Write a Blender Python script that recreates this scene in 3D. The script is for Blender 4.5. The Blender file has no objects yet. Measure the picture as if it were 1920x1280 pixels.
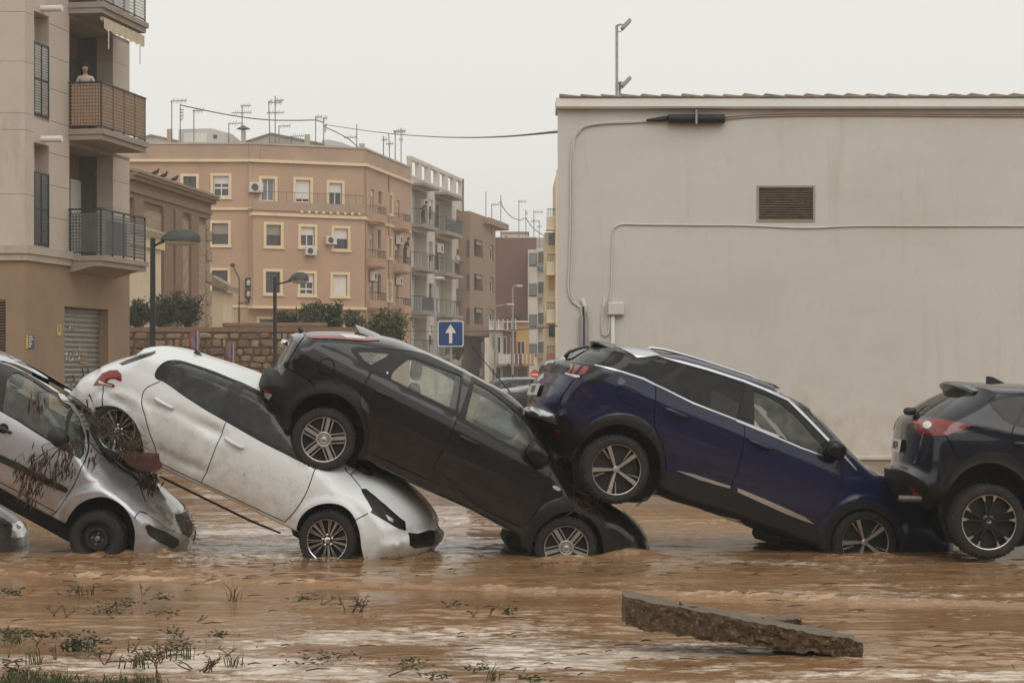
import bpy, bmesh, math, random
import numpy as np
from mathutils import Vector, Matrix
from mathutils.geometry import delaunay_2d_cdt

S = bpy.context.scene
COL = S.collection
R = math.radians
PI = math.pi

# ---------------------------------------------------------------- camera, sky, sun, exposure
H = 1.89            # camera height above the flood water (m)
F = 3733.0          # focal length in photo pixels (70 mm on a 36 mm sensor, 1920 px wide)
HOR = 690.0         # horizon row
cam = bpy.data.cameras.new('camera')
cam.lens = 70.0
cam.sensor_width = 36.0
cam.shift_y = (HOR - 640.0) / 1920.0
cam.clip_start = 0.1
cam.clip_end = 3000
camo = bpy.data.objects.new('camera', cam)
COL.objects.link(camo)
camo.location = (0, 0, H)
camo.rotation_euler = (R(90), 0, 0)
S.camera = camo

W = bpy.data.worlds.new('World')
S.world = W
W.use_nodes = True
nt = W.node_tree
bg = nt.nodes['Background']
sky = nt.nodes.new('ShaderNodeTexSky')
sky.sky_type = 'NISHITA'
sky.sun_disc = False
sky.sun_elevation = R(52)
sky.sun_rotation = R(164)
sky.dust_density = 6.0
mx = nt.nodes.new('ShaderNodeMix')
mx.data_type = 'RGBA'
mx.inputs[0].default_value = 0.93       # closed pale cloud cover
mx.inputs[7].default_value = (9.45, 9.3, 8.75, 1)
nt.links.new(sky.outputs[0], mx.inputs[6])
nt.links.new(mx.outputs[2], bg.inputs[0])
bg.inputs[1].default_value = 0.1

sun = bpy.data.lights.new('sun', 'SUN')
sun.energy = 0.9
sun.angle = R(50)
sun.color = (1.0, 0.97, 0.92)
suno = bpy.data.objects.new('sun', sun)
COL.objects.link(suno)
suno.rotation_euler = (R(42), 0, R(16))

vs = S.view_settings
vs.view_transform = 'Standard'
vs.look = 'None'
vs.gamma = 1.0
vs.exposure = 0.0
vs.use_curve_mapping = False
S.cycles.max_bounces = 8
S.cycles.transparent_max_bounces = 12
S.cycles.volume_bounces = 0
S.cycles.caustics_reflective = False
S.cycles.caustics_refractive = False
S.cycles.use_denoising = True

# ---------------------------------------------------------------- helpers
rng = random.Random(7)


def P(px, py, Y):
    """point of the place that photo pixel (px, py) shows at depth Y"""
    return Vector(((px - 960.0) / F * Y, Y, H + (HOR - py) / F * Y))


def tag(o, label=None, cat=None, group=None, kind=None):
    if label: o['label'] = label
    if cat: o['category'] = cat
    if group: o['group'] = group
    if kind: o['kind'] = kind
    return o


def thing(name, loc, label, cat, group=None, kind=None):
    o = bpy.data.objects.new(name, None)
    o.empty_display_size = 0.3
    COL.objects.link(o)
    o.location = loc
    return tag(o, label, cat, group, kind)


def rootloc(o):
    l = Vector((0, 0, 0))
    while o is not None:
        l = l + Vector(o.location)
        o = o.parent
    return l


def copy_tree(o, parent=None):
    c = o.copy()
    COL.objects.link(c)
    c.parent = parent
    for ch in list(o.children):
        copy_tree(ch, c)
    return c


class MB:
    """collects shapes for ONE mesh"""
    def __init__(s):
        s.v = []
        s.f = []

    def add(s, vs_, fs):
        n = len(s.v)
        s.v.extend([tuple(p) for p in vs_])
        s.f.extend([tuple(i + n for i in f) for f in fs])
        return s

    def hexa(s, p):
        return s.add(p, [(0, 3, 2, 1), (4, 5, 6, 7), (0, 1, 5, 4), (1, 2, 6, 5), (2, 3, 7, 6), (3, 0, 4, 7)])

    def box(s, x0, x1, y0, y1, z0, z1):
        return s.hexa([(x0, y0, z0), (x1, y0, z0), (x1, y1, z0), (x0, y1, z0),
                       (x0, y0, z1), (x1, y0, z1), (x1, y1, z1), (x0, y1, z1)])

    def prism(s, poly, vec):
        n = len(poly)
        a = [Vector(p) for p in poly]
        b = [p + Vector(vec) for p in a]
        fs = [tuple(range(n)), tuple(range(2 * n - 1, n - 1, -1))]
        for i in range(n):
            j = (i + 1) % n
            fs.append((j, i, i + n, j + n))
        return s.add(a + b, fs)

    def tube(s, path, r, n=6, caps=True):
        path = [Vector(p) for p in path]
        rs = list(np.interp(np.linspace(0, 1, len(path)), np.linspace(0, 1, len(r)), r)) if isinstance(r, (list, tuple)) else [r] * len(path)
        vs_, fs = [], []
        pa = None
        for i, p in enumerate(path):
            d = (path[min(i + 1, len(path) - 1)] - path[max(i - 1, 0)])
            if d.length < 1e-9: d = Vector((0, 0, 1))
            d.normalize()
            if pa is None:
                up = Vector((0, 0, 1)) if abs(d.z) < 0.9 else Vector((1, 0, 0))
                a = d.cross(up).normalized()
            else:
                a = (pa - d * pa.dot(d))
                a = a.normalized() if a.length > 1e-6 else d.orthogonal().normalized()
            pa = a
            b = d.cross(a)
            for k in range(n):
                t = 2 * PI * k / n
                vs_.append(p + (a * math.cos(t) + b * math.sin(t)) * rs[i])
        for i in range(len(path) - 1):
            for k in range(n):
                k2 = (k + 1) % n
                fs.append((i * n + k, i * n + k2, (i + 1) * n + k2, (i + 1) * n + k))
        if caps:
            fs.append(tuple(range(n - 1, -1, -1)))
            m = (len(path) - 1) * n
            fs.append(tuple(range(m, m + n)))
        return s.add(vs_, fs)

    def lathe(s, prof, o=(0, 0, 0), ax='z', n=24):
        """prof: list of (radius, height)"""
        vs_, fs = [], []
        o = Vector(o)
        for (r, h) in prof:
            for k in range(n):
                t = 2 * PI * k / n
                c, q = r * math.cos(t), r * math.sin(t)
                if ax == 'z': vs_.append(o + Vector((c, q, h)))
                elif ax == 'y': vs_.append(o + Vector((c, h, q)))
                else: vs_.append(o + Vector((h, c, q)))
        for i in range(len(prof) - 1):
            for k in range(n):
                k2 = (k + 1) % n
                fs.append((i * n + k, i * n + k2, (i + 1) * n + k2, (i + 1) * n + k))
        return s.add(vs_, fs)

    def ell(s, c, r, nu=12, nv=8, e=1.0, rot=None):
        """(super)ellipsoid, e < 1 squarer"""
        vs_, fs = [], []
        f = lambda q: math.copysign(abs(q) ** e, q)
        for i in range(nv + 1):
            b = -PI / 2 + PI * i / nv
            for k in range(nu):
                a = 2 * PI * k / nu
                p = Vector((r[0] * f(math.cos(b)) * f(math.cos(a)), r[1] * f(math.cos(b)) * f(math.sin(a)), r[2] * f(math.sin(b))))
                if rot is not None: p = rot @ p
                vs_.append(p + Vector(c))
        for i in range(nv):
            for k in range(nu):
                k2 = (k + 1) % nu
                fs.append((i * nu + k, i * nu + k2, (i + 1) * nu + k2, (i + 1) * nu + k))
        return s.add(vs_, fs)

    def build(s, name, m, parent=None, smooth=False, world=True, bevel=0, fixn=True):
        me = bpy.data.meshes.new(name)
        off = rootloc(parent) if (parent is not None and world) else Vector((0, 0, 0))
        me.from_pydata([tuple(Vector(p) - off) for p in s.v], [], s.f)
        if fixn:
            bm = bmesh.new()
            bm.from_mesh(me)
            bmesh.ops.remove_doubles(bm, verts=bm.verts, dist=1e-6)
            bmesh.ops.recalc_face_normals(bm, faces=bm.faces)
            if bevel:
                bmesh.ops.bevel(bm, geom=list(bm.edges), offset=bevel, segments=1, affect='EDGES', clamp_overlap=True)
            bm.to_mesh(me)
            bm.free()
        if smooth: me.polygons.foreach_set('use_smooth', [True] * len(me.polygons))
        me.update()
        if m is not None: me.materials.append(m)
        o = bpy.data.objects.new(name, me)
        COL.objects.link(o)
        o.parent = parent
        return o


def smooth_by_angle(o, deg=35):
    me = o.data
    me.polygons.foreach_set('use_smooth', [True] * len(me.polygons))
    try:
        me.set_sharp_from_angle(angle=R(deg))
    except Exception:
        pass
    return o


# --------------------------------------------------------------- noise (numpy)
_rs = np.random.RandomState(11)
_T = _rs.rand(256, 256)


def vnoise(x, y):
    xi = np.floor(x).astype(int); yi = np.floor(y).astype(int)
    fx = x - xi; fy = y - yi
    fx = fx * fx * fx * (fx * (fx * 6 - 15) + 10); fy = fy * fy * fy * (fy * (fy * 6 - 15) + 10)
    a = _T[xi & 255, yi & 255]; b = _T[(xi + 1) & 255, yi & 255]
    c = _T[xi & 255, (yi + 1) & 255]; d = _T[(xi + 1) & 255, (yi + 1) & 255]
    return (a * (1 - fx) + b * fx) * (1 - fy) + (c * (1 - fx) + d * fx) * fy - 0.5


def fbm(x, y, o=4, g=0.5):
    s = 0; a = 1.0
    for i in range(o):
        s = s + a * vnoise(x * 2 ** i + 17.3 * i, y * 2 ** i + 9.1 * i)
        a *= g
    return s


def sst(a, b, x):
    t = np.clip((x - a) / (b - a), 0, 1)
    return t * t * (3 - 2 * t)


# --------------------------------------------------------------- materials
def srgb(*c):
    out = []
    for q in c:
        q = q / 255.0
        out.append(q / 12.92 if q <= 0.04045 else ((q + 0.055) / 1.055) ** 2.4)
    return tuple(out)


def mat(name, col, rough=0.7, metal=0.0, var=0.15, scale=6.0, stretch=(1, 1, 1), bump=0.0, bscale=40.0, coat=0.0,
        spec=0.5, dirt=None, coord='Object', coatr=0.05, low=None):
    """dirt: list of (colour, scale, threshold lo, hi, stretch)"""
    m = bpy.data.materials.new(name)
    m.use_nodes = True
    N = m.node_tree.nodes; L = m.node_tree.links
    b = N['Principled BSDF']
    tc = N.new('ShaderNodeTexCoord')
    mp = N.new('ShaderNodeMapping')
    mp.inputs['Scale'].default_value = stretch
    L.new(tc.outputs[coord], mp.inputs[0])
    nz = N.new('ShaderNodeTexNoise')
    nz.inputs['Scale'].default_value = scale
    nz.inputs['Detail'].default_value = 6
    nz.inputs['Roughness'].default_value = 0.62
    L.new(mp.outputs[0], nz.inputs['Vector'])
    rp = N.new('ShaderNodeValToRGB')
    rp.color_ramp.elements[0].position = 0.32
    rp.color_ramp.elements[1].position = 0.68
    rp.color_ramp.elements[0].color = (*[max(0, q * (1 - var)) for q in col], 1)
    rp.color_ramp.elements[1].color = (*[min(1, q * (1 + var)) for q in col], 1)
    L.new(nz.outputs[0], rp.inputs[0])
    out = rp.outputs[0]
    rsock = None
    for (dc, ds, lo, hi, st) in (dirt or []):
        mp2 = N.new('ShaderNodeMapping')
        mp2.inputs['Scale'].default_value = st
        mp2.inputs['Location'].default_value = (3.1 * ds, 1.7, 5.3)
        L.new(tc.outputs[coord], mp2.inputs[0])
        n2 = N.new('ShaderNodeTexNoise')
        n2.inputs['Scale'].default_value = ds
        n2.inputs['Detail'].default_value = 8
        n2.inputs['Roughness'].default_value = 0.7
        L.new(mp2.outputs[0], n2.inputs['Vector'])
        mr = N.new('ShaderNodeMapRange')
        mr.inputs[1].default_value = lo
        mr.inputs[2].default_value = hi
        L.new(n2.outputs[0], mr.inputs[0])
        mm = N.new('ShaderNodeMix')
        mm.data_type = 'RGBA'
        L.new(mr.outputs[0], mm.inputs[0])
        L.new(out, mm.inputs[6])
        mm.inputs[7].default_value = (*dc, 1)
        out = mm.outputs[2]
        if rsock is None and rough < 0.45:
            m3 = N.new('ShaderNodeMapRange')
            m3.inputs[3].default_value = rough
            m3.inputs[4].default_value = 0.75
            L.new(mr.outputs[0], m3.inputs[0])
            rsock = m3.outputs[0]
            if coat:
                m4 = N.new('ShaderNodeMapRange')
                m4.inputs[3].default_value = coat
                m4.inputs[4].default_value = 0.1
                L.new(mr.outputs[0], m4.inputs[0])
                L.new(m4.outputs[0], b.inputs['Coat Weight'])
    if low:                                   # splashed mud film that gathers low on the body
        sx = N.new('ShaderNodeSeparateXYZ')
        L.new(tc.outputs['Object'], sx.inputs[0])
        n4 = N.new('ShaderNodeTexNoise')
        n4.inputs['Scale'].default_value = 7
        n4.inputs['Detail'].default_value = 9
        n4.inputs['Roughness'].default_value = 0.75
        L.new(tc.outputs['Object'], n4.inputs[0])
        q1 = N.new('ShaderNodeMapRange')
        q1.inputs[1].default_value = 0.80
        q1.inputs[2].default_value = 0.15
        q1.inputs[3].default_value = -0.12
        q1.inputs[4].default_value = 0.22
        L.new(sx.outputs[2], q1.inputs[0])
        q2 = N.new('ShaderNodeMath')
        q2.operation = 'ADD'
        L.new(q1.outputs[0], q2.inputs[0])
        L.new(n4.outputs[0], q2.inputs[1])
        q3 = N.new('ShaderNodeMapRange')
        q3.inputs[1].default_value = 0.46
        q3.inputs[2].default_value = 0.78
        q3.inputs[4].default_value = 0.75
        L.new(q2.outputs[0], q3.inputs[0])
        q4 = N.new('ShaderNodeMix')
        q4.data_type = 'RGBA'
        L.new(q3.outputs[0], q4.inputs[0])
        L.new(out, q4.inputs[6])
        q4.inputs[7].default_value = (*low, 1)
        out = q4.outputs[2]
    L.new(out, b.inputs['Base Color'])
    b.inputs['Roughness'].default_value = rough
    if rsock is not None: L.new(rsock, b.inputs['Roughness'])
    b.inputs['Metallic'].default_value = metal
    b.inputs['Specular IOR Level'].default_value = spec
    if coat and not b.inputs['Coat Weight'].is_linked:
        b.inputs['Coat Weight'].default_value = coat
    b.inputs['Coat Roughness'].default_value = coatr
    if bump:
        bn = N.new('ShaderNodeTexNoise')
        bn.inputs['Scale'].default_value = bscale
        bn.inputs['Detail'].default_value = 5
        L.new(mp.outputs[0], bn.inputs['Vector'])
        bp = N.new('ShaderNodeBump')
        bp.inputs['Strength'].default_value = bump
        bp.inputs['Distance'].default_value = 0.02
        L.new(bn.outputs[0], bp.inputs['Height'])
        L.new(bp.outputs[0], b.inputs['Normal'])
    return m


def glass_mat(name, tint, gloss_rough=0.03, film=(0.03, 0.30), fcol=(0.22, 0.19, 0.15)):
    """thin window glass: tinted see-through sheet with a mirror coat"""
    m = bpy.data.materials.new(name)
    m.use_nodes = True
    N = m.node_tree.nodes; L = m.node_tree.links
    N.remove(N['Principled BSDF'])
    out = N['Material Output']
    tr = N.new('ShaderNodeBsdfTransparent')
    tr.inputs[0].default_value = (*tint, 1)
    gl = N.new('ShaderNodeBsdfGlossy')
    gl.inputs['Roughness'].default_value = gloss_rough
    df = N.new('ShaderNodeBsdfDiffuse')
    df.inputs[0].default_value = (*fcol, 1)
    fr = N.new('ShaderNodeFresnel')
    fr.inputs[0].default_value = 1.5
    a = N.new('ShaderNodeMixShader')
    b = N.new('ShaderNodeMixShader')
    nz = N.new('ShaderNodeTexNoise')
    nz.inputs['Scale'].default_value = 9
    nz.inputs['Detail'].default_value = 8
    tc = N.new('ShaderNodeTexCoord')
    L.new(tc.outputs['Object'], nz.inputs[0])
    mr = N.new('ShaderNodeMapRange')
    mr.inputs[1].default_value = 0.35
    mr.inputs[2].default_value = 0.8
    mr.inputs[3].default_value = film[0]
    mr.inputs[4].default_value = film[1]
    L.new(nz.outputs[0], mr.inputs[0])
    L.new(mr.outputs[0], a.inputs[0])       # film of dried mud and rain
    L.new(tr.outputs[0], a.inputs[1])
    L.new(df.outputs[0], a.inputs[2])
    L.new(fr.outputs[0], b.inputs[0])
    L.new(a.outputs[0], b.inputs[1])
    L.new(gl.outputs[0], b.inputs[2])
    L.new(b.outputs[0], out.inputs[0])
    return m


MUD = srgb(128, 96, 70)
# =============================================================== GROUND AND FLOOD WATER
GM = mat('muddy ground', (0.16, 0.10, 0.06), 0.9, scale=2)
g = MB().add([(-150, -15, -0.42), (150, -15, -0.42), (150, 500, -0.42), (-150, 500, -0.42)], [(0, 1, 2, 3)]).build('ground', GM)
tag(g, kind='structure')


def kerb_y(x):
    return 17.15 - 0.20 * x - 0.022 * x * x * np.sign(x) * (np.abs(x) > 0) + 0.12 * vnoise(x * 0.7, x * 0 + 3.3)


def water():
    xs = np.concatenate([np.arange(-13.0, -6.6, 0.12), np.arange(-6.6, 7.4, 0.030), np.arange(7.4, 13.0, 0.12)])
    ys = [10.2]
    while ys[-1] < 46: ys.append(ys[-1] + 0.020 * (ys[-1] / 12.0) ** 1.5 if ys[-1] < 27 else ys[-1] + 0.25)
    ys = np.array(ys)
    X, Y = np.meshgrid(xs, ys)
    kd = Y - kerb_y(X)                       # > 0: on the road side of the kerb
    warp = 0.5 * fbm(X * 0.35, Y * 0.35, 3)
    # flow ripples, long across the view
    r1 = fbm(X * 0.8 + 2 * warp, Y * 2.6 + warp, 5, 0.55)
    r2 = fbm(X * 2.4 + warp, Y * 8.0, 4, 0.6)
    r3 = fbm(X * 6.0 + 3, Y * 15.0 + 1.5 * warp, 3, 0.6)
    patch = sst(-0.25, 0.35, fbm(X * 0.28 + 5, Y * 0.5 + 9, 3))
    road = sst(-0.15, 0.4, kd)
    verge = 1 - sst(-1.6, -0.5, kd)
    chop = sst(-0.10, 0.30, fbm(X * 0.33 + 30, Y * 0.8 + 4, 3) + 0.12)
    amp = 0.35 + 0.65 * patch
    Z = road * (0.036 * r1 * amp + 0.017 * r2 * (0.4 + 0.8 * patch) + 0.007 * r3)
    Z += verge * chop * (0.014 * r1 + 0.015 * r2 + 0.0075 * r3)
    Z += (1 - road) * 0.004 * r1 + (1 - road) * 0.0022 * r2
    # the sheet pours over the kerb: a rough ridge of froth with a small drop to the camera side
    ridge = np.exp(-((kd - 0.06 - 0.12 * fbm(X * 1.3, Y * 0 + 1.7, 3)) / 0.10) ** 2) * (0.35 + 0.65 * sst(-0.25, 0.2, fbm(X * 0.9 + 11, Y * 0 + 4.2, 3)))
    ridge2 = np.exp(-((kd - 0.75 - 0.5 * fbm(X * 0.5, Y * 0 + 8, 2)) / 0.14) ** 2) * sst(0.02, 0.25, fbm(X * 0.6 + 50, Y * 0.3, 2))
    rough = fbm(X * 9, Y * 22, 4, 0.65)
    Z += ridge * (0.010 + 0.034 * rough) + ridge2 * (0.006 + 0.028 * rough)
    Z -= 0.035 * (1 - sst(-0.05, 0.10, kd))
    foam = ridge * (0.42 + 1.5 * rough) + 0.7 * ridge2 * (0.25 + 1.6 * rough)
    # water piling up at the sunken wheels and noses
    for (px, py, hx, hy, hz) in ((182, 1042, 0.42, 0.20, 0.040), (310, 1040, 0.45, 0.25, 0.035), (640, 1040, 0.5, 0.25, 0.055), (720, 1040, 0.5, 0.22, 0.040),
                                 (1065, 1050, 0.40, 0.22, 0.045), (1190, 1042, 0.30, 0.25, 0.07), (1620, 1045, 0.55, 0.20, 0.035), (1340, 985, 0.5, 0.5, 0.05), (940, 985, 0.35, 0.4, 0.06)):
        d = F * H / (py - HOR); x0 = (px - 960) / F * d
        q = np.exp(-((X - x0) / hx) ** 2 - ((Y - d) / hy) ** 2)
        Z += q * (hz + 0.06 * fbm(X * 4, Y * 6, 3))
        foam += q * np.maximum(0, rough + 0.18) * 1.2
    foam += road * 1.6 * np.maximum(0, fbm(X * 1.1 + 70, Y * 4.5 + 20, 5, 0.6) - 0.30)
    foam += verge * chop * 1.1 * np.maximum(0, fbm(X * 2.6 + 7, Y * 7 + 2, 4, 0.65) - 0.20)
    foam += (1 - road) * (1 - verge) * 1.5 * np.maximum(0, fbm(X * 14, Y * 26, 3, 0.7) - 0.38)
    zone = np.exp(-((X + 0.5) / 2.6) ** 2 - ((Y - 12.9) / 1.9) ** 2) + 0.8 * np.exp(-((X - 3.6) / 1.6) ** 2 - ((Y - 12.2) / 1.0) ** 2) + 0.75 * np.exp(-((X + 1.0) / 1.9) ** 2 - ((Y - 23.0) / 4.0) ** 2) + 0.6 * np.exp(-((X - 2.6) / 1.4) ** 2 - ((Y - 19.0) / 0.8) ** 2) + 0.5 * np.exp(-((X + 3.4) / 1.6) ** 2 - ((Y - 22.0) / 2.5) ** 2)  # zones where sky glints on the ripples are painted in pale
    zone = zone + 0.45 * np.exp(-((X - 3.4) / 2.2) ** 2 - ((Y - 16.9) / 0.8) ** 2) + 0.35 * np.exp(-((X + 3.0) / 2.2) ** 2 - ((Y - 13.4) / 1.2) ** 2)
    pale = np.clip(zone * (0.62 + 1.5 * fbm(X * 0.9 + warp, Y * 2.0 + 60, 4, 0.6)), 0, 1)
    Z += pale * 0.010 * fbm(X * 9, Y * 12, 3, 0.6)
    edge = sst(-13, -11.5, X) * (1 - sst(11.5, 13, X)) * (1 - sst(42, 46, Y))
    Z = Z * edge
    foam = np.clip(foam, 0, 1) * edge
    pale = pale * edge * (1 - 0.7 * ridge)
    ny, nx = X.shape
    co = np.stack((X, Y, Z), -1).reshape(-1, 3)
    i = np.arange(ny * nx).reshape(ny, nx)
    q = np.stack((i[:-1, :-1], i[:-1, 1:], i[1:, 1:], i[1:, :-1]), -1).reshape(-1, 4)
    x0, x1, y0, y1 = xs[0], xs[-1], ys[0], ys[-1]
    ex = [(-145, -12, 0), (145, -12, 0), (145, y0, 0), (-145, y0, 0), (-145, y1, 0), (145, y1, 0), (145, 490, 0), (-145, 490, 0), (x0, y0, 0), (x1, y0, 0), (x0, y1, 0), (x1, y1, 0)]
    b = len(co)
    co = np.concatenate((co, np.array(ex)))
    q = np.concatenate((q, b + np.array([(0, 1, 2, 3), (4, 5, 6, 7), (3, 8, 10, 4), (9, 2, 5, 11)])))
    me = bpy.data.meshes.new('flood_water')
    me.vertices.add(len(co)); me.vertices.foreach_set('co', co.ravel())
    me.loops.add(q.size); me.loops.foreach_set('vertex_index', q.ravel())
    me.polygons.add(len(q)); me.polygons.foreach_set('loop_start', np.arange(0, q.size, 4))
    me.polygons.foreach_set('use_smooth', np.ones(len(q), bool))
    me.update(calc_edges=True)
    at = me.attributes.new('foam', 'FLOAT', 'POINT')
    at.data.foreach_set('value', np.concatenate((foam.ravel(), np.zeros(len(ex)))))
    at = me.attributes.new('glint_foam', 'FLOAT', 'POINT')
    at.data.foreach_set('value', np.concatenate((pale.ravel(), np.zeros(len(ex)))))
    m = bpy.data.materials.new('muddy flood water')
    m.use_nodes = True
    N = m.node_tree.nodes; L = m.node_tree.links
    p = N['Principled BSDF']
    tc = N.new('ShaderNodeTexCoord')
    mp = N.new('ShaderNodeMapping'); mp.inputs['Scale'].default_value = (0.35, 1.1, 1)
    L.new(tc.outputs['Object'], mp.inputs[0])
    n1 = N.new('ShaderNodeTexNoise'); n1.inputs['Scale'].default_value = 0.8; n1.inputs['Detail'].default_value = 7; n1.inputs['Roughness'].default_value = 0.65
    L.new(mp.outputs[0], n1.inputs[0])
    rp = N.new('ShaderNodeValToRGB')
    rp.color_ramp.elements[0].position = 0.35; rp.color_ramp.elements[0].color = (*WATER_LO, 1)
    rp.color_ramp.elements[1].position = 0.68; rp.color_ramp.elements[1].color = (*WATER_HI, 1)
    L.new(n1.outputs[0], rp.inputs[0])
    fa = N.new('ShaderNodeAttribute'); fa.attribute_name = 'foam'
    n2 = N.new('ShaderNodeTexNoise'); n2.inputs['Scale'].default_value = 26; n2.inputs['Detail'].default_value = 6; n2.inputs['Roughness'].default_value = 0.75
    mp2 = N.new('ShaderNodeMapping'); mp2.inputs['Scale'].default_value = (0.6, 1.5, 1)
    L.new(tc.outputs['Object'], mp2.inputs[0]); L.new(mp2.outputs[0], n2.inputs[0])
    mu = N.new('ShaderNodeMath'); mu.operation = 'MULTIPLY_ADD'
    L.new(n2.outputs[0], mu.inputs[0]); mu.inputs[1].default_value = 1.6; mu.inputs[2].default_value = -0.8
    ad = N.new('ShaderNodeMath'); ad.operation = 'ADD'
    L.new(fa.outputs['Fac'], ad.inputs[0]); L.new(mu.outputs[0], ad.inputs[1])
    mr = N.new('ShaderNodeMapRange'); mr.inputs[1].default_value = 0.18; mr.inputs[2].default_value = 0.75
    L.new(ad.outputs[0], mr.inputs[0])
    ft = N.new('ShaderNodeMath'); ft.operation = 'GREATER_THAN'; ft.inputs[1].default_value = 0.015
    L.new(fa.outputs['Fac'], ft.inputs[0])
    mf = N.new('ShaderNodeMath'); mf.operation = 'MULTIPLY'
    L.new(mr.outputs[0], mf.inputs[0]); L.new(ft.outputs[0], mf.inputs[1])
    mx_ = N.new('ShaderNodeMix'); mx_.data_type = 'RGBA'
    L.new(mf.outputs[0], mx_.inputs[0]); L.new(rp.outputs[0], mx_.inputs[6]); mx_.inputs[7].default_value = (*FOAM, 1)
    fb = N.new('ShaderNodeAttribute'); fb.attribute_name = 'glint_foam'
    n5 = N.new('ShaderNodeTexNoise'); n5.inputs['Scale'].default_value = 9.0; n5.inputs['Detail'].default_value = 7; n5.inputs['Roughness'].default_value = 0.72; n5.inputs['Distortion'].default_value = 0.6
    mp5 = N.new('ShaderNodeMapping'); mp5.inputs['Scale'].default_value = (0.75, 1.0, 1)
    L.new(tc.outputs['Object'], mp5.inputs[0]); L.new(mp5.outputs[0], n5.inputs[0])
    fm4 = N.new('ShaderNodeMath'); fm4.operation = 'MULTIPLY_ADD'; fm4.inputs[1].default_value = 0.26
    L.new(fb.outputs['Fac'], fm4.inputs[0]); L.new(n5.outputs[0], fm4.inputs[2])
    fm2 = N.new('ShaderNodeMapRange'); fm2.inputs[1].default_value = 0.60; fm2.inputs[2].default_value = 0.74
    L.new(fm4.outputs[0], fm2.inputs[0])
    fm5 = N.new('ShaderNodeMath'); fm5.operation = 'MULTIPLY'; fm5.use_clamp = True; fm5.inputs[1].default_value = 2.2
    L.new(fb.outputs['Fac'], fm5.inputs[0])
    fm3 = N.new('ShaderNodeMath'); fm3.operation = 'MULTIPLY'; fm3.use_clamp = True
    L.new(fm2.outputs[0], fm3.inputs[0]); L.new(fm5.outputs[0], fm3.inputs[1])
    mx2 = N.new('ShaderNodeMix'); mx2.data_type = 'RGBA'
    L.new(fm3.outputs[0], mx2.inputs[0]); L.new(mx_.outputs[2], mx2.inputs[6]); mx2.inputs[7].default_value = (*GLINT_FOAM, 1)
    L.new(mx2.outputs[2], p.inputs['Base Color'])
    rr = N.new('ShaderNodeMapRange'); rr.inputs[3].default_value = 0.12; rr.inputs[4].default_value = 0.6
    L.new(mf.outputs[0], rr.inputs[0]); L.new(rr.outputs[0], p.inputs['Roughness'])
    p.inputs['IOR'].default_value = 1.33
    p.inputs['Specular IOR Level'].default_value = 0.36
    # fine ripples
    n3 = N.new('ShaderNodeTexNoise'); n3.inputs['Scale'].default_value = 9; n3.inputs['Detail'].default_value = 4
    mp3 = N.new('ShaderNodeMapping'); mp3.inputs['Scale'].default_value = (0.55, 1.6, 1)
    L.new(tc.outputs['Object'], mp3.inputs[0]); L.new(mp3.outputs[0], n3.inputs[0])
    bp = N.new('ShaderNodeBump'); bp.inputs['Strength'].default_value = 0.35; bp.inputs['Distance'].default_value = 0.012
    L.new(n3.outputs[0], bp.inputs['Height'])
    bp2 = N.new('ShaderNodeBump'); bp2.inputs['Strength'].default_value = 0.5; bp2.inputs['Distance'].default_value = 0.012
    mm = N.new('ShaderNodeMath'); mm.operation = 'MULTIPLY'
    L.new(mf.outputs[0], mm.inputs[0]); L.new(n2.outputs[0], mm.inputs[1]); L.new(mm.outputs[0], bp2.inputs['Height'])
    L.new(bp.outputs[0], bp2.inputs['Normal'])
    L.new(bp2.outputs[0], p.inputs['Normal'])
    me.materials.append(m)
    o = bpy.data.objects.new('flood_water', me)
    COL.objects.link(o)
    tag(o, kind='structure')
    return o


WATER_LO = (0.225, 0.122, 0.056)
WATER_HI = (0.335, 0.196, 0.100)
FOAM = (0.50, 0.345, 0.22)
GLINT_FOAM = (0.62, 0.52, 0.42)  # pale tone that paints sky glints into the water, also foam specks
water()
# =============================================================== CARS
CROPS = {'p': (0, 0, 1.0), '1': (0, 640, 1280 / 420), '2': (150, 620, 1920 / 450), '3': (380, 680, 1549 / 460),
         '4': (480, 590, 1734 / 420), '5': (820, 660, 3.2), '6': (980, 620, 1807 / 480), '7': (1380, 720, 1920 / 540),
         '8': (1640, 680, 3.2), '9': (590, 840, 6.4)}


def cp(c, pts):
    ox, oy, s = CROPS[c]
    return [(ox + x / s, oy + y / s) for x, y in pts]


def catmull(pts, closed=False, step=0.02):
    pts = [np.array(p, float) for p in pts]
    n = len(pts)
    out = []
    for i in range(n if closed else n - 1):
        p1, p2 = pts[i], pts[(i + 1) % n]
        p0 = pts[i - 1] if (closed or i > 0) else 2 * p1 - p2
        p3 = pts[(i + 2) % n] if (closed or i + 2 < n) else 2 * p2 - p1
        k = max(1, int(np.linalg.norm((p2 - p1)[:2]) / step))
        # centripetal
        def tj(ti, a, b): return ti + max(1e-6, np.linalg.norm((b - a)[:2])) ** 0.5
        t0 = 0.0; t1 = tj(t0, p0, p1); t2 = tj(t1, p1, p2); t3 = tj(t2, p2, p3)
        for j in range(k):
            t = t1 + (t2 - t1) * j / k
            A1 = (t1 - t) / (t1 - t0) * p0 + (t - t0) / (t1 - t0) * p1
            A2 = (t2 - t) / (t2 - t1) * p1 + (t - t1) / (t2 - t1) * p2
            A3 = (t3 - t) / (t3 - t2) * p2 + (t - t2) / (t3 - t2) * p3
            B1 = (t2 - t) / (t2 - t0) * A1 + (t - t0) / (t2 - t0) * A2
            B2 = (t3 - t) / (t3 - t1) * A2 + (t - t1) / (t3 - t1) * A3
            out.append((t2 - t) / (t2 - t1) * B1 + (t - t1) / (t2 - t1) * B2)
    if not closed: out.append(pts[-1])
    return out


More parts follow.
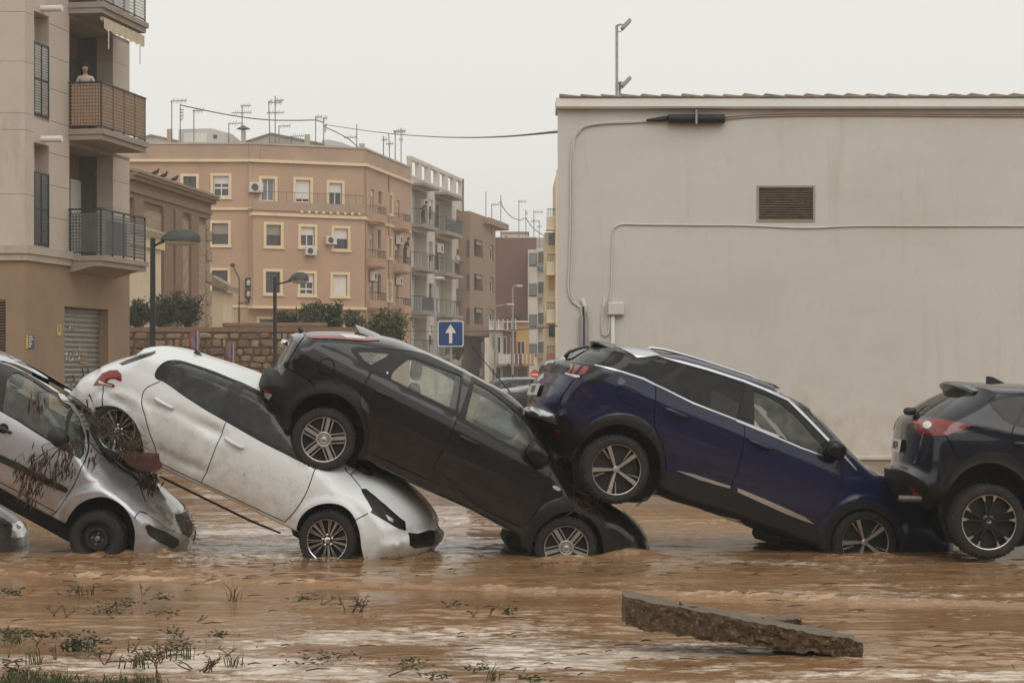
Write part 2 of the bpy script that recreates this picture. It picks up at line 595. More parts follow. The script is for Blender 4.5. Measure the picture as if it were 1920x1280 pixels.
def resample(pts, closed, step):
    out = []
    pts = [np.array(p, float) for p in pts]
    n = len(pts)
    for i in range(n if closed else n - 1):
        a, b = pts[i], pts[(i + 1) % n]
        k = max(1, int(np.linalg.norm((b - a)[:2]) / step))
        for j in range(k): out.append(a + (b - a) * j / k)
    if not closed: out.append(pts[-1])
    return out


def inpoly(x, y, poly):
    poly = np.asarray(poly)
    x = np.asarray(x); y = np.asarray(y)
    ins = np.zeros(x.shape, bool)
    a = poly; b = np.roll(poly, -1, 0)
    ok = a[:, 1] != b[:, 1]
    a = a[ok]; b = b[ok]
    sl = (b[:, 0] - a[:, 0]) / (b[:, 1] - a[:, 1])
    for i in range(0, len(x), 4000):
        X = x[i:i + 4000, None]; Y = y[i:i + 4000, None]
        c = ((a[None, :, 1] > Y) != (b[None, :, 1] > Y)) & (X < sl[None] * (Y - a[None, :, 1]) + a[None, :, 0])
        ins[i:i + 4000] = (c.sum(1) & 1).astype(bool)
    return ins


def segdist(x, y, A, B):
    """distance of every point to every segment (N, M) and the parameter on it"""
    d = B - A
    l2 = np.maximum((d * d).sum(1), 1e-12)
    t = ((x[:, None] - A[None, :, 0]) * d[None, :, 0] + (y[:, None] - A[None, :, 1]) * d[None, :, 1]) / l2[None]
    t = np.clip(t, 0, 1)
    qx = A[None, :, 0] + t * d[None, :, 0] - x[:, None]
    qy = A[None, :, 1] + t * d[None, :, 1] - y[:, None]
    return np.sqrt(qx * qx + qy * qy), t


class Car:
    def __init__(s, name, label, pitch, yaw, hub, depth, W, hubz=0.31, group=None, cat='car', roll=0):
        s.W = W
        s.Rm = np.array((Matrix.Rotation(R(yaw), 3, 'Z') @ Matrix.Rotation(R(pitch), 3, 'Y') @ Matrix.Rotation(R(roll), 3, 'X')))
        p = np.array(P(hub[0], hub[1], depth))
        s.T = p - s.Rm @ np.array((0.0, -(W - 0.03), hubz))
        s.O = np.array((0, 0, H))
        s.root = thing(name, Vector(s.T), label, cat, group)
        s.root.rotation_euler = Matrix(s.Rm.tolist()).to_euler()
        s.flares = []; s.creases = []; s.dents = []
        s.regions = []; s.seams = []; s.arches = []
        s.tum = 0.30; s.tuck = 0.12; s.belt = None; s.taper = 0.05
        s.g = (2.3, 2.0)

    def l(s, px, py, yl):
        d = np.array(((px - 960) / F, 1.0, (HOR - py) / F))
        a = s.Rm.T @ (s.O - s.T); b = s.Rm.T @ d
        t = (yl - a[1]) / b[1]
        q = a + t * b
        return q[0], q[2]

    def outline(s, segs):
        pts = []
        for (c, r, yl, lin, ps) in segs:
            loc = [s.l(x, y, yl * s.W) + (r,) for x, y in cp(c, ps)]
            loc = [np.array(q) for q in loc]
            pts.append((lin, loc))
        full = []
        for i, (lin, loc) in enumerate(pts):
            q = resample(loc, False, 0.03) if lin else catmull(loc, False, 0.03)
            full.extend(q)
        nxt = []
        for i, p in enumerate(full):       # drop doubles, fill the jumps between segments
            if nxt and np.linalg.norm((p - nxt[-1])[:2]) < 0.006: continue
            nxt.append(p)
        full = resample(nxt, True, 0.035)
        s.Op = np.array([p[:2] for p in full]); s.Or = np.array([p[2] for p in full])
        s.A = s.Op; s.B = np.roll(s.Op, -1, 0)
        s.x0, s.x1 = s.Op[:, 0].min(), s.Op[:, 0].max()
        s.z0, s.z1 = s.Op[:, 1].min(), s.Op[:, 1].max()

    def w(s, x, z):
        x = np.atleast_1d(np.asarray(x, float)); z = np.atleast_1d(np.asarray(z, float))
        d, t = segdist(x, z, s.A, s.B)
        r = s.Or[None] * (1 - t) + np.roll(s.Or, -1)[None] * t
        q = np.clip((d / r).min(1), 0, 1)
        q[~inpoly(x, z, s.Op)] = 0
        G = (1 - (1 - q) ** s.g[0]) ** (1 / s.g[1])
        xm = (s.x0 + s.x1) / 2; Lh = (s.x1 - s.x0) / 2
        y = s.W * (1 - s.taper * ((x - xm) / Lh) ** 2)
        (bx0, bz0), (bx1, bz1) = s.belt
        zb = bz0 + (x - bx0) / (bx1 - bx0) * (bz1 - bz0)
        u = z - zb
        sp = 0.05 * np.log1p(np.exp(np.clip(u / 0.05, -30, 30)))
        y = y - s.tum * sp
        v = (zb - 0.34) - z
        y = y - s.tuck * 0.08 * np.log1p(np.exp(np.clip(v / 0.08, -30, 30)))
        y = y - 0.26 * np.minimum((np.clip(u, -0.7, 0.0) + 0.36) ** 2, 0.12)
        for (cx, cz, r0, wd, h) in s.flares:
            q = np.hypot(x - cx, z - cz)
            y = y + h * (1 - sst(r0 + 0.3 * wd, r0 + wd, q))
        for (poly, amp, wd, side) in s.creases:
            pl = np.array(poly)
            dd, _ = segdist(x, z, pl[:-1], pl[1:])
            dd = dd.min(1)
            y = y + amp * np.exp(-(dd / wd) ** 2)
        for (dx, dz, rx, rz, amp) in s.dents:
            y = y + amp * np.exp(-((x - dx) / rx) ** 2 - ((z - dz) / rz) ** 2)
        return np.maximum(y, 0) * G

    def f(s, px, py):
        """pixel -> point (x, z) of the flank"""
        q = s.fm([(px, py)])[0]
        return (float(q[0]), float(q[1]))

    def fm(s, pts):
        d = np.array([((x - 960) / F, 1.0, (HOR - y) / F) for x, y in pts])
        a = s.Rm.T @ (s.O - s.T); b = d @ s.Rm
        yl = np.full(len(d), -s.W * 0.9)
        for k in range(26):
            t = (yl - a[1]) / b[:, 1]
            x = a[0] + t * b[:, 0]; z = a[2] + t * b[:, 2]
            h = 0.5 if k < 6 else 0.3
            yl = (1 - h) * yl - h * s.w(x, z)
        return np.stack((x, z), 1)

    def fl(s, c, pts):
        return [(float(q[0]), float(q[1])) for q in s.fm(cp(c, pts))]

    def setbelt(s, c, a, b):
        (p, q) = cp(c, [a, b])
        s.belt = (s.l(p[0], p[1], -s.W), s.l(q[0], q[1], -s.W))

    def region(s, name, m, c, pts, off=0.0, smooth=False, side='both', label=None, parent=None, hole=False, raw=None, rim=True):
        loc = raw if raw is not None else s.fl(c, pts)
        loc = catmull(loc, True, 0.02) if smooth else resample(loc, True, 0.05)
        s.regions.append(dict(name=name, m=m, poly=np.array(loc), off=off, side=side, label=label, parent=parent, hole=hole, rim=rim))
        return s

    def seam(s, c, pts, smooth=True, hw=0.0052, closed=False):
        loc = s.fl(c, pts)
        loc = catmull(loc, closed, 0.03) if smooth else resample(loc, closed, 0.05)
        if closed: loc = loc + [loc[0]]
        s.seams.append((np.array(loc), hw))

    def arch(s, c, pts, depth=0.34):
        loc = [s.l(x, y, -s.W) for x, y in cp(c, pts)]
        loc = catmull(loc, False, 0.03)
        s.arches.append((np.array(loc), depth))

    # -------------------------------------------------------------- mesh
    def make(s, paint, lining, step=0.036):
        verts, edges = [], []

        def addline(pl, closed):
            n = len(verts)
            verts.extend([(float(p[0]), float(p[1])) for p in pl])
            for i in range(len(pl) - 1): edges.append((n + i, n + i + 1))
            if closed: edges.append((n + len(pl) - 1, n))
        addline(s.Op, True)
        for rg in s.regions: addline(rg['poly'], True)
        for pl, _ in s.arches: addline(pl, True)
        for pl, hw in s.seams:
            t = np.gradient(pl, axis=0)
            t /= np.maximum(np.linalg.norm(t, axis=1, keepdims=True), 1e-9)
            nn = np.stack((-t[:, 1], t[:, 0]), 1)
            loop = np.concatenate((pl + nn * hw, (pl - nn * hw)[::-1]))
            addline(loop, True)
        E = np.array(edges); V = np.array(verts)
        A = V[E[:, 0]]; B = V[E[:, 1]]
        # inner points
        gx, gz = np.meshgrid(np.arange(s.x0, s.x1, step), np.arange(s.z0, s.z1, step))
        gx = gx + (np.arange(gx.shape[0]) % 2)[:, None] * step / 2
        pts = np.stack((gx.ravel(), gz.ravel()), 1)
        tg = np.roll(s.Op, -1, 0) - np.roll(s.Op, 1, 0)
        tg /= np.maximum(np.linalg.norm(tg, axis=1, keepdims=True), 1e-9)
        nn = np.stack((-tg[:, 1], tg[:, 0]), 1)
        if not inpoly(*(s.Op[5:6] + nn[5:6] * 0.01).T, s.Op)[0]: nn = -nn
        rings = []
        for d in (0.003, 0.009, 0.018, 0.03, 0.046, 0.066, 0.09):
            q = s.Op + nn * d
            dd, _ = segdist(q[:, 0], q[:, 1], s.A, s.B)
            q = q[(dd.min(1) > 0.8 * d)]
            rings.append(q)
        dd, _ = segdist(pts[:, 0], pts[:, 1], s.A, s.B)
        pts = pts[dd.min(1) > 0.1]
        pts = np.concatenate([pts] + rings)
        pts = pts[inpoly(pts[:, 0], pts[:, 1], s.Op)]
        keep = np.ones(len(pts), bool)
        noo = len(s.Op)                        # the outline's own edges do not thin the rings
        for i in range(noo, len(A), 200):
            dd, _ = segdist(pts[:, 0], pts[:, 1], A[i:i + 200], B[i:i + 200])
            keep &= dd.min(1) > 0.008
        pts = pts[keep]
        allv = [Vector(v) for v in verts] + [Vector((float(p[0]), float(p[1]))) for p in pts]
        ov, oe, of, _, _, _ = delaunay_2d_cdt(allv, edges, [], 0, 1e-4)
        V2 = np.array([(v.x, v.y) for v in ov]); T = np.array([f for f in of if len(f) == 3])
        c = V2[T].mean(1)
        # orientation: counter-clockwise in (x, z)
        ar = (V2[T[:, 1]] - V2[T[:, 0]]); br = (V2[T[:, 2]] - V2[T[:, 0]])
        cr = ar[:, 0] * br[:, 1] - ar[:, 1] * br[:, 0]
        T[cr < 0] = T[cr < 0][:, ::-1]
        T = T[np.abs(cr) > 1e-9]; c = V2[T].mean(1)
        ids = np.full(len(T), -1)
        ids[inpoly(c[:, 0], c[:, 1], s.Op)] = 0
        for k, rg in enumerate(s.regions):
            m = inpoly(c[:, 0], c[:, 1], rg['poly']) & (ids >= 0)
            ids[m] = k + 1
        for pl, hw in s.seams:
            for i in range(0, len(c), 4000):
                dd, _ = segdist(c[i:i + 4000, 0], c[i:i + 4000, 1], pl[:-1], pl[1:])
                q = dd.min(1) < hw
                idv = ids[i:i + 4000]
                ok = np.isin(idv, s.seam_ids(idv))
                idv[q & ok & (idv >= 0)] = -2
        for pl, _ in s.arches:
            ids[inpoly(c[:, 0], c[:, 1], pl)] = -1
        for k, rg in enumerate(s.regions):
            if rg['hole']: ids[ids == k + 1] = -1
        e = 0.004
        y = s.w(V2[:, 0], V2[:, 1])
        wx = (s.w(V2[:, 0] + e, V2[:, 1]) - s.w(V2[:, 0] - e, V2[:, 1])) / (2 * e)
        wz = (s.w(V2[:, 0], V2[:, 1] + e) - s.w(V2[:, 0], V2[:, 1] - e)) / (2 * e)
        nr = np.stack((-wx, -np.ones_like(wx), -wz), 1)
        nr /= np.linalg.norm(nr, axis=1, keepdims=True)
        s.V2, s.Tt, s.ids, s.y, s.nr = V2, T, ids, y, nr
        s.objs = {}
        s.emit('body', ids == 0, paint, 0.0, ('near', 'far'), s.root, join=True)
        d, _ = segdist(c[:, 0], c[:, 1], s.A, s.B)
        win = np.zeros(len(T), bool)
        for k, rg in enumerate(s.regions):
            if rg['name'] in ('window', 'windscreen', 'rear_window'): win |= (ids == k + 1)
        s.emit('inner_lining', ((ids >= 0) | (ids == -2)) & ~win & (d.min(1) > 0.035), lining, -0.03, ('near', 'far'), s.root, join=True, flipn=False)
        for k, rg in enumerate(s.regions):
            if rg['hole']: continue
            sel = ids == k + 1
            if not sel.any(): continue
            par = s.root
            if rg['name'] in ('windscreen', 'rear_window', 'roof_panel', 'bumper', 'grille', 'tailgate'):
                o = s.emit(rg['name'], sel, rg['m'], rg['off'], ('near', 'far'), par, join=True)
                if rg['label']: o[0]['label'] = rg['label']
            else:
                sides = ('near', 'far') if rg['side'] == 'both' else ('near',)
                for o in s.emit(rg['name'], sel, rg['m'], rg['off'], sides, par):
                    if rg['label']: o['label'] = rg['label']
                    s.objs.setdefault(rg['name'], []).append(o)
        # wheel wells and floor
        for pl, depth in s.arches:
            mb = MB()
            wy = s.w(pl[:, 0], pl[:, 1])
            wy = np.maximum(wy, s.W * 0.8) - 0.006
            n = len(pl)
            for sg in (-1, 1):
                o_ = [(p[0], sg * wy[i], p[1]) for i, p in enumerate(pl)]
                i_ = [(p[0], sg * (s.W - depth), p[1]) for p in pl]
                mb = MB().add(o_ + i_, [(i, i + 1, n + i + 1, n + i) for i in range(n - 1)] + [tuple(range(n, 2 * n))])
                mb.build('wheel_well', M['under'], s.root, world=False)
        mb = MB()
        zb = s.bottom
        n = len(zb)
        for sg in (-1, 1): pass
        yy = s.W - 0.34
        a = [(p[0], -yy, p[1] + 0.03) for p in zb]; b = [(p[0], yy, p[1] + 0.03) for p in zb]
        mb.add(a + b, [(i, i + 1, n + i + 1, n + i) for i in range(n - 1)])
        mb.build('floor_pan', M['under'], s.root, world=False)
        return s

    def seam_ids(s, idv):
        # seams cut painted panels, not glass or lamps
        ok = [0]
        for k, rg in enumerate(s.regions):
            if rg['name'] in ('door', 'bumper', 'tailgate', 'cladding', 'bonnet', 'fuel_flap'): ok.append(k + 1)
        return ok

    def emit(s, name, sel, m, off, sides, parent, join=False, flipn=False):
        T = s.Tt[sel]
        used, inv = np.unique(T, return_inverse=True)
        T = inv.reshape(-1, 3)
        V2 = s.V2[used]; nr = s.nr[used]
        y = np.maximum(s.y[used], 0)
        outs = []
        packs = []
        for sd in sides:
            sg = -1.0 if sd == 'near' else 1.0
            pos = np.stack((V2[:, 0], sg * y, V2[:, 1]), 1)
            n3 = nr.copy()
            n3[:, 1] *= -sg
            pos = pos + n3 * off
            if off < 0: pos[:, 1] = np.maximum(pos[:, 1] * sg, 0.0) * sg
            # a triangle (x,z) ccw seen from -y faces -y
            t = T if sd == 'near' else T[:, ::-1]
            packs.append((pos, n3, t))
        if join:
            pos = np.concatenate([p for p, _, _ in packs]); n3 = np.concatenate([p for _, p, _ in packs])
            t = np.concatenate([p[2] + i * len(V2) for i, p in enumerate(packs)])
            packs = [(pos, n3, t)]
        for pos, n3, t in packs:
            me = bpy.data.meshes.new(name)
            me.from_pydata(pos.tolist(), [], t.tolist())
            me.polygons.foreach_set('use_smooth', [True] * len(me.polygons))
            me.update()
            if len(me.vertices) == len(n3): me.normals_split_custom_set_from_vertices(n3.tolist())
            me.materials.append(m)
            o = bpy.data.objects.new(name, me)
            COL.objects.link(o)
            o.parent = parent
            outs.append(o)
        return outs

    # --------------------------------------------------------------- attached pieces
    def pt(s, px, py, out=0.0):
        x, z = s.f(px, py)
        return Vector((x, -(float(s.w(x, z)[0]) + out), z))

    def spoiler(s, sp, hw, m, drop=0.07, pull=0.25):
        """profile sp (x, z) swept across the car, lower and shorter towards its ends"""
        xm = max(p[0] for p in sp)
        mb = MB(); n = len(sp); ks = 13
        for i in range(ks):
            t = -1 + 2 * i / (ks - 1)
            mb.v.extend([(xm + (p[0] - xm) * (1 - pull * t * t), t * hw, p[1] - drop * t * t) for p in sp])
        for i in range(ks - 1):
            for k in range(n):
                k2 = (k + 1) % n
                mb.f.append((i * n + k, i * n + k2, (i + 1) * n + k2, (i + 1) * n + k))
        mb.f.append(tuple(range(n))); mb.f.append(tuple(range((ks - 1) * n, ks * n)))
        o = mb.build('spoiler', m, s.root, world=False)
        smooth_by_angle(o, 40)

    def both(s, name, mb, m, smooth=True, parent=None, bevel=0, far=True):
        o = mb.build(name, m, parent or s.root, smooth=smooth, world=False, bevel=bevel)
        if far:
            mb2 = MB()
            mb2.v = [(p[0], -p[1], p[2]) for p in mb.v]
            mb2.f = mb.f
            mb2.build(name, m, parent or s.root, smooth=smooth, world=False, bevel=bevel)
        return o

    def handle(s, c, a, b, m, r=0.016, out=0.03):
        (p, q) = cp(c, [a, b])
        A_ = s.pt(*p, out=0.004); B_ = s.pt(*q, out=0.004)
        mb = MB()
        k = []
        for t in (0.0, 0.12, 0.3, 0.5, 0.7, 0.88, 1.0):
            v = A_.lerp(B_, t)
            v.y -= out * (math.sin(PI * min(1, max(0, t))) ** 0.4 if 0 < t < 1 else 0)
            k.append(v)
        mb.tube(k, [r * 0.7, r, r * 1.05, r * 1.05, r * 1.05, r, r * 0.7], 8)
        hs = s.objs.get('door', [])
        s.both('door_handle', mb, m)

    def mirror(s, px, py, rx, rz, m, ry=0.10, tilt=0):
        p = s.pt(px, py, out=0.0)
        rot = Matrix.Rotation(R(tilt), 3, 'Y')
        mb = MB().ell((p.x, p.y - ry * 0.9, p.z), (rx, ry, rz), 16, 10, 0.7, rot)
        mb.tube([(p.x, p.y + 0.02, p.z - rz * 0.6), (p.x, p.y - ry * 0.5, p.z - rz * 0.5)], 0.035, 8)
        s.both('side_mirror', mb, m)

    def seat(s, x, z, y, m, lean=18, hgt=0.62):
        rot = Matrix.Rotation(R(-lean), 3, 'Y')
        mb = MB().ell((x, y, z), (0.27, 0.25, 0.09), 14, 8, 0.5)
        c = Vector((x - 0.22, y, z)) + rot @ Vector((0, 0, hgt * 0.5))
        mb.ell(c, (0.07, 0.25, hgt * 0.52), 14, 10, 0.55, rot)
        o = mb.build('seat', m, s.root, smooth=True, world=False)
        c = Vector((x - 0.22, y, z)) + rot @ Vector((0, 0, hgt + 0.14))
        MB().ell(c, (0.055, 0.14, 0.10), 12, 8, 0.6, rot).build('headrest', m, o, smooth=True, world=False)

    def cabin(s, x, z, m, rear=0.85, rearz=0.02):
        """front seats at x, seat height z; rear bench; dashboard; steering wheel"""
        z -= 0.42
        for y in (-0.36, 0.36): s.seat(x, z, y, m)
        for y in (-0.34, 0.34): s.seat(x - rear, z + rearz, y, m, hgt=0.46)
        MB().ell((x + 0.66, 0, z + 0.26), (0.26, s.W * 0.74, 0.14), 18, 8, 0.5).build('dashboard', m, s.root, smooth=True, world=False)
        ring = [(x + 0.34 + 0.09 * math.cos(t), 0.37 + 0.18 * math.sin(t), z + 0.34 + 0.15 * math.cos(t)) for t in np.linspace(0, 2 * PI, 20)]
        MB().tube(ring, 0.014, 6).build('steering_wheel', M['plastic'], s.root, smooth=True, world=False)

    def wheel(s, hub, R_, rr, style, spin=0.0, steer=0.0, width=0.21, inset=0.0):
        yl = -(s.W - 0.015 - inset)
        x, z = s.l(hub[0], hub[1], yl)
        base = None
        for sg in (-1, 1):
            loc = Vector((x, sg * (s.W - 0.015 - inset), z))
            if base is None:
                base = make_wheel(R_, rr, style, width)
                o = base
                o.parent = s.root
            else:
                o = copy_tree(base, s.root)
            o.location = loc
            o.rotation_euler = (0, R(spin), (R(steer) if sg < 0 else PI + R(steer)))
        return base


def make_wheel(R_, rr, style, width):
    """outer face towards -y at y = 0, axis along y"""
    w2 = width
    # dark barrel with brake disc: the part itself
    mb = MB()
    mb.lathe([(0.0, 0.075), (rr * 0.80, 0.075), (rr * 0.80, 0.065), (rr * 0.9, 0.065), (rr * 0.97, 0.02), (rr * 0.985, w2), (0.0, w2)], ax='y', n=40)
    wheel = mb.build('wheel', M['rimdark'], None, smooth=False, world=False)
    smooth_by_angle(wheel, 30)
    prof = [(rr * 0.985, 0.012), (rr * 1.0, 0.0), (rr * 1.035, -0.006), (rr + (R_ - rr) * 0.35, -0.012), (rr + (R_ - rr) * 0.7, -0.006),
            (R_ - 0.022, 0.006), (R_ - 0.008, 0.022), (R_ - 0.001, 0.045)]
    back = [(r, w2 - h) for r, h in prof[::-1]]
    grooves = []
    for k in range(4):
        yk = 0.055 + (w2 - 0.11) * (k + 0.5) / 4
        grooves += [(R_, yk - 0.009), (R_ - 0.008, yk - 0.006), (R_ - 0.008, yk + 0.006), (R_, yk + 0.009)]
    t = MB().lathe(prof + grooves + back, ax='y', n=64)
    n = 44
    for k in range(n):        # shoulder blocks
        a = 2 * PI * k / n
        for yy in (0.004, w2 - 0.03):
            pts = []
            for (r, y) in ((R_ - 0.030, yy - 0.002), (R_ - 0.030, yy + 0.026), (R_ + 0.003, yy + 0.026), (R_ - 0.008, yy + 0.004)):
                pts.append((r, y))
            for q, sgn in ((pts, 1),):
                a0, a1 = a, a + PI / n * 1.1
                vs_ = [(r * math.cos(a0), y, r * math.sin(a0)) for r, y in q] + [(r * math.cos(a1), y, r * math.sin(a1)) for r, y in q]
                t.hexa(vs_)
    ty = t.build('tyre', M['tyre'], wheel, world=False)
    smooth_by_angle(ty, 40)

    def spoke(mb, ang, r0, r1, wa, wb, off0=0.0, off1=None, y0=0.004, y1=0.035, dish=0.012):
        """bar from r0 to r1 along angle ang, half width wa -> wb, side shift off0 -> off1"""
        if off1 is None: off1 = off0
        c, q = math.cos(ang), math.sin(ang)
        p = []
        for (y_in) in (0, 1):
            for (r, o_, yy) in ((r0, off0 - wa, y0 + dish), (r1, off1 - wb, y0), (r1, off1 + wb, y0), (r0, off0 + wa, y0 + dish)):
                k = 0.8 if y_in == 0 else 1.0
                mid = off0 if r == r0 else off1
                o2 = mid + (o_ - mid) * k
                y = yy if y_in == 0 else yy + (y1 - y0)
                p.append((r * c - o2 * q, y, r * q + o2 * c))
        mb.hexa(p)
    rim = MB()
    lip = [(rr * 0.94, 0.03), (rr * 0.945, 0.008), (rr * 0.965, 0.0), (rr * 1.0, -0.004), (rr * 1.01, 0.004), (rr * 0.99, 0.02)]
    cap = MB()
    if style == 'mpv':
        rim.lathe(lip, ax='y', n=56)
        for k in range(5):
            a = 2 * PI * k / 5 + PI
            spoke(rim, a, 0.05, rr * 0.955, 0.020, 0.024, dish=0.004)
            for sg in (-1, 1):
                spoke(rim, a, 0.06, rr * 0.95, 0.0065, 0.0075, sg * 0.042, sg * 0.047, dish=0.004)
        rim.lathe([(0.078, 0.03), (0.078, 0.006), (0.07, 0.0), (0.05, 0.004)], ax='y', n=30)
        cap.lathe([(0.052, 0.012), (0.05, -0.002), (0.042, -0.012), (0.03, -0.010), (0.02, -0.016), (0.0, -0.017)], ax='y', n=24)
        rm, cm = M['alloy'], M['alloy']
    elif style == 'hatch':
        rim.lathe(lip, ax='y', n=56)
        for k in range(5):
            a = 2 * PI * k / 5 + 0.3
            spoke(rim, a, 0.05, rr * 0.95, 0.011, 0.016, dish=0.018)
            for sg in (-1, 1):
                spoke(rim, a + sg * 0.36, 0.05, rr * 0.95, 0.005, 0.0055, 0, sg * 0.012, dish=0.018)
                spoke(rim, a + sg * 0.36, 0.05, rr * 0.95, 0.005, 0.0055, 0, -sg * 0.014, dish=0.018)
        for k in range(5):
            a = 2 * PI * (k + 0.5) / 5 + 0.3
            cap.lathe([(0.013, 0.03), (0.013, 0.012), (0.008, 0.008), (0, 0.008)], o=(0.052 * math.cos(a), 0, 0.052 * math.sin(a)), ax='y', n=10)
        cap.lathe([(0.034, 0.03), (0.032, 0.012), (0.02, 0.006), (0, 0.005)], ax='y', n=20)
        rm, cm = M['alloybright'], M['chrome']
    elif style == 'suv':
        rim.lathe([(rr * 0.985, 0.012), (rr * 0.985, 0.0), (rr * 1.005, -0.003), (rr * 1.01, 0.006)], ax='y', n=56)
        for k in range(5):
            a = 2 * PI * k / 5
            spoke(rim, a, 0.02, rr * 0.97, 0.014, 0.027, dish=0.02)
            spoke(rim, a + 0.26, rr * 0.50, rr * 0.97, 0.003, 0.008, 0.0, 0.004, dish=0.006)
        cap.lathe([(0.036, 0.03), (0.034, 0.010), (0.026, 0.004), (0, 0.003)], ax='y', n=20)
        rm, cm = M['alloymach'], M['alloy']
    elif style == 'big':
        rim.lathe([(rr * 0.975, 0.012), (rr * 0.975, 0.0), (rr * 1.005, -0.003), (rr * 1.01, 0.006)], ax='y', n=56)
        drk = MB()
        for k in range(5):
            a0 = 2 * PI * k / 5 + PI / 2
            for sg in (-1, 1):
                a = a0 + sg * 0.20
                spoke(drk, a0 + sg * 0.10, 0.03, rr * 0.62, 0.013, 0.011, 0, sg * 0.018, dish=0.02, y0=0.010)
                spoke(drk, a, rr * 0.55, rr * 0.96, 0.010, 0.020, 0, sg * 0.008, dish=0.006, y0=0.008)
                spoke(rim, a, rr * 0.76, rr * 0.97, 0.004, 0.021, 0, sg * 0.008, dish=0.001, y0=0.000, y1=0.01)
        drk.lathe([(0.075, 0.05), (0.072, 0.03), (0.05, 0.022), (0, 0.02)], ax='y', n=24)
        drk.build('spoke_frame', M['rimgloss'], wheel, world=False)
        cap.lathe([(0.032, 0.02), (0.03, 0.008), (0.0, 0.006)], ax='y', n=20)
        lo = [(0.022 * math.cos(t), 0.003, 0.022 * math.sin(t)) for t in np.linspace(0, 2 * PI, 18)]
        em = MB().tube(lo, 0.0022, 5)
        em.tube([(-0.02, 0.003, 0.004), (-0.008, 0.003, 0.0), (0.0, 0.003, -0.008), (0.008, 0.003, 0.0), (0.02, 0.003, 0.004)], 0.0024, 5)
        em.build('emblem', M['chrome'], wheel, world=False)
        for k in range(5):
            a = 2 * PI * k / 5 + 0.3
            drk2 = None
            cap.lathe([(0.010, 0.03), (0.010, 0.012), (0, 0.010)], o=(0.055 * math.cos(a), 0, 0.055 * math.sin(a)), ax='y', n=8)
        rm, cm = M['alloymach'], M['rimdark']
    else:   # pressed steel
        rim.lathe([(rr * 0.985, 0.02), (rr, -0.002), (rr * 0.96, 0.0), (rr * 0.92, 0.02), (rr * 0.86, 0.05), (rr * 0.74, 0.045), (rr * 0.66, 0.02), (rr * 0.5, 0.02), (rr * 0.42, 0.05), (rr * 0.3, 0.055), (0.0, 0.055)], ax='y', n=48)
        for k in range(8):
            a = 2 * PI * k / 8
            rim.lathe([(0.014, 0.02), (0.012, 0.012), (0, 0.012)], o=(rr * 0.60 * math.cos(a), 0, rr * 0.60 * math.sin(a)), ax='y', n=8)
        cap.lathe([(0.03, 0.055), (0.028, 0.035), (0.018, 0.028), (0, 0.028)], ax='y', n=16)
        for k in range(4):
            a = 2 * PI * k / 4 + 0.4
            cap.lathe([(0.011, 0.055), (0.011, 0.04), (0, 0.038)], o=(0.055 * math.cos(a), 0, 0.055 * math.sin(a)), ax='y', n=8)
        rm, cm = M['steelblack'], M['steel']
    r_ = rim.build('rim', rm, wheel, world=False)
    smooth_by_angle(r_, 32)
    c_ = cap.build('hub_cap', cm, wheel, world=False)
    smooth_by_angle(c_, 32)
    return wheel


def text_mesh(txt, size, m, name, parent):
    cu = bpy.data.curves.new(name, 'FONT')
    cu.body = txt
    cu.size = size
    cu.align_x = 'CENTER'
    cu.align_y = 'CENTER'
    cu.extrude = 0.001
    cu.resolution_u = 2
    t = bpy.data.objects.new(name, cu)
    COL.objects.link(t)
    dg = bpy.context.evaluated_depsgraph_get()
    me = bpy.data.meshes.new_from_object(t.evaluated_get(dg))
    bpy.data.objects.remove(t)
    me.materials.clear()
    me.materials.append(m)
    o = bpy.data.objects.new(name, me)
    COL.objects.link(o)
    o.parent = parent
    return o


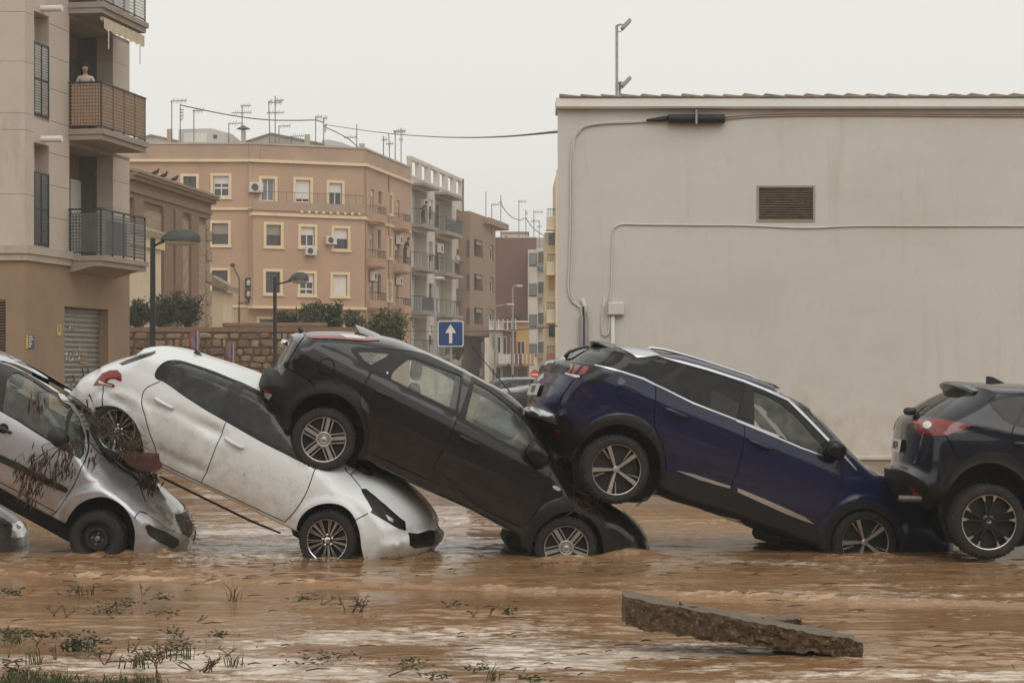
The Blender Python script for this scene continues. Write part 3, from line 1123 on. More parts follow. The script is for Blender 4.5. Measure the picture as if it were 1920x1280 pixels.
M = {}
def carmats():
    mud = [((0.20, 0.135, 0.085), 5.0, 0.56, 0.74, (1, 1, 1))]
    M['under'] = mat('underbody black', (0.012, 0.011, 0.010), 0.85, bump=0.3)
    M['lining'] = mat('black cabin lining', (0.012, 0.012, 0.012), 0.8)
    M['plastic'] = mat('black grained plastic', (0.018, 0.018, 0.018), 0.5, var=0.25, bump=0.15, bscale=300, dirt=[((0.10, 0.07, 0.05), 7, 0.6, 0.85, (1, 1, 1))])
    M['cladding'] = mat('grey black cladding plastic', (0.014, 0.0135, 0.013), 0.6, var=0.2, bump=0.1, bscale=250, spec=0.3, dirt=[((0.05, 0.038, 0.028), 6, 0.60, 0.9, (1, 1, 1))])
    M['gloss'] = mat('gloss black trim', (0.008, 0.008, 0.009), 0.2, spec=0.35)
    M['tyre'] = mat('tyre rubber', (0.014, 0.0135, 0.013), 0.75, var=0.3, bump=0.2, bscale=120, dirt=[((0.075, 0.055, 0.042), 9, 0.55, 0.8, (1, 1, 1))])
    M['rimdark'] = mat('dark wheel barrel', (0.012, 0.012, 0.012), 0.5)
    M['rimgloss'] = mat('gloss black spokes', (0.012, 0.012, 0.013), 0.22, coat=0.3)
    M['alloy'] = mat('silver painted alloy', (0.42, 0.40, 0.38), 0.38, 0.75, var=0.12, scale=30, dirt=[((0.18, 0.14, 0.10), 14, 0.58, 0.8, (1, 1, 1))])
    M['alloybright'] = mat('polished alloy', (0.55, 0.54, 0.52), 0.22, 0.95, scale=20, dirt=[((0.18, 0.14, 0.10), 14, 0.6, 0.85, (1, 1, 1))])
    M['alloymach'] = mat('machined alloy', (0.52, 0.48, 0.44), 0.34, 0.85, var=0.12, scale=30, dirt=[((0.20, 0.15, 0.11), 12, 0.6, 0.85, (1, 1, 1))])
    M['steelblack'] = mat('black steel wheel', (0.014, 0.014, 0.014), 0.55, dirt=[((0.08, 0.06, 0.045), 9, 0.55, 0.8, (1, 1, 1))])
    M['steel'] = mat('worn steel', (0.25, 0.24, 0.22), 0.5, 0.8)
    M['chrome'] = mat('chrome', (0.72, 0.72, 0.72), 0.10, 1.0, var=0.03)
    M['satin'] = mat('satin aluminium trim', (0.62, 0.63, 0.66), 0.28, 0.9, var=0.06)
    M['red'] = mat('red lamp lens', (0.21, 0.007, 0.008), 0.12, coat=0.6, var=0.25, scale=25)
    M['reddark'] = mat('dark red lamp lens', (0.16, 0.010, 0.010), 0.12, coat=0.8, var=0.2, scale=20)
    M['lampwhite'] = mat('clear lamp lens', (0.62, 0.60, 0.58), 0.12, 0.2, coat=0.6, var=0.25, scale=18)
    M['lampgrey'] = mat('headlamp glass with reflector', (0.52, 0.51, 0.48), 0.12, 0.6, coat=0.8, var=0.4, scale=9)
    M['smoke'] = mat('smoked lamp glass', (0.012, 0.012, 0.012), 0.22, spec=0.3)
    M['plate'] = mat('number plate white', (0.62, 0.62, 0.58), 0.4, var=0.05)
    M['seat'] = mat('dark grey seat cloth', (0.022, 0.023, 0.026), 0.9, var=0.2, scale=60)
    M['seal'] = mat('window rubber seal', (0.010, 0.010, 0.010), 0.55)
    M['pwhite'] = mat('white car paint', (0.69, 0.715, 0.72), 0.34, low=(0.44, 0.37, 0.29), coat=0.5, var=0.02, dirt=[((0.52, 0.48, 0.42), 2.6, 0.58, 0.86, (1, 1, 1.2)), ((0.30, 0.24, 0.18), 22, 0.62, 0.72, (1, 1, 1))])
    M['psilver'] = mat('silver metallic paint', (0.47, 0.475, 0.51), 0.33, metal=0.55, low=(0.30, 0.25, 0.20), coat=0.9, var=0.03, scale=300, dirt=[((0.27, 0.23, 0.19), 4.0, 0.56, 0.82, (1, 1, 1)), ((0.16, 0.12, 0.09), 24, 0.63, 0.72, (1, 1, 1))])
    M['pdark'] = mat('charcoal car paint', (0.0085, 0.0083, 0.0098), 0.36, metal=0.0, low=(0.036, 0.029, 0.023), coat=0.9, spec=0.15, var=0.05, scale=250, coatr=0.05, dirt=[((0.026, 0.023, 0.020), 3.0, 0.60, 0.95, (1, 1, 1)), ((0.09, 0.065, 0.045), 28, 0.64, 0.72, (1, 1, 1))])
    M['pblue'] = mat('deep blue car paint', (0.0055, 0.0085, 0.044), 0.32, metal=0.0, low=(0.030, 0.025, 0.026), coat=0.9, spec=0.15, var=0.06, scale=250, dirt=[((0.020, 0.018, 0.026), 3.0, 0.60, 0.98, (1, 1, 1)), ((0.09, 0.065, 0.045), 28, 0.65, 0.73, (1, 1, 1))])
    M['pnavy'] = mat('navy black car paint', (0.0060, 0.0080, 0.0160), 0.30, metal=0.0, low=(0.032, 0.026, 0.022), coat=0.9, spec=0.15, var=0.05, scale=250, dirt=[((0.026, 0.023, 0.021), 3.0, 0.60, 0.98, (1, 1, 1))])
    M['pgrey'] = mat('dusty grey car paint', (0.16, 0.16, 0.165), 0.4, low=(0.14, 0.11, 0.085), coat=0.5, var=0.06)
    M['glass'] = glass_mat('greenish fogged car glass', (0.90, 0.95, 0.90), film=(0.10, 0.34), fcol=(0.36, 0.39, 0.33))
    M['glassmud'] = glass_mat('mud-smeared windscreen', (0.55, 0.58, 0.55), film=(0.30, 0.85), fcol=(0.36, 0.32, 0.27))
    M['glassdark'] = glass_mat('dark privacy glass', (0.06, 0.065, 0.065), film=(0.01, 0.07))
    M['glassmid'] = glass_mat('tinted car glass', (0.58, 0.62, 0.59), film=(0.05, 0.22), fcol=(0.24, 0.25, 0.22))


carmats()
# =============================================================== BUILDINGS
class Fr:
    """vertical facade plane: o (x, y), direction d; u along it, v outward (to the camera side / right of d)"""
    def __init__(s, o, d):
        s.o = Vector((o[0], o[1], 0)); s.d = Vector((d[0], d[1], 0)).normalized(); s.n = Vector((s.d.y, -s.d.x, 0))

    def p(s, u, v, z):
        q = s.o + s.d * u + s.n * v
        return Vector((q.x, q.y, z))

    def hit(s, px, py, v=0.0):
        o = s.o + s.n * v
        k = (px - 960) / F
        # camera ray (k t, t): o + d u
        den = s.d.x - k * s.d.y
        u = (k * o.y - o.x) / den
        t = o.y + s.d.y * u
        return u, H + (HOR - py) / F * t

    def u(s, px, v=0.0): return s.hit(px, HOR, v)[0]

    def box(s, mb, u0, u1, v0, v1, z0, z1):
        return mb.hexa([s.p(u0, v0, z0), s.p(u1, v0, z0), s.p(u1, v1, z0), s.p(u0, v1, z0),
                        s.p(u0, v0, z1), s.p(u1, v0, z1), s.p(u1, v1, z1), s.p(u0, v1, z1)])


def wall(fr, u0, u1, z0, z1, holes, v=0.0, rev=0.25, mb=None):
    """wall sheet with rectangular openings and their reveals"""
    mb = mb or MB()
    us = sorted({u0, u1, *[min(max(h[0], u0), u1) for h in holes], *[min(max(h[1], u0), u1) for h in holes]})
    zs = sorted({z0, z1, *[min(max(h[2], z0), z1) for h in holes], *[min(max(h[3], z0), z1) for h in holes]})
    for a, b in zip(us[:-1], us[1:]):
        for c, d in zip(zs[:-1], zs[1:]):
            mu, mz = (a + b) / 2, (c + d) / 2
            if any(h[0] < mu < h[1] and h[2] < mz < h[3] for h in holes): continue
            mb.add([fr.p(a, v, c), fr.p(b, v, c), fr.p(b, v, d), fr.p(a, v, d)], [(0, 1, 2, 3)])
    for (a, b, c, d) in holes:
        r = v - rev
        for q in ([(a, v, c), (a, r, c), (a, r, d), (a, v, d)], [(b, v, c), (b, v, d), (b, r, d), (b, r, c)],
                  [(a, v, d), (a, r, d), (b, r, d), (b, v, d)], [(a, v, c), (b, v, c), (b, r, c), (a, r, c)]):
            mb.add([fr.p(*t) for t in q], [(0, 1, 2, 3)])
    return mb


def part(fr, name, m, parent, *boxes, bevel=0, label=None):
    mb = MB()
    for b in boxes: fr.box(mb, *b)
    o = mb.build(name, m, parent, bevel=bevel)
    if label: o['label'] = label
    return o


def perf(fr, mb, u0, u1, z0, z1, v, nu, nz, solid=0.45):
    """perforated sheet: square holes in a grid"""
    du, dz = (u1 - u0) / nu, (z1 - z0) / nz
    hu, hz = du * solid, dz * solid
    for i in range(nu + 1):
        a = u0 + i * du - hu / 2; b = a + hu
        mb.add([fr.p(a, v, z0), fr.p(b, v, z0), fr.p(b, v, z1), fr.p(a, v, z1)], [(0, 1, 2, 3)])
    for j in range(nz + 1):
        c = z0 + j * dz - hz / 2; d = c + hz
        for i in range(nu):
            a = u0 + i * du + hu / 2; b = a + du - hu
            mb.add([fr.p(a, v, c), fr.p(b, v, c), fr.p(b, v, d), fr.p(a, v, d)], [(0, 1, 2, 3)])


# far materials
B = {}
def bmats():
    st = [((0.10, 0.085, 0.065), 0.9, 0.58, 0.85, (1, 1, 0.25))]
    B['beige'] = mat('beige facade panel', srgb(190, 178, 165), 0.85, var=0.05, scale=1.2, dirt=[((0.22, 0.18, 0.13), 0.9, 0.60, 0.95, (1, 1, 0.25))])
    B['brownwall'] = mat('brown ground floor render', srgb(146, 124, 100), 0.9, var=0.10, scale=0.8, dirt=[((0.12, 0.09, 0.06), 0.6, 0.55, 0.9, (1, 1, 0.4))])
    B['band'] = mat('grey stone band', srgb(178, 166, 150), 0.85, var=0.08, scale=3, dirt=st)
    B['slab'] = mat('grey balcony slab', srgb(150, 140, 128), 0.85, var=0.06, scale=3, dirt=st)
    B['metal'] = mat('dark grey railing metal', (0.040, 0.042, 0.044), 0.5, 0.4)
    B['metal2'] = mat('green grey perforated sheet', (0.10, 0.108, 0.108), 0.55, 0.3)
    B['metal3'] = mat('mid grey perforated sheet', (0.42, 0.41, 0.39), 0.5, 0.4)
    B['reed'] = mat('brown reed screen', srgb(88, 66, 50), 0.9, var=0.35, scale=30, stretch=(4, 4, 0.3))
    B['latt'] = mat('brown lattice sheet', srgb(158, 130, 104), 0.7, var=0.15, scale=12)
    B['brickin'] = mat('red brown brick', srgb(128, 92, 66), 0.9, var=0.25, scale=14, stretch=(1, 1, 3))
    B['darkin'] = mat('dark shaded interior', srgb(86, 80, 74), 0.8)  # dark tone standing in for shade inside loggias and openings
    B['shutterw'] = mat('white roller blind', srgb(222, 219, 212), 0.6, var=0.04, scale=4)
    B['shutterg'] = mat('grey roller blind', srgb(150, 142, 130), 0.7, var=0.05)
    B['sheet'] = mat('galvanised shutter slat', srgb(140, 137, 132), 0.45, 0.55, var=0.14, scale=5, dirt=[((0.10, 0.09, 0.08), 2.2, 0.52, 0.8, (1, 1, 0.6))])
    B['pane'] = mat('dark window pane', (0.025, 0.027, 0.028), 0.08, spec=0.8)
    B['paneb'] = mat('bluish window pane', (0.16, 0.18, 0.20), 0.10, spec=0.8)
    B['whiteframe'] = mat('white window frame', srgb(225, 222, 215), 0.5, var=0.03)
    B['darkframe'] = mat('brown window frame', (0.06, 0.045, 0.035), 0.6)
    B['pink'] = mat('salmon render', srgb(184, 153, 128), 0.9, var=0.07, scale=0.5, dirt=[(srgb(168, 138, 113), 0.35, 0.55, 0.9, (1, 1, 0.5)), (srgb(140, 118, 98), 0.8, 0.64, 0.9, (1, 1, 0.25))])
    B['pinkpar'] = mat('stained salmon parapet render', srgb(172, 146, 125), 0.9, var=0.10, scale=0.6, dirt=[(srgb(128, 112, 96), 0.5, 0.55, 0.85, (1, 1, 0.6))])
    B['cream'] = mat('cream window surround', srgb(224, 205, 168), 0.85, var=0.04, scale=2, dirt=[(srgb(150, 132, 108), 1.0, 0.6, 0.9, (1, 1, 0.3))])
    B['wwhite'] = mat('grey white old render', srgb(205, 198, 186), 0.9, var=0.08, scale=0.7, dirt=[(srgb(150, 142, 130), 0.5, 0.52, 0.85, (1, 1, 0.35))])
    B['wbrown'] = mat('brown brick block', srgb(150, 126, 102), 0.9, var=0.07, scale=1.5, dirt=[(srgb(120, 98, 78), 0.7, 0.55, 0.9, (1, 1, 0.4))])
    B['wred'] = mat('dull red party wall', srgb(124, 84, 72), 0.9, var=0.07, scale=0.6, dirt=[(srgb(100, 72, 64), 0.4, 0.5, 0.85, (1, 1, 0.5))])
    B['maroon'] = mat('maroon house paint', srgb(126, 82, 78), 0.9, var=0.08, scale=1)
    B['yellow'] = mat('ochre house paint', srgb(196, 158, 96), 0.9, var=0.08, scale=1)
    B['creamwall'] = mat('cream block render', srgb(212, 196, 168), 0.9, var=0.07, scale=0.8)
    B['ac'] = mat('air conditioner casing', srgb(214, 208, 196), 0.5, var=0.05, scale=8)
    B['acdark'] = mat('air conditioner grille', (0.06, 0.058, 0.055), 0.6)
    B['wallw'] = mat('pale grey painted wall', srgb(205, 202, 196), 0.9, var=0.035, scale=0.55, bump=0.06, bscale=7,
                     dirt=[(srgb(194, 187, 177), 0.8, 0.46, 0.80, (0.5, 0.5, 0.9)), (srgb(186, 179, 168), 3.0, 0.56, 0.85, (1, 1, 0.10)), (srgb(196, 190, 181), 7.0, 0.55, 0.75, (1, 1, 0.5))])
    B['plinth'] = mat('grey brown wet plinth', srgb(158, 146, 128), 0.8, var=0.08, scale=1.5)
    B['tile'] = mat('weathered clay tile', srgb(146, 130, 112), 0.9, var=0.28, scale=9)
    B['mbrick'] = mat('old brown brickwork', srgb(132, 108, 86), 0.95, var=0.22, scale=5, stretch=(1, 1, 4), bump=0.6, bscale=9)
    B['mstone'] = mat('pale rubble infill', srgb(158, 138, 116), 0.95, var=0.3, scale=5, bump=0.5, bscale=6)
    B['mortar'] = mat('brown lime mortar', srgb(100, 78, 58), 0.95, var=0.3, scale=4, bump=0.3, bscale=14)
    B['pole'] = mat('dark lamp post metal', (0.022, 0.024, 0.025), 0.5, 0.3)
    B['polegrey'] = mat('galvanised mast', (0.36, 0.36, 0.36), 0.5, 0.5)
    B['lampshade'] = mat('grey lamp hood', (0.050, 0.053, 0.050), 0.5, 0.2)
    B['lampglass'] = mat('frosted lamp bowl', (0.50, 0.47, 0.42), 0.3)
    B['black'] = mat('black rubber sleeve', (0.014, 0.014, 0.014), 0.55)
    B['concrete'] = mat('grey concrete roof render', srgb(176, 168, 156), 0.9, var=0.15, scale=1.2)
    B['ant'] = mat('antenna aluminium', (0.14, 0.14, 0.14), 0.6, 0.3)
    B['zinc'] = mat('pale roof sheet', srgb(198, 194, 190), 0.6, var=0.06)


bmats()


# ------------------------------------------------------------ the big pale wall on the right
def pale_building():
    Y0 = 27.7
    x0 = P(1045.5, 0, Y0).x; x1 = 15.0
    zt = P(0, 205, Y0).z; ztop = P(0, 184, Y0).z; zl = P(0, 862, Y0).z; zl2 = P(0, 854, Y0).z
    b = thing('building', (x0, Y0, 0), 'plain pale grey building with a blank end wall and a tiled roof edge', 'building')
    fr = Fr((x0, Y0), (1, 0))           # v towards the camera
    gx0, gz1 = fr.hit(1423, 352); gx1, gz0 = fr.hit(1524, 412)
    mb = wall(fr, 0, x1 - x0, zl - 0.0, zt, [(gx0, gx1, gz0, gz1)], 0, 0.12)
    mb.build('wall', B['wallw'], b)
    # the rest of the block behind
    sk = 1.55
    mb = MB()
    mb.add([(x0, Y0, -0.4), (x0 + sk, Y0 + 9, -0.4), (x0 + sk, Y0 + 9, zt), (x0, Y0, zt)], [(0, 1, 2, 3)])
    mb.add([(x0, Y0 + 0.01, zt - 0.02), (x1, Y0 + 0.01, zt - 0.02), (x1, Y0 + 9, zt - 0.02), (x0 + sk, Y0 + 9, zt - 0.02)], [(0, 1, 2, 3)])
    mb.build('side_wall', B['wallw'], b)
    part(fr, 'plinth', B['plinth'], b, (0, x1 - x0, -0.05, 0.02, -0.4, zl - 0.003))
    part(fr, 'ledge', B['wallw'], b, (-0.02, x1 - x0, 0.0, 0.05, zl, zl2), bevel=0.01)
    # overhanging coping
    pr = [(-0.10, zt - 0.02), (0.16, zt + 0.0), (0.17, zt + 0.03), (0.05, ztop), (-0.6, ztop + 0.02)]
    MB().prism([fr.p(-0.02, v, z) for v, z in [(-0.6, zt - 0.015), (0.10, zt), (0.115, zt + 0.025), (0.04, ztop), (-0.6, ztop)]], fr.d * (x1 - x0)).build('coping', B['wallw'], b)
    step = 38.6 / F * Y0
    k = 0
    u = 0.03
    while u < x1 - x0 - step:
        mb = MB()
        t = 0.05 + rng.uniform(-0.01, 0.01)
        L_ = step * 1.04
        zt0 = ztop + 0.006
        n = 5
        rg = []
        mb.hexa([fr.p(u, 0.07, zt0), fr.p(u + L_, 0.07, zt0 - 0.004), fr.p(u + L_, -0.35, zt0 + 0.02), fr.p(u, -0.35, zt0 + 0.02),
                 fr.p(u + rng.uniform(-.01, .01), 0.065, zt0 + t), fr.p(u + L_, 0.065, zt0 + 0.012), fr.p(u + L_, -0.35, zt0 + 0.03), fr.p(u, -0.35, zt0 + t + 0.02)])
        mb.build('roof_tile', B['tile'], b, bevel=0.006)
        u += step * rng.uniform(0.97, 1.03)
        k += 1
    # ventilation grille
    part(fr, 'vent_back', B['black'], b, (gx0, gx1, -0.13, -0.115, gz0, gz1))
    fo = part(fr, 'vent_frame', B['plinth'], b, (gx0 - 0.03, gx0, -0.03, 0.012, gz0 - 0.03, gz1 + 0.03), (gx1, gx1 + 0.03, -0.03, 0.012, gz0 - 0.03, gz1 + 0.03),
              (gx0, gx1, -0.03, 0.012, gz1, gz1 + 0.03), (gx0, gx1, -0.03, 0.012, gz0 - 0.03, gz0))
    n = 19
    sm = mat('rusty louvre', srgb(120, 104, 88), 0.7, var=0.3, scale=12)
    for i in range(n):
        z = gz0 + (gz1 - gz0) * (i + 0.5) / n
        MB().hexa([fr.p(gx0, 0.0, z - 0.008), fr.p(gx1, 0.0, z - 0.008), fr.p(gx1, -0.03, z + 0.006), fr.p(gx0, -0.03, z + 0.006),
                   fr.p(gx0, 0.0, z - 0.002), fr.p(gx1, 0.0, z - 0.002), fr.p(gx1, -0.03, z + 0.012), fr.p(gx0, -0.03, z + 0.012)]).build('louvre', sm, b)

    def path(pts, v):
        q = catmull([np.array(fr.hit(x, y, v)) for x, y in pts], False, 0.08)
        return [fr.p(a[0], v, a[1]) for a in q]
    # cables
    cb = thing('cable', fr.p(0.2, 0.03, 3), 'white painted cable pair running along the wall top and down its corner', 'cable')
    for dx, r in ((0, 0.014), (4, 0.012)):
        pts = [(1232, 225 + dx * .4), (1180, 228 + dx * .5), (1125, 231 + dx * .4), (1092, 238 + dx * .5), (1077 + dx * .5, 255), (1071 + dx * .9, 290), (1070 + dx, 400), (1067 + dx, 500), (1066 + dx, 545), (1074 + dx, 566), (1088 + dx, 576), (1092 + dx, 600)]
        MB().tube(path(pts, 0.022), r, 6).build('strand', B['wallw'], cb, smooth=True)
    for dy, r in ((0, 0.014), (4, 0.010)):
        pts = [(1356, 220 + dy), (1390, 216 + dy), (1460, 213 + dy), (1600, 212 + dy), (1760, 213 + dy), (1920, 214 + dy), (2900, 214 + dy)]
        MB().tube(path(pts, 0.022), r, 6).build('strand', B['band'], cb, smooth=True)
    MB().tube(path([(1212, 226), (1235, 224), (1256, 221)], 0.05), [0.016, 0.03, 0.035], 8).build('sleeve', B['black'], cb, smooth=True)
    sp = thing('splice_closure', fr.p(2.6, 0.08, 5.2), 'black ribbed cable splice closure strapped to the wall top', 'splice box')
    a0 = fr.hit(1253, 223, 0.08); a1 = fr.hit(1359, 220, 0.08)
    prof = []
    L_ = a1[0] - a0[0]
    for i in range(27):
        t = i / 26 * L_
        prof += [(0.058, t), (0.066, t + 0.004), (0.066, t + L_ / 26 * 0.55), (0.058, t + L_ / 26 * 0.6)]
    prof = [(0, 0)] + prof[:-3] + [(0.058, L_), (0, L_)]
    MB().lathe(prof, o=fr.p(a0[0], 0.08, a0[1]), ax='x', n=18).build('ribbed_tube', B['black'], sp)
    um = fr.u(1304)
    part(fr, 'strap', B['polegrey'], sp, (um - 0.014, um + 0.014, 0.0, 0.155, a0[1] - 0.075, a0[1] + 0.12))
    # conduits at the corner
    cd = thing('conduit', fr.p(0.35, 0.05, 2), 'grey metal conduits on the corner of the pale wall behind the blue crossover', 'conduit')
    for px in (1090.5, 1099):
        a = fr.hit(px, 592, 0.05)
        MB().tube([fr.p(a[0], 0.05, a[1]), fr.p(a[0], 0.05, 0.0)], 0.03, 10).build('pipe', B['polegrey'], cd, smooth=False)
    a = fr.hit(1095, 588, 0.05)
    MB().tube([fr.p(a[0], 0.05, a[1] + 0.1), fr.p(a[0], 0.05, 0.0)], 0.018, 8).build('pipe', B['black'], cd)
    MB().tube(path([(1092, 560), (1097, 575), (1097, 592)], 0.04), 0.03, 8).build('bend', B['wallw'], cd, smooth=True)
    # lower thin cable + junction box
    c2 = thing('cable', fr.p(1.2, 0.02, 3.5), 'thin wall-coloured cable under the vent running to the junction box', 'cable')
    MB().tube(path([(2900, 424), (2100, 424), (1900, 424), (1700, 424), (1600, 424), (1530, 427), (1490, 427), (1400, 423), (1300, 422), (1200, 421), (1162, 421), (1151, 427), (1148, 450), (1147, 500), (1145, 545), (1141, 568)], 0.014), 0.011, 6).build('strand', B['wallw'], c2, smooth=True)
    jb = thing('junction_box', fr.p(1.4, 0.05, 2.8), 'grey junction box on the pale wall above the blue crossover', 'junction box')
    a0 = fr.hit(1139, 591); a1 = fr.hit(1170, 567)
    part(fr, 'box', B['wallw'], jb, (a0[0], a1[0], 0.0, 0.09, a0[1], a1[1]), bevel=0.01)
    part(fr, 'lid', B['wallw'], jb, (a0[0] + 0.01, a1[0] - 0.01, 0.092, 0.10, a0[1] + 0.01, a1[1] - 0.01), bevel=0.004)
    a = fr.hit(1149, 592, 0.04)
    MB().tube([fr.p(a[0], 0.04, a[1]), fr.p(a[0], 0.04, 0.3)], 0.03, 10).build('pipe', B['wallw'], jb, smooth=True)
    MB().tube(path([(1134, 560), (1130, 580), (1128, 610), (1129, 626), (1135, 630), (1141, 624), (1143, 600), (1143, 590)], 0.025), 0.013, 6).build('loop', B['wallw'], jb, smooth=True)
    # dried mud marks left on the paint
    wm = B['wallw']; N = wm.node_tree.nodes; L = wm.node_tree.links
    base = N['Principled BSDF'].inputs['Base Color'].links[0].from_socket
    tc = N.new('ShaderNodeTexCoord')
    for (px, py, rad, col, thr) in ((1535, 790, 0.55, srgb(174, 150, 116), 0.50), (1560, 820, 0.9, srgb(186, 170, 146), 0.44), (1430, 790, 1.2, srgb(190, 178, 160), 0.44), (1680, 830, 1.0, srgb(188, 174, 154), 0.44), (1850, 820, 1.1, srgb(190, 178, 160), 0.44), (1100, 780, 0.9, srgb(182, 168, 148), 0.5)):
        c = P(px, py, Y0) - Vector((x0, Y0, 0))
        ds = N.new('ShaderNodeVectorMath'); ds.operation = 'DISTANCE'; ds.inputs[1].default_value = c
        L.new(tc.outputs['Object'], ds.inputs[0])
        mr = N.new('ShaderNodeMapRange'); mr.inputs[1].default_value = rad; mr.inputs[2].default_value = 0.05
        L.new(ds.outputs['Value'], mr.inputs[0])
        nz = N.new('ShaderNodeTexNoise'); nz.inputs['Scale'].default_value = 2.4; nz.inputs['Detail'].default_value = 8; nz.inputs['Roughness'].default_value = 0.6
        L.new(tc.outputs['Object'], nz.inputs[0])
        m2 = N.new('ShaderNodeMapRange'); m2.inputs[1].default_value = thr; m2.inputs[2].default_value = thr + 0.30
        L.new(nz.outputs[0], m2.inputs[0])
        mu = N.new('ShaderNodeMath'); mu.operation = 'MULTIPLY'
        L.new(mr.outputs[0], mu.inputs[0]); L.new(m2.outputs[0], mu.inputs[1])
        mx_ = N.new('ShaderNodeMix'); mx_.data_type = 'RGBA'
        L.new(mu.outputs[0], mx_.inputs[0]); L.new(base, mx_.inputs[6]); mx_.inputs[7].default_value = (*col, 1)
        base = mx_.outputs[2]
    L.new(base, N['Principled BSDF'].inputs['Base Color'])
    return b


pale_building()


# ------------------------------------------------------------ beige apartment block on the left
def left_block():
    LF = Fr((-11.5, 47.0), (0.171, 1.0))
    ll = thing('apartment_block', (-11.5, 47, 0), 'beige apartment block with stacked balconies over a brown ground floor with a metal shutter', 'building')
    FF = Fr((-22, 47.0), (1, 0))
    flen = 22 - 11.5
    z1a, z1b = 4.43, 4.78
    top = 16.0
    ub0, ub1 = LF.u(64), LF.u(92)            # window bay
    up1 = LF.u(130)                          # loggia start
    ul1 = LF.u(212); ue = LF.u(243)
    # ground floor
    us0, us1 = LF.u(121), LF.u(203); zs = LF.hit(160, 577)[1]
    mb = wall(LF, 0, ue, -0.4, z1a, [(us0, us1, -0.4, zs)], 0, 0.28)
    gh = (flen - 2.0, flen - 0.45, 1.5, LF.hit(47, 562)[1])
    wall(FF, 0, flen, -0.4, z1a, [gh], 0, 0.12, mb)
    mb.add([LF.p(ue, 0, -0.4), LF.p(ue, -8, -0.4), LF.p(ue, -8, z1a), LF.p(ue, 0, z1a)], [(0, 1, 2, 3)])
    mb.build('ground_floor', B['brownwall'], ll)
    part(FF, 'vent_back', B['black'], ll, (gh[0], gh[1], -0.14, -0.12, gh[2], gh[3]))
    n = 30
    lm = mat('brown louvre', srgb(118, 96, 74), 0.7)
    for i in range(n):
        z = gh[2] + (gh[3] - gh[2]) * (i + 0.5) / n
        part(FF, 'louvre', lm, ll, (gh[0], gh[1], -0.08, -0.01, z - 0.012, z + 0.012))
    # shutter
    n = 27
    sh = part(LF, 'roller_shutter', B['sheet'], ll, (us0, us1, -0.27, -0.25, -0.4, zs))
    for i in range(n):
        z0 = zs - (i + 1) * 0.127; z1 = z0 + 0.117
        mb = MB()
        pr = [(-0.25, z0), (-0.225, z0 + 0.02), (-0.212, z0 + 0.06), (-0.225, z1 - 0.02), (-0.25, z1)]
        mb.prism([LF.p(us0 + 0.04, v, z) for v, z in pr], LF.d * (us1 - us0 - 0.08))
        mb.build('slat', B['sheet'], sh)
    part(LF, 'shutter_rail', B['brownwall'], sh, (us0, us0 + 0.05, -0.25, -0.18, -0.4, zs), (us1 - 0.05, us1, -0.25, -0.18, -0.4, zs))
    # painted scribbles
    gw = mat('white graffiti paint', srgb(208, 206, 200), 0.6); go_ = mat('orange graffiti paint', srgb(186, 142, 98), 0.6); gd = mat('dark graffiti paint', (0.06, 0.06, 0.06), 0.6)
    r2 = random.Random(3)

    def scrib(pts, m, r):
        q = [LF.hit(x, y, -0.205) for x, y in pts]
        MB().tube([LF.p(a, -0.205, z) for a, z in q], r, 4).build('graffiti', m, sh)
    for row, (yy, xa, xb) in enumerate(((663, 123, 160), (672, 122, 158), (655, 140, 152), (615, 128, 146))):
        x = xa
        while x < xb:
            pts = [(x + r2.uniform(0, 5), yy + r2.uniform(-4, 4)) for _ in range(5)]
            scrib(pts, gw, 0.011)
            x += 6
    for yy in (664, 672, 680):
        scrib([(150 + r2.uniform(0, 3), yy), (159 + r2.uniform(0, 6), yy + 1)], go_, 0.028)
    for xx in (155, 165):
        scrib([(xx, 690), (xx + 2, 705), (xx - 3, 722), (xx + 1, 735)], gd, 0.014)
    scrib([(124, 715), (128, 706), (136, 704), (140, 712), (133, 722), (126, 730)], gd, 0.014)
    scrib([(140, 724), (148, 716), (152, 728), (145, 735)], gd, 0.014)
    # cornice band in two steps, round the corner
    part(LF, 'cornice', B['band'], ll, (-0.08, up1, -0.2, 0.08, z1a, z1a + 0.16), (-0.13, up1, -0.2, 0.13, z1a + 0.163, z1b), (up1, ue, -0.4, 0.06, z1a, z1a + 0.2))
    part(FF, 'cornice', B['band'], ll, (0, flen + 0.05, -0.2, 0.08, z1a, z1a + 0.16), (0, flen + 0.0, -0.2, 0.13, z1a + 0.163, z1b))
    # carcass behind the panels
    mb = MB()
    wall(FF, 0, flen, z1b, top, [], -0.04, 0.1, mb)
    bays = [(ub0, ub1, 4.85, 7.28), (ub0, ub1, 7.95, 10.42), (ub0, ub1, 11.1, 13.5)]
    wall(LF, 0, up1 - 0.02, z1b, top, bays, -0.04, 0.30, mb)
    mb.build('wall', B['band'], ll)
    # facade panels
    zf = sorted([z1b] + [FF.hit(30, y)[1] for y in (364, 243, 212, 115, 22)] + [12.6, 14.2, top])
    for c, d in zip(zf[:-1], zf[1:]):
        part(FF, 'facade_panel', B['beige'], ll, (flen - 1.6, flen + 0.0, -0.035, 0.0, c + 0.004, d - 0.004))
        part(FF, 'facade_panel', B['beige'], ll, (flen - 4.2, flen - 1.612, -0.035, 0.0, c + 0.004, d - 0.004))
    zc = zf
    for c, d in zip(zc[:-1], zc[1:]):
        part(LF, 'facade_panel', B['beige'], ll, (0.004, ub0 - 0.004, -0.035, 0.0, c + 0.004, d - 0.004))
    z = z1b
    while z < top:
        part(LF, 'facade_panel', B['beige'], ll, (ub1 + 0.004, up1 - 0.02, -0.035, 0.0, z + 0.004, z + 0.776))
        z += 0.784
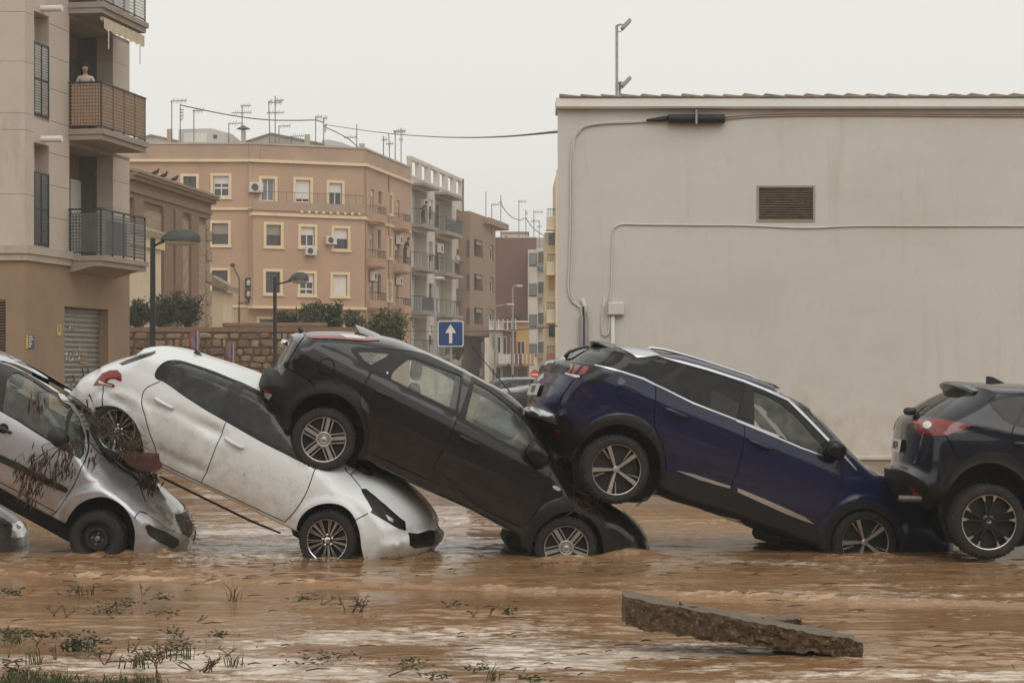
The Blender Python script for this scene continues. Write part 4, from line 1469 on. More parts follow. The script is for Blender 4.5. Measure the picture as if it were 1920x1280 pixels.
    for zz in (7.28, 10.42, 13.5):
        part(LF, 'facade_panel', B['beige'], ll, (ub0, ub1, -0.035, -0.003, zz + 0.004, zz + 0.57))
    # bay windows: recess back, pane, screen, overflow pipe
    for i, (a, b_, c, d) in enumerate(bays):
        part(LF, 'recess_back', B['beige'], ll, (a, b_, -0.36, -0.34, c, d))
        w_ = part(LF, 'window', B['darkframe'], ll, (a + 0.05, b_ - 0.05, -0.338, -0.31, c + 0.1, d - 0.75))
        part(LF, 'pane', B['pane'], w_, (a + 0.10, b_ - 0.10, -0.308, -0.30, c + 0.15, d - 0.80))
        so = part(LF, 'screen_frame', B['metal'], ll, (a, a + 0.03, -0.03, 0.01, c, c + 1.74), (b_ - 0.03, b_, -0.03, 0.01, c, c + 1.74), (a, b_, -0.03, 0.01, c, c + 0.05), (a, b_, -0.03, 0.01, c + 1.70, c + 1.74), ((a + b_) / 2 - 0.015, (a + b_) / 2 + 0.015, -0.03, 0.01, c, c + 1.74), (a, b_, -0.03, 0.01, c + 0.86, c + 0.89))
        mb = MB()
        perf(LF, mb, a + 0.03, b_ - 0.03, c + 0.05, c + 1.70, -0.012, 13, 26, 0.42)
        mb.build('perforated_sheet', B['metal3'] if i else B['metal2'], so)
        zp = d + 0.12
        um = (a + b_) / 2
        q0 = LF.p(um, -0.02, zp); q1 = LF.p(um, 0.52, zp)
        pp = MB().tube([q0, q1], 0.078, 14).build('drain_pipe', B['shutterw'], ll)
        smooth_by_angle(pp)
        qa = LF.p(um, 0.44, zp); qb = LF.p(um, 0.47, zp)
        MB().tube([qa, qb], 0.086, 14).build('pipe_collar', B['shutterw'], pp)
    # loggias and balconies
    slabs = [(4.43, 4.69), (7.57, 7.84), (10.72, 10.99), (13.87, 14.14)]
    dl = 0.95
    nearv = 0.93
    for i in range(3):
        f0 = slabs[i][1]; c0 = slabs[i + 1][0]
        mb = MB()
        mb.add([LF.p(up1, 0, f0), LF.p(up1, -dl, f0), LF.p(up1, -dl, c0), LF.p(up1, 0, c0)], [(0, 1, 2, 3)])
        mb.build('loggia_side', B['beige'], ll)
        part(LF, 'loggia_wall', B['brickin'], ll, (up1, ue - 0.2, -dl - 0.05, -dl, f0, c0))
        part(LF, 'loggia_end', B['darkin'], ll, (ul1 - 0.0, ul1 + 0.06, -dl, -0.45, f0, c0))
        part(LF, 'ceiling', B['slab'], ll, (up1, ue, -dl, 0.0, c0 - 0.10, c0 - 0.003))
        a, b_ = LF.u(129, -dl), LF.u(150, -dl)
        dr = part(LF, 'balcony_door', B['shutterw'] if i == 0 else B['darkframe'], ll, (a, b_, -dl + 0.003, -dl + 0.06, f0, f0 + 2.15))
        a, b_ = LF.u(166, -dl), LF.u(196, -dl)
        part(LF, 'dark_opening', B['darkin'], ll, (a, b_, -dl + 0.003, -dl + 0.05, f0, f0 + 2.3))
        z = f0
        ncol = 4
        for k in range(ncol):
            h_ = (c0 - f0) / ncol
            part(LF, 'column_panel', B['beige'], ll, (ul1, ue, -0.5, 0.0, f0 + k * h_ + 0.004, f0 + (k + 1) * h_ - 0.004))
        # wall lamp
        a, zz = LF.hit(161, 325 if i == 0 else 70, -dl + 0.1)
        if i == 0: MB().ell(LF.p(a, -dl + 0.12, zz), (0.09, 0.09, 0.11), 10, 8).build('wall_lamp', B['lampshade'], ll, smooth=True)
    for i in range(3):
        z0, z1 = slabs[i]
        a, b_ = up1 - 0.05, LF.u(278, nearv)
        bal = part(LF, 'balcony', B['slab'], ll, (a, b_, -0.9, nearv - 0.06, z0, z0 + 0.13), (a - 0.03, b_ + 0.05, -0.9, nearv, z0 + 0.133, z1), bevel=0)
        if i == 0:
            MB().hexa([LF.p(a, 0, z0 - 0.16), LF.p(b_, 0, z0 - 0.16), LF.p(b_, 0.03, z0 - 0.16), LF.p(a, 0.03, z0 - 0.16),
                       LF.p(a, 0, z0 - 0.003), LF.p(b_, 0, z0 - 0.003), LF.p(b_, nearv - 0.3, z0 - 0.003), LF.p(a, nearv - 0.3, z0 - 0.003)]).build('haunch', B['slab'], bal)
        # railing
        zr0, zr1 = z1 + 0.10, z1 + 1.13
        rv = nearv - 0.08
        mm = B['metal']
        n = 4
        L_ = b_ - a - 0.06
        u0 = a + 0.02
        for k in range(n + 1):
            uu = u0 + L_ * k / n
            part(LF, 'post', mm, bal, (uu - 0.02, uu + 0.02, rv - 0.02, rv + 0.02, z1, zr1))
        part(LF, 'post', mm, bal, (u0 - 0.02, u0 + 0.02, 0.02, 0.06, z1, zr1))
        part(LF, 'top_rail', mm, bal, (u0 - 0.03, u0 + L_ + 0.03, rv - 0.035, rv + 0.035, zr1, zr1 + 0.045), (u0 - 0.03, u0 + 0.03, 0.0, rv - 0.036, zr1, zr1 + 0.045))
        part(LF, 'bottom_rail', mm, bal, (u0, u0 + L_, rv - 0.015, rv + 0.015, zr0 - 0.04, zr0 - 0.01), (u0 - 0.015, u0 + 0.015, 0.0, rv - 0.016, zr0 - 0.04, zr0 - 0.01))
        sm = [B['metal2'], B['latt'], B['metal3']][i]
        for k in range(n):
            mb = MB()
            perf(LF, mb, u0 + L_ * k / n + 0.03, u0 + L_ * (k + 1) / n - 0.03, zr0, zr1 - (0.08 if i == 0 else 0.02), rv + 0.012, 9, 12, 0.5)
            mb.build('perforated_sheet', sm, bal)
        EF = Fr(LF.p(u0, 0, 0).xy, (LF.n.x, LF.n.y))      # near end, facing the camera
        mb = MB()
        perf(EF, mb, 0.04, rv - 0.03, zr0, zr1 - (0.08 if i == 0 else 0.02), 0.012, 10, 12, 0.5)
        mb.build('perforated_sheet', sm, bal)
        if i == 1:
            part(LF, 'reed_screen', B['reed'], bal, (u0, u0 + L_, rv - 0.03, rv - 0.024, zr0, zr1 - 0.03), label='brown reed screen behind the railing')
            part(EF, 'reed_screen', B['reed'], bal, (0.04, rv - 0.035, -0.03, -0.024, zr0, zr1 - 0.03))
        if i == 0:
            part(LF, 'wind_sheet', B['metal2'], bal, (u0 + 0.4, u0 + L_ * 0.6, rv - 0.03, rv - 0.026, zr0, zr1 - 0.2))
    # awning valance under the third slab
    aw = thing('awning', LF.p(3.5, 0.9, 10.3), 'rolled cream awning with a scalloped edge under the top balcony of the beige block', 'awning')
    va = nearv - 0.10
    a = LF.hit(195, 30, va); b_ = LF.hit(271, 60, va)
    n = 44
    top_, bot = [], []
    for k in range(n + 1):
        t = k / n
        uu = a[0] + (b_[0] - a[0]) * t
        zt_ = 10.70 - 0.05
        top_.append(LF.p(uu, va, zt_)); bot.append(LF.p(uu, va + 0.02 * math.sin(k), zt_ - 0.27 - 0.05 * abs(math.sin(k / n * PI * 7))))
    MB().add(top_ + bot, [(k, k + 1, n + 2 + k, n + 1 + k) for k in range(n)]).build('valance', mat('cream awning cloth', srgb(196, 184, 160), 0.9, var=0.1, scale=4), aw)
    MB().tube([LF.p(a[0], va - 0.06, 10.62), LF.p(b_[0], va - 0.06, 10.62)], 0.05, 10).build('roller', B['shutterw'], aw)
    for px, L_ in ((203, 0.55), (262, 0.6)):
        u_ = LF.u(px, va)
        MB().tube([LF.p(u_, va + 0.01, 10.45), LF.p(u_, va + 0.01, 10.45 - L_)], 0.014, 6).build('rod', B['shutterw'], aw)
    # notices
    a = LF.hit(49.5, 653, 0.015); b_ = LF.hit(64, 628, 0.015)
    nb = thing('notice', LF.p(a[0], 0.02, a[1]), 'small blue notice with a yellow edge on the brown wall', 'notice')
    wd = (b_[0] - a[0])
    part(LF, 'plate', mat('blue notice', srgb(48, 54, 104), 0.5), nb, (a[0] + wd * 0.22, b_[0], 0.004, 0.02, a[1], b_[1]))
    part(LF, 'edge', mat('yellow notice edge', srgb(214, 176, 60), 0.5), nb, (a[0], a[0] + wd * 0.215, 0.004, 0.02, a[1], b_[1]))
    for k, (f0_, f1_) in enumerate(((0.3, 0.75), (0.3, 0.85), (0.32, 0.6), (0.32, 0.7), (0.3, 0.55))):
        zz = b_[1] - (k + 0.7) * (b_[1] - a[1]) / 5.6
        part(LF, 'print_line', B['shutterw'], nb, (a[0] + wd * f0_, a[0] + wd * f1_, 0.021, 0.024, zz - 0.014, zz + 0.014))
    a = LF.hit(107, 629, 0.015); b_ = LF.hit(114.5, 608, 0.015)
    ys = thing('notice', LF.p(a[0], 0.02, a[1]), 'narrow yellow notice beside the metal shutter', 'notice')
    part(LF, 'plate', mat('yellow notice', srgb(190, 164, 84), 0.5), ys, (a[0], b_[0], 0.004, 0.02, a[1], b_[1]))
    t = text_mesh('S', 0.22, B['metal'], 'lettering', ys)
    ex = LF.d; ez = LF.n; ey = Vector((0, 0, 1))
    t.rotation_euler = Matrix((ex, ey, ez)).transposed().to_euler()
    t.location = LF.p((a[0] + b_[0]) / 2, 0.026, a[1] + (b_[1] - a[1]) * 0.62) - Vector(ys.location)
    return LF


LF = left_block()
# ------------------------------------------------------------ old brick church flank behind the stone wall
def church():
    MF = Fr((P(236, 0, 74).x, 74.0), (0.115, 1.0))
    ue = MF.u(389)
    c = thing('church', MF.p(ue / 2, 0, 0), 'old brown brick church flank with pilasters and a stepped eave behind the stone wall', 'church')
    ze = 9.15
    mb = wall(MF, 0, ue, -0.4, ze, [], 0)
    mb.add([MF.p(0, 0, -0.4), MF.p(0, -8, -0.4), MF.p(0, -8, ze), MF.p(0, 0, ze)], [(0, 1, 2, 3)])
    mb.build('wall', B['mbrick'], c)
    for a, b in ((262, 300), (336, 352), (366, 390)):
        part(MF, 'rubble_panel', B['mstone'], c, (MF.u(a), MF.u(b), 0.0, 0.05, 1.0, ze - 1.2))
    for a, b in ((244, 262), (300, 318), (322, 336), (352, 366)):
        part(MF, 'pilaster', B['mbrick'], c, (MF.u(a), MF.u(b), 0.0, 0.16, 0.0, ze - 0.9))
    for k, (v, z0, z1) in enumerate(((0.12, ze - 0.9, ze - 0.70), (0.2, ze - 0.697, ze - 0.5), (0.14, ze - 0.497, ze - 0.25), (0.34, ze - 0.247, ze - 0.1), (0.45, ze - 0.097, ze + 0.02))):
        part(MF, 'cornice', B['mbrick'], c, (-0.05 - v * 0.2, ue + v * 0.6, -0.2, v, z0, z1))
    MB().hexa([MF.p(0, 0.5, ze + 0.02), MF.p(ue + 0.3, 0.5, ze + 0.02), MF.p(ue + 0.3, -6, ze + 1.4), MF.p(0, -6, ze + 1.4),
               MF.p(0, 0.5, ze + 0.12), MF.p(ue + 0.3, 0.5, ze + 0.12), MF.p(ue + 0.3, -6, ze + 1.5), MF.p(0, -6, ze + 1.5)]).build('roof', B['tile'], c)
    z = 0.6
    k = 0
    while z < ze - 1.1:
        h_ = 0.42 + 0.06 * rng.random()
        d = 0.22 if k % 2 else 0.10
        part(MF, 'quoin', B['mstone'], c, (ue - 0.5, ue + d, -0.3, 0.10 + 0.05 * (k % 2), z, z + h_ - 0.03), bevel=0.02)
        z += h_
        k += 1
    # low lean-to with a tiled eave in front
    AF = Fr((P(236, 0, 70.8).x, 70.8), (0.16, 1.0))
    a = thing('outbuilding', AF.p(1.5, 0, 0), 'cream outbuilding with a tiled eave squeezed between beige block and church', 'outbuilding')
    u1 = AF.u(302); zt = AF.hit(302, 447)[1]
    mb = wall(AF, 0, u1, -0.4, zt, [])
    mb.build('wall', B['creamwall'], a)
    part(AF, 'end_wall', B['creamwall'], a, (u1 - 0.15, u1, -3, 0.003, -0.4, zt))
    part(AF, 'fascia', B['cream'], a, (-0.1, u1 + 0.05, 0.0, 0.14, zt - 0.45, zt - 0.02))
    MB().hexa([AF.p(-0.2, 0.34, zt), AF.p(u1 + 0.25, 0.34, zt), AF.p(u1 + 0.25, -3, zt + 1.1), AF.p(-0.2, -3, zt + 1.1),
               AF.p(-0.2, 0.34, zt + 0.14), AF.p(u1 + 0.25, 0.34, zt + 0.14), AF.p(u1 + 0.25, -3, zt + 1.24), AF.p(-0.2, -3, zt + 1.24)]).build('roof', B['tile'], a)
    # small annex right of the church
    A2 = Fr((P(393, 0, 86).x, 86.0), (1, 0.0))
    a2 = thing('outbuilding', A2.p(0.5, 0, 0), 'small cream annex with an overhanging tiled eave at the far end of the church', 'outbuilding')
    w_ = A2.u(418); zt = A2.hit(400, 545)[1]
    part(A2, 'wall', B['creamwall'], a2, (0, w_, -3, 0, -0.4, zt))
    MB().hexa([A2.p(-0.1, 0.3, zt + 0.30), A2.p(w_ + 0.28, 0.3, zt - 0.03), A2.p(w_ + 0.28, -3, zt - 0.03), A2.p(-0.1, -3, zt + 0.3),
               A2.p(-0.1, 0.3, zt + 0.75), A2.p(w_ + 0.28, 0.3, zt + 0.22), A2.p(w_ + 0.28, -3, zt + 0.22), A2.p(-0.1, -3, zt + 0.75)]).build('roof', B['tile'], a2)
    # pigeons on the eave
    for (px, py) in ((291, 322), (307, 328), (327, 336)):
        u_, z_ = MF.hit(px, py, 0.4)
        q = MF.p(u_, 0.4, ze + 0.13)
        g = thing('pigeon', q, {291: 'dark pigeon on the church eave, nearest the balconies', 307: 'middle pigeon on the church eave', 327: 'pigeon on the church eave farthest from the beige block'}[px], 'pigeon', 'pigeons on the church eave')
        m = MB().ell(q + Vector((0, 0, 0.10)), (0.15, 0.08, 0.08), 10, 7, 1, Matrix.Rotation(R(-20), 3, 'Y'))
        m.ell(q + Vector((0.12, 0, 0.21)), (0.05, 0.045, 0.05), 8, 6)
        m.tube([q + Vector((0.16, 0, 0.21)), q + Vector((0.20, 0, 0.20))], [0.012, 0.003], 5)
        m.hexa([q + Vector(t) for t in ((-0.1, -0.04, 0.06), (-0.26, -0.03, 0.03), (-0.26, 0.03, 0.03), (-0.1, 0.04, 0.06), (-0.1, -0.04, 0.09), (-0.26, -0.03, 0.045), (-0.26, 0.03, 0.045), (-0.1, 0.04, 0.09))])
        m.tube([q + Vector((0, 0.02, 0.05)), q + Vector((0.01, 0.02, 0))], 0.008, 4)
        m.tube([q + Vector((0, -0.02, 0.05)), q + Vector((0.01, -0.02, 0))], 0.008, 4)
        m.build('body', B['pole'], g, smooth=True)


church()


# ------------------------------------------------------------ rubble boundary wall
def stone_wall():
    Y0 = 68.0
    x0 = P(225, 0, Y0).x; x1 = P(705, 0, Y0).x
    zt = P(0, 622, Y0).z
    fr = Fr((x0, Y0), (1, 0))
    w_ = thing('stone_wall', ((x0 + x1) / 2, Y0, 0), 'rubble stone boundary wall with a brick coping below the church and the salmon block', 'wall')
    L_ = x1 - x0
    part(fr, 'core', B['mortar'], w_, (0, L_, -0.4, 0.0, -0.4, zt))
    z = zt + 0.003
    for k in range(2):
        u = 0.0
        h_ = 0.085
        while u < L_:
            l_ = 0.55 * rng.uniform(0.7, 1.4)
            part(fr, 'coping_brick', B['mbrick'], w_, (u, min(u + l_, L_) - 0.01, -0.45, 0.05 - 0.03 * k, z, z + h_ - 0.008))
            u += l_
        z += h_
    us = fr.u(416); ue = fr.u(612)
    part(fr, 'raised_coping', B['mbrick'], w_, (us, ue, -0.4, -0.05, z, z + 0.14), bevel=0.02)
    sm = [mat('rubble stone %s' % n, srgb(*[q * 0.80 for q in c]), 0.95, var=0.3, scale=7, bump=0.4, bscale=14) for n, c in (('buff', (168, 142, 112)), ('grey brown', (140, 116, 94)), ('tan', (156, 122, 90)), ('pale', (182, 160, 134)))]
    z = zt - 0.03
    rows = 0
    while z > 0.95 and rows < 10:
        h_ = rng.uniform(0.17, 0.30)
        u = rng.uniform(-0.2, 0)
        while u < L_:
            l_ = rng.choice((0.18, 0.26, 0.34, 0.42, 0.55, 0.62)) * rng.uniform(0.85, 1.15)
            cx, cz = u + l_ / 2, z - h_ / 2 + rng.uniform(-0.03, 0.03)
            if rng.random() < 0.93:
                n = rng.choice((6, 7, 8))
                ring = []
                for k in range(n):
                    t = 2 * PI * (k + rng.uniform(-0.25, 0.25)) / n
                    e = 0.55
                    c, q = math.cos(t), math.sin(t)
                    ring.append((cx + math.copysign(abs(c) ** e, c) * (l_ / 2 - 0.009) * rng.uniform(0.82, 1), cz + math.copysign(abs(q) ** e, q) * (h_ / 2 - 0.007) * rng.uniform(0.82, 1.05)))
                v1 = rng.uniform(0.04, 0.10)
                a = [fr.p(p[0], -0.02, p[1]) for p in ring]
                b = [fr.p(p[0], v1 * 0.6, p[1]) for p in ring]
                c_ = [fr.p(cx + (p[0] - cx) * 0.72, v1 + rng.uniform(-.012, .012), cz + (p[1] - cz) * 0.72) for p in ring]
                mb = MB().add(a + b + c_, [(k, (k + 1) % n, n + (k + 1) % n, n + k) for k in range(n)] + [(n + k, n + (k + 1) % n, 2 * n + (k + 1) % n, 2 * n + k) for k in range(n)] + [tuple(range(2 * n, 3 * n))])
                mb.build('stone', rng.choice(sm), w_)
            u += l_
        z -= h_
        rows += 1


stone_wall()


# ------------------------------------------------------------ helpers for far facades
def window(fr, par, a, b, c, d, blind=0.0, bm='shutterw', sash='darkframe', sur=True, v=0.0, dep=0.22, pane='pane', cross=None, mull=True, dv=0.05):
    """window object in the opening (a..b, c..d)"""
    f_ = 0.06
    vi = v - dep + 0.06
    bx = [(a, a + f_, vi - 0.05, vi, c, d), (b - f_, b, vi - 0.05, vi, c, d), (a + f_, b - f_, vi - 0.05, vi, d - f_, d), (a + f_, b - f_, vi - 0.05, vi, c, c + f_)]
    if mull: bx.append(((a + b) / 2 - 0.03, (a + b) / 2 + 0.03, vi - 0.05, vi - 0.003, c + f_, d - f_))
    if cross: bx.append((a + f_, b - f_, vi - 0.05, vi + 0.003, c + (d - c) * cross - 0.05, c + (d - c) * cross + 0.05))
    w_ = part(fr, 'window', B[sash], par, *bx)
    part(fr, 'pane', B[pane], w_, (a + f_, b - f_, vi - 0.045, vi - 0.03, c + f_, d - f_))
    if blind: part(fr, 'roller_blind', B[bm], w_, (a + 0.01, b - 0.01, vi + 0.005, vi + 0.03, d - (d - c) * blind, d))
    if sur:
        s_ = 0.17
        part(fr, 'surround', B['cream'], w_, (a - s_, a, v, v + dv, c - 0.10, d + s_), (b, b + s_, v, v + dv, c - 0.10, d + s_), (a, b, v, v + dv, d, d + s_), (a - s_ - 0.06, b + s_ + 0.06, v, v + dv + 0.06, c - 0.2, c - 0.10 - 0.003), (a, b, v, v + dv, c - 0.097, c - 0.0))
    return w_


def acunit(fr, par, px, py, w_=0.8, h_=0.58, v=0.0, label=None, group='air conditioners on the salmon block'):
    u, z = fr.hit(px, py, v)
    t = thing('air_conditioner', fr.p(u, v + 0.15, z), label, 'air conditioner', group)
    part(fr, 'casing', B['ac'], t, (u - w_ / 2, u + w_ / 2, v + 0.08, v + 0.38, z - h_ / 2, z + h_ / 2), bevel=0.02)
    q = fr.p(u - w_ * 0.12, v + 0.383, z)
    ring = [q + fr.d * (h_ * 0.36 * math.cos(k / 16 * 2 * PI)) + Vector((0, 0, h_ * 0.36 * math.sin(k / 16 * 2 * PI))) for k in range(16)]
    MB().prism(ring, fr.n * 0.012).build('fan_grille', B['acdark'], t)
    part(fr, 'bracket', B['metal'], t, (u - w_ * 0.35, u - w_ * 0.30, v, v + 0.34, z - h_ / 2 - 0.05, z - h_ / 2 - 0.003), (u + w_ * 0.30, u + w_ * 0.35, v, v + 0.34, z - h_ / 2 - 0.05, z - h_ / 2 - 0.003))
    return t


def rail(fr, par, a, b, v, z0, z1, n, m=None, ends=None, r=0.012):
    mb = MB()
    mb.tube([fr.p(a, v, z1), fr.p(b, v, z1)], r * 1.5, 4)
    for k in range(n + 1):
        u = a + (b - a) * k / n
        mb.tube([fr.p(u, v, z0), fr.p(u, v, z1)], r, 4, False)
    if ends is not None:
        for u in (a, b):
            mb.tube([fr.p(u, v, z1), fr.p(u, ends, z1)], r * 1.5, 4)
            for k in range(1, 4):
                vv = v + (ends - v) * k / 4
                mb.tube([fr.p(u, vv, z0), fr.p(u, vv, z1)], r, 4, False)
    return mb.build('railing', m or B['metal'], par)


# ------------------------------------------------------------ salmon apartment block
P0 = P(475, 0, 121.0); P1 = P(683, 0, 124.5)
SF = Fr((P1.x, P1.y), (0.1875, 1.0))            # the street front all further blocks stand on


def salmon_block():
    b = thing('apartment_block', (-14, 123, 0), 'salmon apartment block with cream window surrounds and air conditioners', 'building')
    F1 = Fr((P(150, 0, 121.8).x, 121.8), (1, 0))
    F2 = Fr((P0.x, P0.y), ((P1 - P0).x, (P1 - P0).y))
    f1e = F1.u(475.5)
    L2 = (Vector(P1) - Vector(P0)).length
    zc = F1.hit(400, 304)[1]          # main cornice
    zp = F1.hit(400, 271)[1]          # parapet top
    zb = F1.hit(400, 394)[1]          # string course
    z0b = F2.hit(560, 574)[1]         # underside of the bay
    spec1 = [(343.7, 368, 331, 366, 0, None, 'darkframe', None), (400, 429, 330, 368, 0.38, 'shutterw', 'whiteframe', 0.42),
             (397.5, 428, 418.6, 458, 0.5, 'shutterg', 'darkframe', None), (397.5, 427, 507, 546.5, 0.0, None, 'darkframe', None), (409, 426, 596, 640, 0, None, 'darkframe', None)]
    holes = []
    for s_ in spec1:
        a, d = F1.hit(s_[0], s_[2]); c_, e = F1.hit(s_[1], s_[3])
        holes.append((a, c_, e, d))
    mb = wall(F1, 0, f1e, -0.4, zc, holes, 0, 0.25)
    spec2 = [(499, 526.5, 421, 461, 0.48, 'shutterg', 'darkframe', None), (563.7, 590, 425, 462, 0.42, 'shutterw', 'whiteframe', None), (626, 652, 428, 467, 0.5, 'shutterw', 'darkframe', None),
             (498, 525, 509, 549, 0.0, None, 'darkframe', None), (562.6, 589, 512.6, 552, 0.42, 'shutterw', 'whiteframe', 0.26), (624, 651, 515, 554, 0.985, 'shutterw', 'whiteframe', None)]
    h2 = []
    zbt = F2.hit(570, 397)[1]
    for s_ in spec2:
        a, d = F2.hit(s_[0], s_[2]); c_, e = F2.hit(s_[1], s_[3])
        h2.append((a, c_, e, d))
    wall(F2, 0, L2, z0b, zbt, h2, 0, 0.25, mb)
    # left cheek and underside of the bay
    mb.add([F2.p(0, 0, z0b), F2.p(0, -0.9, z0b), F2.p(0, -0.9, zbt), F2.p(0, 0, zbt)], [(0, 1, 2, 3)])
    mb.add([F2.p(0, 0, z0b), F2.p(L2, 0, z0b), F2.p(L2, -0.9, z0b), F2.p(0, -0.9, z0b)], [(0, 1, 2, 3)])
    # top floor behind the terrace and the ground floor below the bay
    vb = 0.0
    FB = Fr(F2.p(0, -0.8, 0).xy, (F2.p(L2 + 0.05, -0.04, 0) - F2.p(0, -0.8, 0)).xy)
    LB = (F2.p(L2 + 0.05, -0.04, 0) - F2.p(0, -0.8, 0)).length
    spec3 = [(490.6, 515, 335, 377, 0, None, 'whiteframe', None, 'paneb'), (554.6, 581.6, 337, 380, 0.84, 'shutterw', 'whiteframe', None, 'pane'), (617, 641, 343, 386, 0.42, 'shutterw', 'whiteframe', None, 'pane')]
    h3 = []
    for s_ in spec3:
        a, d = FB.hit(s_[0], s_[2], vb); c_, e = FB.hit(s_[1], s_[3], vb)
        h3.append((a, c_, e, d))
    wall(FB, 0.0, LB, zbt - 0.3, zc, h3, vb, 0.25, mb)
    spec4 = [(486, 512, 598, 640, 0, None, 'darkframe', None), (629, 643, 600, 640, 0, None, 'darkframe', None)]
    h4 = []
    for s_ in spec4:
        a, d = FB.hit(s_[0], s_[2], vb); c_, e = FB.hit(s_[1], s_[3], vb)
        h4.append((a, c_, e, d))
    wall(FB, 0.0, LB, -0.4, z0b, h4, vb, 0.25, mb)
    # street front
    L3 = SF.u(769)
    sp3 = [(695, 702, 354, 396, 'd'), (710, 716, 358, 384, 'b'), (694, 701, 438, 473, 'd'), (709, 715, 430, 468, 'b'), (693, 700, 526, 563, 'd'), (708, 714.6, 514, 551, 'b'),
           (728.5, 735, 365, 401, 'w'), (727.5, 734, 447, 483, 'w'), (726.5, 734, 528, 562, 'w'), (744, 750, 375, 410, 'd'), (741, 749, 459, 491, 'd'), (741, 747, 533, 570, 'd')]
    h5 = []
    for s_ in sp3:
        a, d = SF.hit(s_[0], s_[2]); c_, e = SF.hit(s_[1], s_[3])
        h5.append((a, c_, e, d))
    wall(SF, 0, L3, -0.4, zc, h5, 0, 0.25, mb)
    mb.build('wall', B['pink'], b)
    for s_, h_ in zip(spec1, holes): window(F1, b, *h_, blind=s_[4], bm=s_[5] or 'shutterw', sash=s_[6], cross=s_[7])
    for s_, h_ in zip(spec2, h2): window(F2, b, *h_, blind=s_[4], bm=s_[5] or 'shutterw', sash=s_[6], cross=s_[7])
    for s_, h_ in zip(spec3, h3): window(FB, b, *h_, blind=s_[4], bm=s_[5] or 'shutterw', sash=s_[6], cross=s_[7], v=vb, pane=s_[8])
    for s_, h_ in zip(spec4, h4): window(FB, b, *h_, blind=s_[4], sash=s_[6], v=vb)
    for s_, h_ in zip(sp3, h5):
        window(SF, b, *h_, blind={'d': 0.3, 'b': 0, 'w': 0.9}[s_[4]], bm='shutterw', sash='darkframe' if s_[4] == 'b' else 'whiteframe', sur=s_[4] == 'w', mull=s_[4] == 'd')
    # parapet, cornices
    par = MB()
    F1.box(par, 0, f1e + 0.4, -0.3, 0.02, zc + 0.18, zp)
    FB.box(par, 0.02, LB, -0.3, 0.015, zc + 0.18, zp - 0.0)
    SF.box(par, 0.0, L3 - 0.02, -0.35, 0.01, zc + 0.18, zp)
    par.build('parapet', B['pinkpar'], b)
    part(F1, 'coping', B['concrete'], b, (0, f1e + 0.35, -0.34, 0.08, zp + 0.003, zp + 0.11))
    part(FB, 'coping', B['concrete'], b, (0.0, LB + 0.03, -0.34, 0.08, zp + 0.006, zp + 0.115))
    part(SF, 'coping', B['concrete'], b, (-0.02, L3 - 0.02, -0.4, 0.07, zp + 0.009, zp + 0.12))
    for z, h_, v in ((zc, 0.17, 0.22), (zb, 0.15, 0.14)):
        part(F1, 'string_course', B['cream'], b, (0, f1e, -0.02, v, z, z + h_))
    part(FB, 'string_course', B['cream'], b, (0.0, LB + 0.1, -0.02, 0.22, zc, zc + 0.172))
    part(SF, 'string_course', B['cream'], b, (-0.05, L3, -0.02, 0.22, zc, zc + 0.174))
    part(SF, 'string_course', B['cream'], b, (0.02, L3, -0.02, 0.12, zbt - 0.35, zbt - 0.2))
    part(F2, 'string_course', B['cream'], b, (-0.1, L2 + 0.1, -0.4, 0.14, zbt - 0.34, zbt - 0.16))
    part(F2, 'string_course', B['cream'], b, (-0.1, L2 + 0.1, -0.7, 0.16, z0b - 0.17, z0b - 0.003))
    part(F1, 'string_course', B['cream'], b, (0, f1e, -0.02, 0.08, z0b - 0.1, z0b + 0.06))
    # terrace over the bay
    te = part(F2, 'terrace', B['pinkpar'], b, (-0.08, L2 + 0.02, -0.75, 0.10, zbt, zbt + 0.12), (-0.05, L2, -0.08, 0.06, zbt + 0.123, zbt + 0.55))
    rail(F2, te, 0.1, L2 - 0.1, 0.0, zbt + 0.55, zbt + 1.15, 14, r=0.008)
    for k in range(9):
        u_ = L2 * (0.42 + 0.065 * k)
        MB().ell(F2.p(u_, 0.16, zbt - 0.05), (0.10, 0.08, 0.10), 8, 6).build('flower_pot', B['cream'], te, smooth=True)
    # street balconies
    for (pa, pb, zs_, rr) in ((687, 725.5, (419, 502, 581), 1), (736.5, 771.5, (432, 512, 590), 1)):
        for y in zs_:
            vv = 0.75
            u0, zz = SF.hit(pa, y, 0); u1 = SF.u(pb, vv)
            u0 += 0.1
            pt_ = part(SF, 'balcony', B['pink'], b, (u0, u1, 0.0, vv, zz + 0.12, zz + 0.62), (u0 + 0.08, u1 - 0.08, 0.0, vv - 0.12, zz, zz + 0.117))
            rail(SF, pt_, u0 + 0.05, u1 - 0.05, vv - 0.05, zz + 0.62, zz + 1.12, 12, ends=0.02, r=0.010)
    # rainwater pipe at the corner
    MB().tube([SF.p(0.25, 0.06, 0), SF.p(0.25, 0.06, zc)], 0.04, 8).build('drain_pipe', B['pinkpar'], b)
    MB().tube([SF.p(L3 * 0.5, 0.08, 0), SF.p(L3 * 0.5, 0.08, zc)], 0.06, 8).build('drain_pipe', B['pinkpar'], b)
    # roof deck and attic structures
    MB().add([(P(150, 0, 122).x, 122.1, zp - 1.1), (P0.x, 122.1, zp - 1.1), (P1.x, 125.2, zp - 1.1), (P(769, 0, 137).x, 137, zp - 1.1), (P(150, 0, 140).x, 140, zp - 1.1)], [(0, 1, 2, 3, 4)]).build('roof', B['concrete'], b)

    def pent(px0, px1, py, Y, top_slope=None):
        a = P(px0, py, Y); c = P(px1, py, Y)
        return a, c
    a, c = pent(335, 436, 241, 127)
    z1, z2 = a.z, P(0, 252, 127).z
